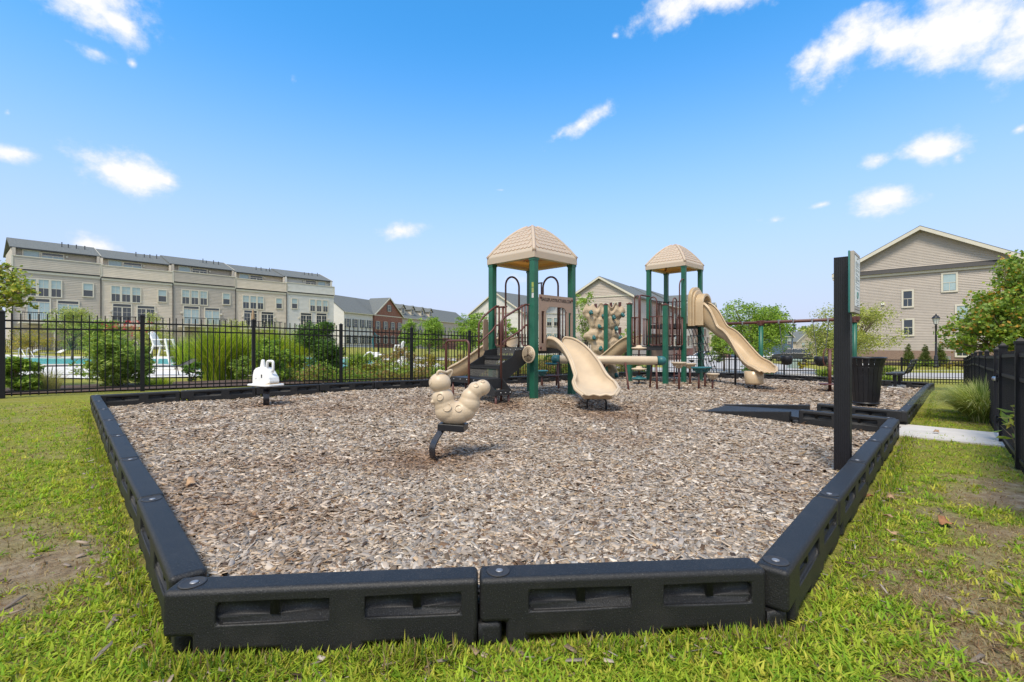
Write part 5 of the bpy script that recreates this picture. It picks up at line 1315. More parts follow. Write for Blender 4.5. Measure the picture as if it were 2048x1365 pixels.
M['brick'] = brickmat('red_brick', (.20,.065,.042), (.26,.09,.058), (.32,.25,.2)); M['brick2'] = brickmat('brown_brick', (.19,.115,.085), (.24,.15,.11), (.34,.3,.26))
def left_row():
    A, B = Vector((-54.7, 52.0)), Vector((-30.4, 81.0)); ts = [0,.196,.390,.593,.788,1.0]; Wl = Wall(A, B)
    labs = ['greige townhouse with a balcony, first from the left of the tall row behind the pool','cream townhouse second from the left in the tall row behind the pool','grey-brown townhouse in the middle of the tall row behind the pool','cream townhouse fourth from the left, with a folded parasol on its deck','pale green-grey townhouse at the right end of the tall row behind the pool']
    mats = ['greige','cream','brownish','cream','palegreen']
    for i in range(5):
        a = A.lerp(B, ts[i]); b = A.lerp(B, ts[i+1]); w = (b-a).length; dz = [0,-.12,.05,-.10,.04][i]
        zb = G(a.x, a.y)-.6
        h = thing('townhouse', labs[i], 'townhouse', (a.x, a.y, 0), Wl.ang, 'townhouses in the row behind the pool')
        sd_ = SID[mats[i]]; P = 9.52+dz; E = 11.98+dz
        mb = MB(); mb.box(.005, w-.005, 0, 9, zb, P-.25); mb.box(.005, w-.005, 1.0, 8.9, P-.25, E); clap(mb, zb+.4, P-.45, .2, lambda z: (.02, w-.02)); clap(mb, P+.9, E-.05, .2, lambda z: (.3, w-.3), 1.0)
        for s0, s1 in ((.02,.28), (w-.28,w-.02)): mb.box(s0, s1, .45, 1.0, P+1.3, E-.1)
        mb.build('wall', sd_, h)
        pb = MB(); pb.box(.06,w-.06,-.12,.06,P,P+1.36); clap(pb, P+.02, P+1.34, .2, lambda z: (.07, w-.07), -.12, .022); pb.build('balcony_wall', sd_, h)
        cp = MB(); cp.box(-.06,w+.06,-.19,.11,P+1.362,P+1.46); cp.box(-.10,.06,-.17,.08,P-.02,P+1.361); cp.box(w-.06,w+.10,-.17,.08,P-.02,P+1.361); cp.build('balcony_cap', M['cream'], h)
        dk = MB(); dk.box(-.02,w+.02,-.16,-.005,P-.14,P-.002); dk.build('edge_strip', M['dark'], h)  # plain dark strip along the foot of the balcony wall
        c3 = MB(); c3.box(0,w,-.10,-.004,P-.40,P-.145); c3.build('eave_board', M['cream'], h)
        rf = MB(); xprism(rf, [(.62,E),(5.0,E+1.62),(10,E),(10,E-.16),(5,E+1.45),(.62,E-.16)], -.16, w+.10); r_ = rf.build('roof', M['roofing'], h)
        gt = MB(); gt.box(-.14,w+.08,.53,.615,E-.16,E-.03); gt.build('roof_gutter', M['dark'], r_)
        rk = MB(); rk.add([(w+.105,.6,E-.18),(w+.105,5,E+1.44),(w+.105,5,E+1.66),(w+.105,.6,E+.04),(w+.14,.6,E-.18),(w+.14,5,E+1.44),(w+.14,5,E+1.66),(w+.14,.6,E+.04)], [(0,1,2,3),(7,6,5,4),(3,2,6,7),(0,4,5,1),(0,3,7,4)]); rk.build('rake_board', M['cream'], r_)
        vp = random.Random(i)
        for k in range(4):
            x = w*.55+.7*k+vp.uniform(0, .3); hh = vp.uniform(.3, .55); yy = 3.2; q = MB(); zz = E+1.62*(yy-.62)/4.38; q.tube([(x,yy,zz-.1),(x,yy,zz+hh)], .045, 8); q.lathe([(.07,0),(.07,.06),(.01,.08)], (x,yy,zz+hh), 8); q.build('vent_pipe', M['dark'], r_)
        dn = MB(); dn.tube([(.0,-.09,zb+.2),(.0,-.09,P-.2)], .055, 6); dn.build('downpipe', M['dark'], h)
        fx = (lambda s: s*w/7.42) if i < 4 else (lambda s: w-s*w/7.42)
        # window row, small window, top-floor openings, patio doors
        for s in (1.42, 2.45, 3.48): window(h, fx(s), 6.62+dz, .80, 1.85, 'sash6', .11, blind=.5)
        window(h, fx(6.25), 6.9+dz, .84, 1.5, 'sash', .11, blind=.52)
        window(h, fx(1.55), P+.75, 1.25, 1.45, 'plain', .11, y=1.0, blind=.95); 
        window(h, fx(3.3), P+.1, 1.75, 2.05, 'door', .11, y=1.0, blind=.8 if i < 2 else 0)
        window(h, fx(2.05), 3.75+dz, 1.75, 2.55, 'door', .12, blind=.8 if i in (0,2) else 0); window(h, fx(4.5), 3.75+dz, 1.75, 2.45, 'door', .12, blind=.8 if i in (0,2) else 0)
        for s, yy_, zz_ in ((.95,-.11,5.4+dz), (5.6,-.11,5.4+dz), (4.5,.9,P+1.95)): lm = MB(); lm.cbox((fx(s), yy_, zz_), (.22,.16,.26)); lm.build('wall_light', M['cream'], h, bevel=.03)
        dkk = MB(); dkk.box(fx(3.3)-2.9,fx(3.3)+2.6,-2.4,-.18,3.45+dz,3.66+dz); d_ = dkk.build('terrace', M['cream'], h)
        for x in (-2.8, -.2, 2.5): ps = MB(); ps.box(fx(3.3)+x-.06,fx(3.3)+x+.06,-2.36,-2.22,zb,4.75+dz); ps.build('terrace_post', M['cream'], d_)
        rl = MB(); rl.box(fx(3.3)-2.9,fx(3.3)+2.6,-2.32,-2.26,4.6+dz,4.68+dz)
        for k in range(34): x = fx(3.3)-2.85+5.4*k/33; rl.box(x-.012,x+.012,-2.30,-2.28,3.7+dz,4.6+dz)
        rl.build('terrace_railing', M['fence'], d_)
    return A, B
left_row()
def parasol(name, label, x, y, z0, h, colr):
    t = thing(name, label, 'parasol', (x, y, z0)); p = MB(); p.tube([(0,0,0),(0,0,h)], .03, 8); p.lathe([(.25,0),(.25,.06),(.05,.09)], (0,0,0), 16); p.build('pole', M['dark'], t)
    c = MB(); n = 18; vs = []; fs = []
    prof = [(.06,h+.05),(.10,h-.1),(.15,h-.6),(.2,h-1.2),(.24,h-1.55),(.12,h-1.6)]
    for r, z in prof:
        for k in range(n): q = r*(1+.22*(1 if k % 2 else -1)*(1 if r > .1 else 0)); vs.append((q*math.cos(2*PI*k/n), q*math.sin(2*PI*k/n), z))
    for i in range(len(prof)-1):
        for k in range(n): fs.append((i*n+k, i*n+(k+1) % n, (i+1)*n+(k+1) % n, (i+1)*n+k))
    c.add(vs, fs); c.build('canopy', mat('parasol_cloth', colr, .8, .1), t, True)
P_ = at(506, 650, 68); parasol('parasol', 'folded tan parasol on the deck of the fourth townhouse', P_.x, P_.y, 3.55, 2.6, (.36,.25,.16))
def right_house():
    A, B = Vector((35.4, 51.0)), Vector((44.7, 41.9)); Wr = Wall(A, B); w = Wr.len; zb = -.9
    h = thing('gabled_house', 'large taupe house with a wide gable facing the play area, behind the street lamp', 'house', (A.x, A.y, 0), Wr.ang)
    ze = Wr.uv(1830, 543)[1]; zr = Wr.uv(1841, 454)[1]-.2; mid = Wr.uv(1841, 454)[0]
    s1_ = (zr-ze-.55)/mid; s2_ = (zr-ze-.55)/(w-mid)
    mb = MB(); mb.box(0, w, 0, 14, .55, ze); mb.prism([(0,ze),(w,ze),(w,ze+.55),(mid,zr),(0,ze+.55)], 0.0, 14)
    clap(mb, .56, ze-.27, .155, lambda z: (.01, w-.01)); clap(mb, ze+.44, zr-.15, .155, lambda z: (max(.02, (z-ze-.55)/s1_*1.0+.02), min(w-.02, w-(z-ze-.55)/s2_-.02)))
    mb.build('wall', SID['taupe'], h)
    br = MB(); br.box(-.01,w+.01,-.03,14.01,zb,.55); br.build('brick_base', M['brick2'], h)
    ov = .55; s1 = (zr-ze-.55)/mid; s2 = (zr-ze-.55)/(w-mid); L0 = -.8; R0 = w+.8
    def roofpoly(t0, t1): return [(L0, ze+.55+L0*s1+t0),(mid, zr+t0),(R0, ze+.55-(R0-w)*s2+t0),(R0, ze+.55-(R0-w)*s2+t1),(mid, zr+t1),(L0, ze+.55+L0*s1+t1)]
    rf = MB(); rf.prism(roofpoly(.10,.24), -ov, 14.5); r_ = rf.build('roof', M['roofing'], h)
    rk = MB(); rk.prism(roofpoly(-.18,.16), -ov-.06, -ov-.004); rk.build('rake_board', M['cream'], r_)
    so = MB(); so.prism(roofpoly(-.02,.09), -ov, -.01); so.build('soffit', M['cream'], r_)
    bd = MB(); bd.box(-.1,w+.1,-.16,-.005,ze-.26,ze-.02); bd.box(-.75,0,-.5,.3,ze-.30,ze-.02); bd.build('cornice', M['cream'], h)
    sk = MB(); xprism(sk, [(-.36,ze-.02),(-.0,ze+.42),(-.0,ze-.02)], -.1, w+.1); sk.build('cornice_roof', M['dark'], h)
    for (x0, x1, y0, y1, bl) in ((1803,1828,580,616,0),(1804,1829,637.5,673,0),(1882,1916,545.5,585,.97),(1909.5,1940,609,655,.97),(1909.5,1940,672,715,.5)):
        cx_, cy_ = (x0+x1)/2, (y0+y1)/2; s, z = Wr.uv(cx_, y1); ww = Wr.uv(x1, cy_)[0]-Wr.uv(x0, cy_)[0]; hh = Wr.uv(cx_, y0)[1]-z
        window(h, s, z+.15, ww-.30, hh-.30, 'sash', .15, blind=bl)
    ex = MB(); s, z = Wr.uv(1766, 608); ex.cbox((s, -.08, z), (.26,.16,.24)); ex.build('vent_cover', M['white'], h)
    ut = MB()
    for px in (1893, 1899): s, z = Wr.uv(px, 718); ut.cbox((s, -.15, z), (.18,.2,.5))
    ut.build('meter_box', M['steel'], h)
right_house()
def row_house(label, A, w, ang, depth, zb, ze, zr, wm, group, cat='house', wins=(), low=None, gable=None, dormers=(), shut=None, name='row_house', over=.3, bands=True):
    h = thing(name, label, cat, (A[0], A[1], 0), ang, group); mb = MB(); zl = low[1] if low else zb
    mb.box(.004, w-.004, 0, depth, zl, ze); mid = depth/2
    xprism(mb, [(0,ze),(mid,zr-.12),(depth,ze)], .004, w-.004)
    mb.build('wall', wm, h)
    if low: q = MB(); q.box(-.0,w,-.03,depth+.02,zb,zl); q.build('brick_base', low[0], h)
    rf = MB(); k = (zr-ze)/mid; xprism(rf, [(-over,ze-over*k),(mid,zr),(depth+over,ze-over*k),(depth+over,ze-over*k+.16),(mid,zr+.17),(-over,ze-over*k+.16)], -.12, w+.12); r_ = rf.build('roof', M['roofing'], h)
    gt = MB(); gt.box(-.1,w+.1,-over-.09,-over-.005,ze-over*k-.06,ze-over*k+.12); gt.build('edge_strip', M['cream'], r_)  # cream gutter along the eave
    if gable:
        g0, g1, gz, gm = gable; c = (g0+g1)/2; yb = min(mid, (gz-ze)/k); f = MB(); f.prism([(g0,zl),(g1,zl),(g1,ze),(c,gz-.1),(g0,ze)], -.35, -.005); f.prism([(g0,ze),(g1,ze),(c,gz-.1)], 0, yb); f.build('gable_front', gm, h)
        sl = (gz-ze)/(c-g0); gr = MB(); e = .35; gr.prism([(g0-e,ze-e*sl),(c,gz),(g1+e,ze-e*sl),(g1+e,ze-e*sl+.17),(c,gz+.18),(g0-e,ze-e*sl+.17)], -.65, yb); gr.build('gable_roof', M['roofing'], h)
        rb = MB(); rb.prism([(g0-e-.02,ze-e*sl-.12),(c,gz-.12),(g1+e+.02,ze-e*sl-.12),(g1+e+.02,ze-e*sl+.2),(c,gz+.21),(g0-e-.02,ze-e*sl+.2)], -.72, -.655); rb.build('rake_board', M['cream'], h)
    for s in dormers:
        zd = ze+.75; yd = (zd-ze)/k; ytop = (zd+2.6-ze)/k; d_ = MB(); d_.prism([(s-.8,zd),(s+.8,zd),(s+.8,zd+1.75),(s,zd+2.5),(s-.8,zd+1.75)], yd, ytop); do = d_.build('dormer', SID['cream'], h)
        rr = MB(); rr.prism([(s-1.15,zd+1.45),(s,zd+2.55),(s+1.15,zd+1.45),(s+1.15,zd+1.6),(s,zd+2.7),(s-1.15,zd+1.6)], yd-.3, ytop); rr.build('dormer_roof', M['roofing'], do)
        wn = window(do, s, zd+.35, .8, 1.35, 'sash', .12, y=yd, blind=0)
    for (s, z, ww, hh, bl) in wins: window(h, s, z, ww, hh, 'sash6', .09, y=-.35 if gable and gable[0] < s < gable[1] else 0, blind=bl, shut=shut)
    return h
def far_row():
    A, B = Vector((-35.4, 100.0)), Vector((-16.9, 153.0)); Wl = Wall(A, B); grp = 'houses in the far row beyond the pool'
    z1, z2 = 4.35, 1.05; ze = 8.2; zr = 11.95; zb = -.8
    xs = [Wl.uv(p, 640)[0] for p in (688,745.5,803,872,893,938)]
    def put(i0, i1, lab, wm, **k):
        a = A+Wl.d*xs[i0]; w = xs[i1]-xs[i0]; return row_house(lab, a, w, Wl.ang, 10, zb, ze, zr, wm, grp, **k)
    def wn(w, n, z, m=.12): return [(w*(m+(1-2*m)*k/(n-1)), z, 1.0, 1.75, 0) for k in range(n)]
    w = xs[1]-xs[0]; put(0, 1, 'white end house of the far brick row, next to the tall townhouses', SID['white'], low=(M['brick'], .2), wins=wn(w, 4, 4.9)+wn(w, 4, 1.4), shut='gshutter')
    w = xs[2]-xs[1]; put(1, 2, 'red brick house with a steep brick gable in the far row', M['brick'], gable=(.2, w-.2, 12.35, M['brick']), wins=wn(w, 4, 4.8)+wn(w, 4, 1.5)+[(w/2, 9.2, .9, 1.4, 0)], shut='gshutter')
    w = xs[3]-xs[2]; put(2, 3, 'cream house with four roof dormers in the far row', SID['pinkish'], dormers=(w*.12, w*.38, w*.66, w*.92), wins=wn(w, 5, 4.9)+wn(w, 5, 1.4))
    w = xs[5]-xs[3]; put(3, 5, 'last house of the far row, tan over brick, half hidden by trees', SID['pinkish'], low=(M['brick'], 3.2), wins=wn(w, 7, 4.7))
far_row()
def gable_front_house(label, px0, px1, d0_, d1_, ytop_px, ye, depth, wm, wins=(), shut=None, group=None, zb=-1.2):
    A = Vector(((px0-1024)/F*d0_, d0_)); B = Vector(((px1-1024)/F*d1_, d1_)); Wl = Wall(A, B); w = Wl.len; ze = H+(Y0-ye)/F*(d0_+d1_)/2; zr = H+(Y0-ytop_px)/F*(d0_+d1_)/2
    h = thing('gabled_house', label, 'house', (A.x, A.y, 0), Wl.ang, group); c = w/2; sl = (zr-ze)/c
    mb = MB(); mb.prism([(0,zb),(w,zb),(w,ze),(c,zr-.1),(0,ze)], 0, depth); clap(mb, zb+1, ze-.13, .2, lambda z: (.02, w-.02)); clap(mb, ze+.15, zr-.3, .2, lambda z: ((z-ze)/sl+.03, w-(z-ze)/sl-.03)); mb.build('wall', wm, h)
    def rp(e, a, b): return [(-e,ze-e*sl+a),(c,zr+a),(w+e,ze-e*sl+a),(w+e,ze-e*sl+b),(c,zr+b),(-e,ze-e*sl+b)]
    rf = MB(); rf.prism(rp(.4,.02,.2), -.35, depth+.35); r_ = rf.build('roof', M['roofing'], h)
    rk = MB(); rk.prism(rp(.4,-.12,.15), -.42, -.355); rk.build('rake_board', M['cream'], r_)
    bd = MB(); bd.box(.1,w-.1,-.1,-.004,ze-.06,ze+.10); bd.build('trim_band', M['cream'], h)
    for (px, y0_, y1_, wpx) in wins:
        s, z = Wl.uv(px, y1_); hh = Wl.uv(px, y0_)[1]-z; ww = Wl.uv(px+wpx/2, y1_)[0]-Wl.uv(px-wpx/2, y1_)[0]; window(h, s, z, ww, hh, 'sash6', .09, shut=shut, blind=.5)
    return h, Wl
gable_front_house('white gabled house seen through the front tower posts', 940, 1046, 95, 87, 585, 627, 16, SID['white'], wins=((1000,652,668,8),(980,652,668,8),(1018,676,690,8),(985,676,690,8)), group='houses behind the play towers')
gable_front_house('small cream house between the white gabled house and the tan gabled house', 1076, 1143, 84, 88, 603, 628, 14, SID['white'], wins=((1098,637,652,9),(1112,637,652,9),(1098,668,682,9),(1112,668,682,9)), group='houses behind the play towers')
gable_front_house('tan gabled house with maroon shutters behind the climbing wall', 1140, 1264, 64.5, 60, 556, 594, 12, SID['pinkish'], wins=((1184,609,622,7),(1231,606,624,9),(1184,656,672,8),(1231,656,674,9)), shut='shutter', group='houses behind the play towers')
def street_row():
    A = Vector((15.3, 60.3)); dirv = Vector((.55,.836)); ang = math.atan2(dirv.y, dirv.x); grp = 'houses lining the side road'
    spec = [(12,10,7.35,9.95,M['brick2'],'brown brick house directly beside the tan gabled house on the side road'),(22,11,7.5,10.2,SID['pinkish'],'cream house with a front gable, second along the side road'),(33,12,7.2,9.9,M['brick2'],'brick house third along the side road behind the wave slide'),(45,13,7.5,10.6,SID['tan'],'tan house with a pointed gable, fourth along the side road'),(58,18,7.2,10.2,SID['pinkish'],'farthest cream house along the side road')]
    for k, (s0, w, ze, zr, wm, lab) in enumerate(spec):
        a = A+dirv*s0; zb = G(a.x, a.y)-1.2
        wins = [(w*(.14+.24*j), zz, 1.1, 1.7, .4 if j % 2 else 0) for j in range(4) for zz in (4.4, 1.0)]
        row_house(lab, a, w, ang, 8.9, zb, ze, zr, wm, grp, low=(M['brick'], 1.0-.5*k) if k in (1,3,4) else None, wins=wins, gable=(w*.25, w*.75, zr-.5, SID['cream'] if k in (1,3) else wm) if k in (1,2,3) else None, shut='shutter' if k in (1,3) else None)
street_row()
h_, W_ = gable_front_house('blue house with white trim beyond the swing set', 1541, 1586, 128, 133, 651, 674, 15, SID['blue'], wins=((1578,678,688,6),(1578,697,708,6),(1562,678,688,6)), zb=-4, group='houses far beyond the swing set')
gable_front_house('tan house partly hidden behind the blue house', 1592, 1634, 150, 158, 664, 684, 12, SID['tan'], wins=((1606,686,695,6),(1620,686,695,6)), zb=-4, group='houses far beyond the swing set')
# ------------------------------------------------------------------ cars, lamp, pool furniture
def car(label, x, y, rz, colr, suv=False):
    z = G(x, y)+.08; t = thing('parked_car', label, 'car', (x, y, z), rz, 'cars parked by the side road'); pm = mat('car_paint', colr, .22, .03, 2, spec=.7)
    up = .15 if suv else 0; L_ = 2.3; prof = [(-L_,.35),(-L_,.75+up),(-2.1,.92+up),(-1.0,.98+up),(1.1,.95+up),(1.9,.82+up),(2.25,.66+up),(2.3,.35),(1.85,.28),(-1.9,.28)]
    b = MB(); b.prism(prof, -.88, .88); b.build('body', pm, t, bevel=.07, seg=3)
    top = 1.42+up*1.6; c = MB(); lo_ = [(-1.75 if not suv else -2.1,.93+up),(1.15,.93+up),(.45,top),(-.95 if not suv else -1.8,top)]
    vs = [(p[0], -.80 if p[1] < 1.2 else -.62, p[1]) for p in lo_]+[(p[0], .80 if p[1] < 1.2 else .62, p[1]) for p in lo_]
    c.add(vs, [(0,1,2,3),(7,6,5,4),(0,4,5,1),(1,5,6,2),(2,6,7,3),(3,7,4,0)]); c.build('cabin', M['glass'], t, bevel=.04)
    r = MB(); e = .45; r.zprism([(lo_[3][0]+.02,-.60),(e-.05,-.60),(e-.05,.60),(lo_[3][0]+.02,.60)], top-.03, top+.035); r.build('roof', pm, t, bevel=.03)
    pl = MB()
    for s in (-1, 1):
        for (a, bb) in ((lo_[0], lo_[3]), (lo_[1], lo_[2]), ((-.25,.93+up), (-.22,top))): pl.tube([(a[0], s*.80, a[1]), (bb[0], s*.615, bb[1])], .035, 6)
    pl.build('pillars', pm, t)
    for wx in (-1.4, 1.42):
        for s in (-1, 1):
            q = MB(); q.lathe([(.2,-.11),(.32,-.11),(.335,-.06),(.335,.06),(.32,.11),(.2,.11)], (wx, s*.80, .335), 20, Matrix.Rotation(PI/2, 3, 'X')); w_ = q.build('wheel', M['dark'], t, True)
            q = MB(); q.lathe([(.2,-.10),(.2,.10)], (wx, s*.81, .335), 16, Matrix.Rotation(PI/2, 3, 'X')); q.build('rim', M['steel'], w_)
    for s in (-1, 1):
        q = MB(); q.cbox((2.16, s*.66, .70+up), (.16,.34,.13)); q.build('headlight', M['white'], t, bevel=.03)
        q = MB(); q.cbox((-2.27, s*.70, .80+up), (.08,.24,.16)); q.build('tail_light', mat('tail_light_red', (.3,.01,.01), .3, 0), t)
car('white saloon car parked by the side road behind the rear tower', 25.0, 61.5, R(196), (.75,.76,.78))
car('dark grey hatchback parked beyond the back fence near the swing seats', 36.5, 62.0, R(150), (.035,.037,.042), True)
car('silver car parked far along the side road behind the swing post', 40.5, 76, R(235), (.45,.46,.48))
def lamp():
    d = 38.0; x = (1872-1024)/F*d; z = G(x, d); t = thing('street_lamp', 'black post-top street lamp in front of the large taupe house', 'street lamp', (x, d, z)); hgt = H+(Y0-628)/F*d-z
    p = MB(); p.lathe([(.20,0),(.20,.12),(.14,.2),(.12,.9),(.10,.95),(.075,1.0),(.065,hgt-1.05),(.09,hgt-1.0),(.05,hgt-.9),(.12,hgt-.82)], (0,0,0), 14); p.tube([(-.32,0,hgt-1.12),(.32,0,hgt-1.12)], .02, 6); p.build('post', M['black'], t, True)
    g = MB(); g.lathe([(.13,hgt-.82),(.235,hgt-.38)], (0,0,0), 6); g.build('lantern_glass', mat('frosted_lamp_glass', (.6,.6,.58), .3, 0), t)
    c = MB(); c.lathe([(.29,hgt-.38),(.27,hgt-.33),(.16,hgt-.18),(.06,hgt-.13),(.05,hgt-.05),(.02,hgt)], (0,0,0), 12); 
    for k in range(6): a = k*PI/3; c.tube([(.13*math.cos(a),.13*math.sin(a),hgt-.82),(.24*math.cos(a),.24*math.sin(a),hgt-.38)], .012, 4)
    c.build('lantern_cap', M['black'], t)
lamp()
def guard_chair(label, px, pb, pt, d, rz):
    x = (px-1024)/F*d; z = G(x, d)+.06; t = thing('lifeguard_chair', label, 'lifeguard chair', (x, d, z), rz, 'white lifeguard chairs by the pool'); hh = H+(Y0-pt)/F*d-z
    k = hh/2.0; f = MB()
    for s in (-1, 1):
        f.tube([(-.62*k,s*.55*k,0),(-.25*k,s*.36*k,1.30*k)], .05, 6); f.tube([(.68*k,s*.55*k,0),(.30*k,s*.36*k,1.62*k)], .055, 6)
        f.cbox((0, s*.44*k, .62*k), (1.0*k,.05,.11)); f.cbox((.02*k, s*.37*k, 1.58*k), (.72*k,.09,.05))
    f.build('frame', M['white'], t)
    s = MB(); s.box(-.32*k,.34*k,-.36*k,.36*k,1.22*k,1.27*k); s.build('seat', M['white'], t)
    b = MB(); 
    for q in range(5):
        y = -.28*k+.14*k*q; b.tube([(-.26*k,y,1.2*k),(-.36*k,y,1.6*k),(-.50*k,y*.9,(1.93+.05*(2-abs(q-2)))*k)], .055, 6)
    b.build('backrest', M['white'], t)
    st = MB()
    for q in range(3): zz = (.3+.33*q)*k; st.box((.66-.13*q)*k-.10,(.66-.13*q)*k+.08,-.48*k,.48*k,zz,zz+.04)
    st.build('steps', M['white'], t)
    fb = MB(); fb.box(-.75*k,.85*k,-.62*k,.62*k,.0,.09); fb.build('base', M['white'], t)
guard_chair('tall white lifeguard chair beside the big ornamental grass by the pool', 325, 745, 664, 24.5, R(10))
guard_chair('white lifeguard chair farther off beyond the low flowering shrubs', 799, 722, 683, 40, R(165))
def lounger(label, px, py, d, rz, m, fold=0):
    x = (px-1024)/F*d; z = G(x, d)+.07; t = thing('pool_lounger', label, 'lounger', (x, d, z), rz, 'loungers on the pool deck')
    s = MB(); s.box(-.95,.35,-.3,.3,.34,.37); s.build('bed', M[m], t, bevel=.01)
    b = MB(); b.cbox((.62,0,.50), (.66,.6,.03), Matrix.Rotation(R(-28), 3, 'Y')); b.build('backrest', M[m], t, bevel=.01)
    f = MB()
    for sy in (-.3, .3): f.tube([(-.9,sy,0),(-.85,sy,.34),(.35,sy,.35),(.42,sy,0)], .02, 6)
    f.build('frame', M['black'], t)
lounger('white lounger at the far side of the pool below the handrail', 54, 712, 44, R(80), 'white'); lounger('white lounger at the far side of the pool, right of the handrail', 107, 712, 44.3, R(80), 'white')
lounger('black lounger on the near pool deck left of the oleander bush', 150, 760, 19.5, R(20), 'black'); lounger('black lounger on the near pool deck under the lifeguard chair', 345, 752, 19.3, R(5), 'black')
def pool_rail(label, px, d, rz):
    x = (px-1024)/F*d; z = G(x, d)+.06; t = thing('pool_handrail', label, 'handrail', (x, d, z), rz, 'pool handrails')
    for s in (-.28, .28): m = MB(); m.tube([(-.6,s,-.05),(-.55,s,.75),(-.4,s,.88),(-.2,s,.82),(.45,s,.1),(.5,s,-.3)], .03, 8); m.build('rail', M['white'], t, True)
pool_rail('white pool handrail at the far left of the water', 53, 42.5, R(-20)); pool_rail('pale pool handrail behind the low flowering shrubs', 728, 30, R(200))
def box_thing(name, label, cat, px, pb, d, w, h_, m):
    x = (px-1024)/F*d; z = G(x, d); t = thing(name, label, cat, (x, d, z)); b = MB(); b.box(-w/2,w/2,-w/2,w/2,-.1,h_); b.build('cabinet', M[m], t, bevel=.02); l = MB(); l.box(-w/2-.03,w/2+.03,-w/2-.03,w/2+.03,h_,h_+.06); l.build('lid', M[m], t, bevel=.015); dd_ = MB(); dd_.box(-w/2+.06,w/2-.06,-w/2-.015,-w/2-.002,.1,h_-.1); dd_.build('door', M[m], t)
M['util'] = mat('pale_green_cabinet', (.33,.42,.36), .5, .05); box_thing('utility_cabinet', 'pale green utility cabinet on the verge beyond the swing seats', 'utility cabinet', 1589, 733, 39, .75, .75, 'util')
def chemical_bin(): 
    d = 42; x = (752-1024)/F*d; z = G(x, d); t = thing('pool_lift', 'white pool lift with a blue panel near the far pool edge', 'pool lift', (x, d, z)); b = MB(); b.box(-.25,.25,-.22,.22,0,.6); b.build('base', M['white'], t, bevel=.03); a = MB(); a.tube([(-.2,0,.9),(-.3,0,1.6),(-.1,0,2.3),(.1,0,2.0)], .07, 8); a.build('arm', M['teal'], t, True); s = MB(); s.box(.1,.7,-.25,.25,.35,.45); s.build('seat', M['white'], t)
chemical_bin()
# ------------------------------------------------------------------ trees, shrubs, grasses
PAL = dict(mid=[(0.197,0.319,0.046),(0.263,0.393,0.059),(0.144,0.255,0.036),(0.343,0.459,0.074)], olive=[(0.295,0.326,0.079),(0.379,0.407,0.109),(0.210,0.255,0.058),(0.463,0.478,0.144)], bright=[(0.202,0.300,0.044),(0.264,0.375,0.056),(0.155,0.247,0.037),(0.341,0.420,0.075)],
 dark=[(0.078,0.161,0.030),(0.113,0.216,0.040),(0.062,0.129,0.026),(0.167,0.281,0.054)], yellow=[(.28,.27,.05),(.36,.30,.055),(.22,.23,.045),(.42,.30,.05)], maple=[(0.189,0.295,0.044),(0.248,0.342,0.055),(0.142,0.236,0.039),(0.319,0.366,0.066),(0.201,0.307,0.050),(0.283,0.330,0.055),(0.153,0.248,0.044),(0.212,0.319,0.050),(0.260,0.354,0.055),(0.177,0.283,0.044),(0.236,0.330,0.055),(0.496,0.283,0.055)], oleander=[(0.212,0.333,0.067),(0.312,0.431,0.090),(0.156,0.259,0.054),(0.424,0.517,0.128)], rust=[(0.341,0.195,0.075),(0.434,0.255,0.112),(0.217,0.195,0.062),(0.279,0.300,0.075)], conifer=[(0.078,0.128,0.025),(0.124,0.180,0.037),(0.171,0.180,0.037)])
def leaves(pts, nrm_bias, size, pal, aspect=.5, clump=None, seed=0):
    r = np.random.default_rng(seed+500); n = len(pts); pts = np.asarray(pts)
    a = r.normal(size=(n, 3)); a[:, 2] *= .6; a /= np.linalg.norm(a, axis=1)[:, None]+1e-9
    b = r.normal(size=(n, 3)); b -= a*(a*b).sum(1)[:, None]; b /= np.linalg.norm(b, axis=1)[:, None]+1e-9
    nn = np.cross(a, b); s = size*r.uniform(.65, 1.3, n)
    A = a*(s*.5)[:, None]; B = b*(s*.5*aspect)[:, None]; C = nn*(s*.10)[:, None]
    V = np.stack([pts-A, pts+B*.95-A*.1+C, pts+A, pts-B*.95-A*.1+C], 1)
    f = np.array([(0,1,2),(0,2,3)]); T = (np.arange(n)[:, None, None]*4+f[None]).reshape(-1, 3)
    p = np.array(PAL[pal]); c = p[r.choice(len(p), n)]*r.uniform(.8, 1.22, (n, 1))
    if clump is not None: c = c*clump[:, None]
    return V.reshape(-1, 3), T, np.repeat(c, 4, 0)
def crown_points(blobs, n, seed, shell=.55, per=26):
    r = np.random.default_rng(seed); bl = np.array(blobs, float); vol = bl[:, 3]*bl[:, 4]*bl[:, 5]; vol = vol**.75; pr = vol/vol.sum()
    nc = max(8, n//per); ci = r.choice(len(bl), nc, p=pr); d = r.normal(size=(nc, 3)); d /= np.linalg.norm(d, axis=1)[:, None]
    rad = (shell+(1-shell)*r.random(nc))[:, None]; cen = bl[ci, :3]+d*rad*bl[ci, 3:6]
    k = r.integers(0, nc, n); sz = bl[ci[k], 3:6].mean(1)*.17
    P = cen[k]+r.normal(size=(n, 3))*sz[:, None]*np.array([1.1, 1.1, .7]); return P, (.82+.36*r.random(nc))[k], cen
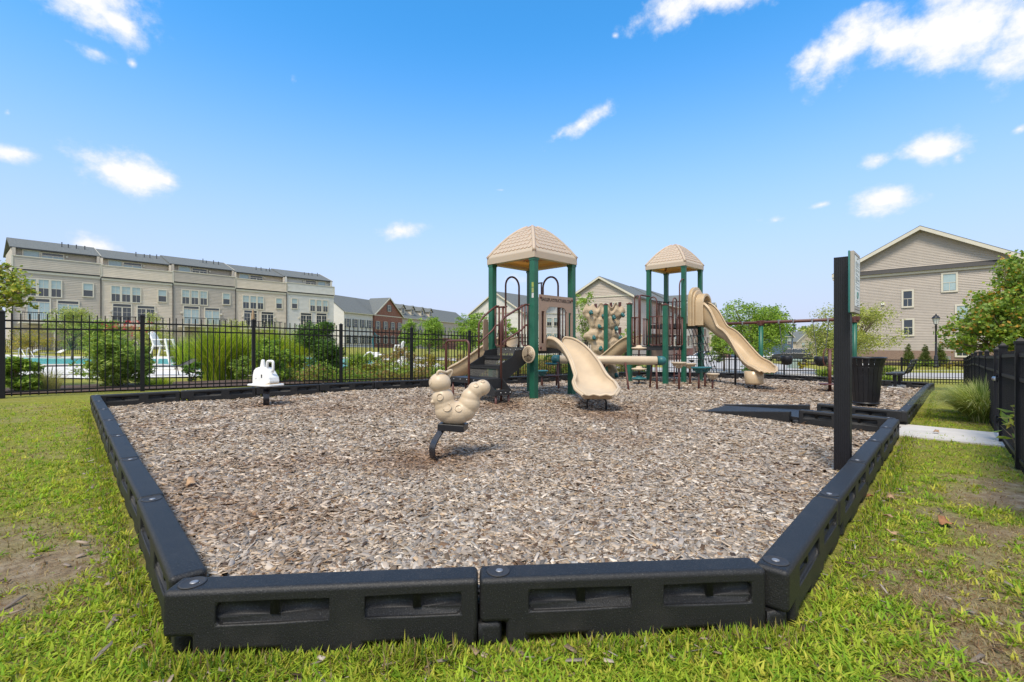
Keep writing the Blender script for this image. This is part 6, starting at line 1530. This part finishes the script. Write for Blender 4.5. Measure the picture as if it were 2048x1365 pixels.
def tree(name, label, x, y, blobs, n, size, pal, trunk_r=.08, trunk_top=None, aspect=.5, group=None, seed=1, cat='tree', limbs=True, z=None, bark='bark', per=26, parts=('crown','trunk'), shell=.5):
    z0 = G(x, y) if z is None else z; t = thing(name, label, cat, (x, y, z0), 0, group); P, cl, cen = crown_points(blobs, n, seed, shell, per)
    v, f, c = leaves(P, 0, size, pal, aspect, cl, seed); np_mesh(parts[0], v, f, 3, c, M['leaf'], t)
    if limbs:
        r = random.Random(seed); mb = MB(); zc = trunk_top or min(b[2]-b[5]*.5 for b in blobs)
        mb.tube([(0,0,-.15),(r.uniform(-.04,.04),0,zc*.5),(0,0,zc)], [trunk_r*1.25, trunk_r, trunk_r*.8], 9)
        for b in blobs[:14]:
            m_ = Vector((b[0]*.45, b[1]*.45, (zc+b[2])/2)); mb.tube([(0,0,zc*.92), m_, (b[0], b[1], b[2])], [trunk_r*.55, trunk_r*.38, trunk_r*.12], 6)
            for k in range(3):
                e = Vector((b[0]+r.uniform(-.7,.7)*b[3], b[1]+r.uniform(-.7,.7)*b[4], b[2]+r.uniform(-.3,.7)*b[5])); mb.tube([m_, (m_+e)/2+Vector((0,0,.03)), e], [trunk_r*.25, trunk_r*.16, trunk_r*.05], 5)
        mb.build(parts[1], M[bark], t, True)
    return t
def blob_set(w, d_, z0, z1, n, seed, taper=.3, fill=.42):
    r = random.Random(seed); out = []; cz = (z0+z1)/2; hz = (z1-z0)/2
    for k in range(n):
        zz = r.uniform(-.85, .85); lim = (1-abs(zz+taper*.4)**2.2)**.5 if abs(zz+taper*.4) < 1 else .25; a = r.uniform(0, 2*PI); q = r.random()**.5*lim*.72; s = r.uniform(.75, 1.25)*fill
        out.append((math.cos(a)*q*w/2, math.sin(a)*q*d_/2, cz+zz*hz*.80, w/2*s, d_/2*s, hz*s*.9))
    o = np.array(out)
    for c_, half, mid_ in ((0, w/2, 0), (1, d_/2, 0), (2, hz, cz)):      # stretch so the crown fills its width and height
        lo_ = (o[:, c_]-o[:, c_+3]*.92).min(); hi_ = (o[:, c_]+o[:, c_+3]*.92).max(); k = 2*half/(hi_-lo_); o[:, c_] = (o[:, c_]-(lo_+hi_)/2)*k+mid_; o[:, c_+3] *= k**.7
    return [tuple(v) for v in o]
def tree_px(name, label, d, px0, px1, yt, yb, n, size, pal, nb=12, seed=1, trunk_r=.09, group=None, aspect=.5, cat='tree', taper=.3, fill=.42, **k):
    x = ((px0+px1)/2-1024)/F*d; z0 = G(x, d); w = (px1-px0)/F*d*(1.25 if d > 40 else 1.05); zt = H+(Y0-yt)/F*d-z0; zb = H+(Y0-yb)/F*d-z0
    return tree(name, label, x, d, blob_set(w, w*.9, zb, zt, nb, seed, taper, fill), n, size, pal, trunk_r, group=group, seed=seed, cat=cat, aspect=aspect, **k)
tg = 'trees beyond the fences'
tree_px('leafy_tree', 'large bushy green tree behind the swing post and wave slide', 31, 1438, 1572, 600, 722, 15000, .145, 'mid', 20, 3, .13, tg, taper=.2, fill=.40)
tree_px('leafy_tree', 'silvery green tree behind the sign post and the litter bin', 30, 1622, 1786, 608, 724, 15000, .125, 'olive', 22, 4, .12, tg, fill=.38)
tree_px('small_tree', 'small green tree low in front of the swing trees, below the wave slide', 34, 1418, 1478, 662, 722, 4500, .13, 'bright', 9, 5, .07, tg)
def maple():
    d = 15.5; x = (2012-1024)/F*d; z0 = G(x, d); q = lambda px, py, r, dd_=0: ((px-1990)/F*d, dd_, H+(Y0-py)/F*d-z0, r/F*d, r/F*d, r/F*d*.8)
    bl = [q(1925,668,40,.3),(q(1955,640,42,-.4)),q(1990,600,48,.2),q(2020,560,46,-.3),q(2040,620,60,.4),q(1985,680,50,-.5),q(2060,540,50,.4),q(2000,640,50,.8),q(1950,690,36,.7),q(2040,680,55,-.2),q(1965,610,30,-.7),q(2010,535,24,.3),q(2080,600,60,0),q(1912,690,22,.1)]
    tree('maple_tree', 'maple tree with a few orange leaves above the right side fence', x, d, bl, 15000, .115, 'maple', .09, aspect=.85, seed=8, group=tg)
maple()
tree_px('young_tree', 'slender young tree with loose branches left of the climbing wall', 36, 1143, 1200, 572, 715, 2600, .16, 'mid', 9, 9, .05, tg, aspect=.42, taper=.5, fill=.36)
tree_px('small_tree', 'small green tree behind the right side of the climbing wall', 33, 1228, 1266, 648, 742, 2600, .13, 'bright', 7, 10, .05, tg)
tree_px('round_tree', 'round green tree in front of the white gabled house', 45, 908, 975, 624, 705, 8000, .17, 'mid', 18, 11, .11, tg)
tree_px('round_tree', 'left of two round green trees in front of the far brick row', 47, 803, 842, 638, 706, 5200, .17, 'mid', 16, 12, .10, tg)
tree_px('round_tree', 'larger round tree with a pale trunk in front of the far brick row', 45, 832, 886, 632, 704, 7500, .17, 'mid', 18, 13, .12, tg)
tree_px('round_tree', 'round green tree seen between the front tower handrails', 46, 1000, 1036, 636, 712, 4200, .17, 'mid', 14, 14, .08, tg)
tree_px('pool_tree', 'grey-green tree in front of the first tall townhouse', 40, 100, 188, 612, 708, 6500, .14, 'olive', 13, 15, .09, tg)
tree_px('pool_tree', 'olive green tree in front of the second tall townhouse', 44, 276, 332, 622, 705, 4200, .14, 'olive', 9, 16, .08, tg)
tree_px('pool_tree', 'olive green tree in front of the middle tall townhouse', 48, 432, 490, 636, 705, 3600, .15, 'olive', 9, 17, .08, tg)
tree_px('yellow_shrub', 'yellowing shrub below the first tall townhouse', 44, 24, 106, 656, 700, 3200, .14, 'yellow', 9, 18, .05, 'shrubs by the pool', cat='shrub')
def left_tree():
    d = 12.6; x = -15.2; z0 = G(x, d); q = lambda px, py, r, dd_=0: ((px-1024)/F*d-x, dd_, H+(Y0-py)/F*d-z0, r/F*d*1.25, r/F*d, r/F*d*.62)
    bl = [q(5,590,34,.1),q(48,588,22,-.1),q(28,604,20,.3),q(-30,560,50,.3),q(-40,610,60,-.4),q(8,532,9,.1),q(-10,548,22,.2),q(62,580,13,0),q(20,560,10,.2),q(-80,560,70,0)]
    tree('leaning_tree', 'yellow-green tree branch reaching in at the left edge above the pool fence', x, d, bl, 5200, .11, 'yg', .08, aspect=.55, seed=20, group=tg, per=16)
PAL['yg'] = [(.27,.35,.06),(.38,.42,.07),(.46,.40,.08),(.18,.26,.05)]
left_tree()
def treeline():
    P = []; r = np.random.default_rng(77); V, T, C = [], [], []; k = 0
    for i in range(52):
        d = r.uniform(215, 260); px = 1440+i*9.0+r.uniform(-4, 4); x = (px-1024)/F*d; z0 = H-(705-Y0)/F*d; hh = H+(Y0-(652+r.uniform(-6, 9)))/F*d-z0
        bl = [(0,0,hh*.55,3.2,3,hh*.42)]+[(r.uniform(-2,2), r.uniform(-2,2), hh*r.uniform(.35,.9), 1.9, 1.9, hh*.16) for _ in range(5)]
        p, cl, _ = crown_points(bl, 520, 800+i, .5); v, f, c = leaves(p+np.array([x, d, z0]), 0, .95, 'dark', .7, cl, i); V.append(v); T.append(f+k); C.append(c); k += len(v)
    tag(np_mesh('far_woodland', np.concatenate(V), np.concatenate(T), 3, np.concatenate(C), M['leaf']), 'distant dark wood on the skyline beyond the blue house', 'woodland', kind='stuff')
treeline()
sg = 'shrubs by the pool'
def shrub_px(label, d, px0, px1, yt, yb, n, size, pal, nb=10, seed=1, aspect=.3, name='shrub', fill=.42, flowers=None, group=sg, taper=0):
    x = ((px0+px1)/2-1024)/F*d; z0 = G(x, d); w = (px1-px0)/F*d; zt = H+(Y0-yt)/F*d-z0
    bl = blob_set(w, w*.8, .02, zt, nb, seed, taper, fill)
    t = tree(name, label, x, d, bl, n, size, pal, .02, .15, aspect, group, seed, 'shrub', True, None, 'bark', 18, ('foliage','stems'), .35)
    if flowers:
        r = np.random.default_rng(seed); P = np.array([((fx-1024)/F*d-x+r.normal(0,.05), r.normal(-.1,.25), H+(Y0-fy)/F*d-z0+r.normal(0,.03)) for fx, fy in flowers[1] for _ in range(22)])
        v, f, c = leaves(P, 0, .06, flowers[0], .9, None, seed); np_mesh('flowers', v, f, 3, c, M['leaf'], t)
    return t
PAL['pinkred'] = [(.55,.10,.10),(.6,.16,.13),(.45,.05,.08)]; PAL['whitef'] = [(.75,.72,.68),(.6,.55,.45)]
shrub_px('big oleander bush with red flowers on top, behind the pool fence', 13.2, 163, 303, 640, 800, 15000, .125, 'oleander', 26, 30, .26, 'oleander_bush', .36, ('pinkred', [(238,650),(246,656),(262,647),(272,654),(281,646),(284,662),(232,660)]))
shrub_px('smaller oleander bush close beside the big one, left of the lifeguard chair', 13.7, 256, 312, 690, 796, 4500, .12, 'oleander', 10, 29, .26, 'oleander_bush', .40)
shrub_px('dark green leafy bush at the left end of the pool fence', 11.6, -14, 78, 714, 810, 6500, .125, 'mid', 12, 31, .3, 'leafy_bush', .38)
shrub_px('dense dark green laurel bush behind the pool fence, right of the white rider', 16.2, 596, 690, 644, 770, 14000, .11, 'dark', 16, 32, .3, 'laurel_bush', .40, taper=-.1)
shrub_px('dark leafy shrub in front of the ornamental grass behind the white rider', 15.6, 500, 590, 678, 772, 7500, .11, 'mid', 14, 33, .3, 'leafy_shrub', .38)
shrub_px('tall pale green shrub top rising behind the laurel bush', 21, 606, 664, 642, 740, 3800, .12, 'bright', 9, 34, .3, 'tall_shrub', .4)
shrub_px('twiggy dark shrub left of the big ornamental grass', 15.2, 362, 402, 724, 772, 1200, .10, 'dark', 6, 35, .3, 'twiggy_shrub', .4)
for i, (px0, px1, yt, d, pal, lab, fl) in enumerate([(690,760,708,20,'bright','low bright green perennial clump right of the laurel bush',None),(740,800,705,22.5,'rust','rust-coloured perennial clump behind the pool fence',None),(782,838,694,23.5,'rust','rusty seed-headed shrub with white blooms behind the pool fence',[(800,712),(815,704),(808,725),(825,715)]),(830,890,708,23.5,'yellow','yellow-green perennial clump left of the stair rails',None),(880,950,706,25,'rust','reddish perennial clump behind the hand loop of the stairs',None),(935,1000,690,27,'bright','bright green shrub behind the black stairs',None),(716,764,728,17.8,'yellow','low yellow-green clump close behind the pool fence',None),(770,826,732,19.2,'olive','low silvery clump with white flowers close behind the pool fence',[(790,742),(800,738),(782,746)])]):
    shrub_px(lab, d, px0, px1, yt, 760, 2600, .085, pal, 9, 40+i, .4, 'perennial', .42, ('whitef', fl) if fl else None, 'perennials in the pool bed')
for i, (px0, px1, yt, d, lab) in enumerate([(1072,1128,706,22.5,'dark green shrub seen under the front tower deck'),(1118,1175,712,23.5,'dark green shrub behind the tan balance roller'),(1236,1300,722,27,'dark green shrub behind the disc climber'),(1480,1545,716,27.5,'low green shrub behind the foot of the wave slide')]):
    shrub_px(lab, d, px0, px1, yt, 760, 3200, .10, 'dark', 9, 60+i, .4, 'dark_shrub', .42, None, 'dark shrubs behind the back fence')
shrub_px('light green leafy shrub behind the bench and the litter bin', 24.5, 1736, 1796, 734, 772, 2400, .11, 'bright', 8, 70, .35, 'leafy_shrub', .4, None, 'dark shrubs behind the back fence')
shrub_px('light green shrub under the swing bucket seats beyond the fence', 26, 1628, 1680, 724, 770, 2000, .11, 'bright', 7, 71, .35, 'leafy_shrub', .4, None, 'dark shrubs behind the back fence')
PAL['mum'] = [(.45,.36,.03),(.36,.30,.03),(.2,.22,.04)]
shrub_px('low yellow flowering plant beside the utility cabinet', 38, 1596, 1618, 722, 735, 900, .09, 'mum', 5, 72, .8, 'flower_clump', .45, None, 'dark shrubs behind the back fence')
for i, (px, d, lab) in enumerate([(1817,40.5,'leftmost of three small conical evergreens against the taupe house'),(1850,39.5,'middle of three small conical evergreens against the taupe house'),(1882,38.9,'rightmost of three small conical evergreens, right behind the street lamp')]):
    x = (px-1024)/F*d; z0 = G(x, d)+.08; bl = [(0,0,.25+.22*k,.52-.062*k,.52-.062*k,.24) for k in range(7)]
    tree('conical_evergreen', lab, x, d, bl, 5200, .10, 'conifer', .04, .3, .3, 'conical evergreens against the taupe house', 80+i, 'evergreen shrub', True, z0, 'bark', 14, ('foliage','stems'), .5)
for i, px in enumerate((1832, 1862, 1900, 1925)):
    d = 37.2-.3*i; shrub_px(['low green ground shrub left of the street lamp','low green ground shrub at the foot of the street lamp','low yellow-green ground shrub right of the street lamp','last low yellow-green ground shrub near the side fence corner'][i], d, px-12, px+12, 722, 735, 700, .08, 'bright' if i < 2 else 'yellow', 5, 90+i, .5, 'ground_shrub', .45, None, 'low shrubs in front of the taupe house')
def ground_cover():
    V, T, C = [], [], []; k = 0; r = np.random.default_rng(5); a0, a1 = np.array(kpost(1.6)), np.array(kpost(8.2)); dv = a1-a0; nv = np.array([-dv[1], dv[0]])/np.linalg.norm(dv)
    n = 26000; t = r.random(n); q = .25+r.random(n)**1.2*3.4; P = a0+dv*t[:, None]+nv*q[:, None]; x, y = P[:, 0], P[:, 1]
    hh = (.25+.55*vnoise(x, y, .8, 51))*(.5+.8*vnoise(x, y, 2.3, 52)); z = Gn(x, y)+.04+r.random(n)**.7*hh
    sel = vnoise(x, y, .45, 53); pals = ['bright','yellow','rust','mid']; idx = np.clip((sel*1.5+r.normal(0,.08,n)-.15)*3.2, 0, 3.99).astype(int)
    for i, p in enumerate(pals):
        m = idx == i
        if m.sum(): v, f, c = leaves(np.stack([x[m], y[m], z[m]], -1), 0, .10, p, .4, None, 60+i); V.append(v); T.append(f+k); C.append(c); k += len(v)
    tag(np_mesh('ground_cover', np.concatenate(V), np.concatenate(T), 3, np.concatenate(C), M['leaf']), 'mixed low green and rusty ground cover planted along the pool fence', 'ground cover', kind='stuff')
ground_cover()
def clump(name, label, x, y, hgt, spread, n, w, pal, seed, group=None, droop=1.0, z=None, base=.12):
    r = np.random.default_rng(seed); z0 = G(x, y) if z is None else z; t = thing(name, label, 'ornamental grass', (x, y, z0), 0, group); S_ = 7
    a = r.uniform(0, 2*PI, n); q = np.sqrt(r.random(n)); bx = np.cos(a)*q*base; by = np.sin(a)*q*base; az = a+r.normal(0, .5, n)
    ln = hgt*r.uniform(.6, 1.15, n); out = spread*q*r.uniform(.5, 1.2, n)+.05; V = np.empty((n, S_*2+1, 3))
    for k in range(S_):
        u = k/S_; hx = out*u**1.7; hz = ln*(u-.42*droop*(out/spread)*u**3); ww = w*(1-u**2*.85)*.5
        px_ = bx+np.cos(az)*hx; py_ = by+np.sin(az)*hx; V[:, 2*k] = np.stack([px_-np.sin(az)*ww, py_+np.cos(az)*ww, hz], -1); V[:, 2*k+1] = np.stack([px_+np.sin(az)*ww, py_-np.cos(az)*ww, hz], -1)
    V[:, -1] = np.stack([bx+np.cos(az)*out, by+np.sin(az)*out, ln*(1-.42*droop*(out/spread))], -1)
    f = [(2*k, 2*k+1, 2*k+3) for k in range(S_-1)]+[(2*k, 2*k+3, 2*k+2) for k in range(S_-1)]+[(2*S_-2, 2*S_-1, 2*S_)]
    T = (np.arange(n)[:, None, None]*(2*S_+1)+np.array(f)[None]).reshape(-1, 3); p = np.array(PAL[pal]); c = p[r.choice(len(p), n)]*r.uniform(.8, 1.2, (n, 1))
    np_mesh('grass_blades', V.reshape(-1, 3), T, 3, np.repeat(c, 2*S_+1, 0), M['blade'], t); return t
PAL['misc'] = [(.30,.42,.03),(.42,.50,.05),(.18,.29,.025),(.50,.52,.10),(.10,.18,.02)]; PAL['fount'] = [(.30,.37,.10),(.44,.47,.17),(.20,.27,.06),(.55,.54,.27),(.12,.17,.04)]; PAL['wisp'] = [(.32,.32,.16),(.22,.27,.08),(.42,.38,.22)]
og = 'ornamental grasses by the fences'
def clump_px(label, px, yt, d, sp_, n, w, pal, seed, droop=1, base=.25):
    x = (px-1024)/F*d; z0 = G(x, d); clump('ornamental_grass', label, x, d, (H+(Y0-yt)/F*d-z0)*1.02, sp_, n, w, pal, seed, og, droop, None, base)
clump_px('big bright green fountain of ornamental grass behind the pool fence', 428, 640, 16.8, 1.0, 1500, .014, 'misc', 1, .8, .34)
clump_px('bright ornamental grass behind the white rider', 545, 645, 18.5, 1.05, 1300, .015, 'misc', 2, .8, .34)
clump_px('bright ornamental grass between the rider and the laurel bush', 500, 652, 20, .9, 1000, .015, 'misc', 3, .8, .3)
clump_px('ornamental grass half hidden left of the laurel bush', 588, 650, 20.5, .9, 900, .015, 'misc', 4, .8, .3)
shrub_px('low mixed green shrub between the two biggest ornamental grasses', 16.6, 462, 508, 712, 770, 2600, .10, 'oleander', 8, 36, .3, 'leafy_shrub', .42)
shrub_px('low leafy shrub between the ornamental grass and the laurel bush', 17.2, 566, 612, 706, 768, 2600, .10, 'mid', 8, 37, .3, 'leafy_shrub', .42)
clump_px('bright ornamental grass rising right beside the biggest fountain of grass', 470, 646, 17.8, .9, 1000, .014, 'misc', 12, .8, .3)
clump_px('low ornamental grass right of the laurel bush', 712, 696, 20.5, .6, 700, .014, 'misc', 5, .9, .25)
clump_px('wispy pale grass between the bush and the oleander at the left', 98, 728, 12.0, .55, 420, .006, 'wisp', 6, .9, .2)
clump_px('tall thin green grass behind the lifeguard chair', 372, 668, 25, 1.1, 700, .02, 'misc', 7, .7, .5)
clump_px('small bright grass tuft in front of the lounger behind the pool fence', 318, 752, 13.6, .35, 500, .008, 'misc', 8, .9, .3)
clump_px('green grass tuft behind the stair rails of the front tower', 958, 702, 24, .7, 700, .016, 'misc', 9, .8, .3)
clump('ornamental_grass', 'arching pale green grass clump in front of the right side fence', 8.0, 8.05, .80, .95, 2600, .0085, 'fount', 10, og, 1.35, None, .2)
clump('ornamental_grass', 'paler second grass clump just behind the arching one by the side fence', 8.75, 9.0, .70, .8, 1500, .0085, 'fount', 11, og, 1.3, None, .2)
def weed(label, x, y, hgt, n, seed):
    r = random.Random(seed); z0 = G(x, y); t = thing('weed', label, 'weed', (x, y, z0), 0, None); st = MB(); P = []
    for k in range(n):
        a = r.uniform(0, 2*PI); e = Vector((math.cos(a)*r.uniform(.05,.25), math.sin(a)*r.uniform(.05,.2), hgt*r.uniform(.55,1))); st.tube([(0,0,0), e*.5+Vector((0,0,.08)), e], [.006,.005,.003], 5)
        for q in range(5): P.append(tuple(e*r.uniform(.6,1)+Vector((r.uniform(-.06,.06), r.uniform(-.06,.06), r.uniform(-.02,.04)))))
    st.build('stems', M['bark'], t, True); v, f, c = leaves(np.array(P), 0, .12, 'yg', .38, None, seed); np_mesh('foliage', v, f, 3, c, M['leaf'], t)
weed('small yellow-green leafy weed growing by the near picket fence', 5.15, 4.78, .62, 5, 3)
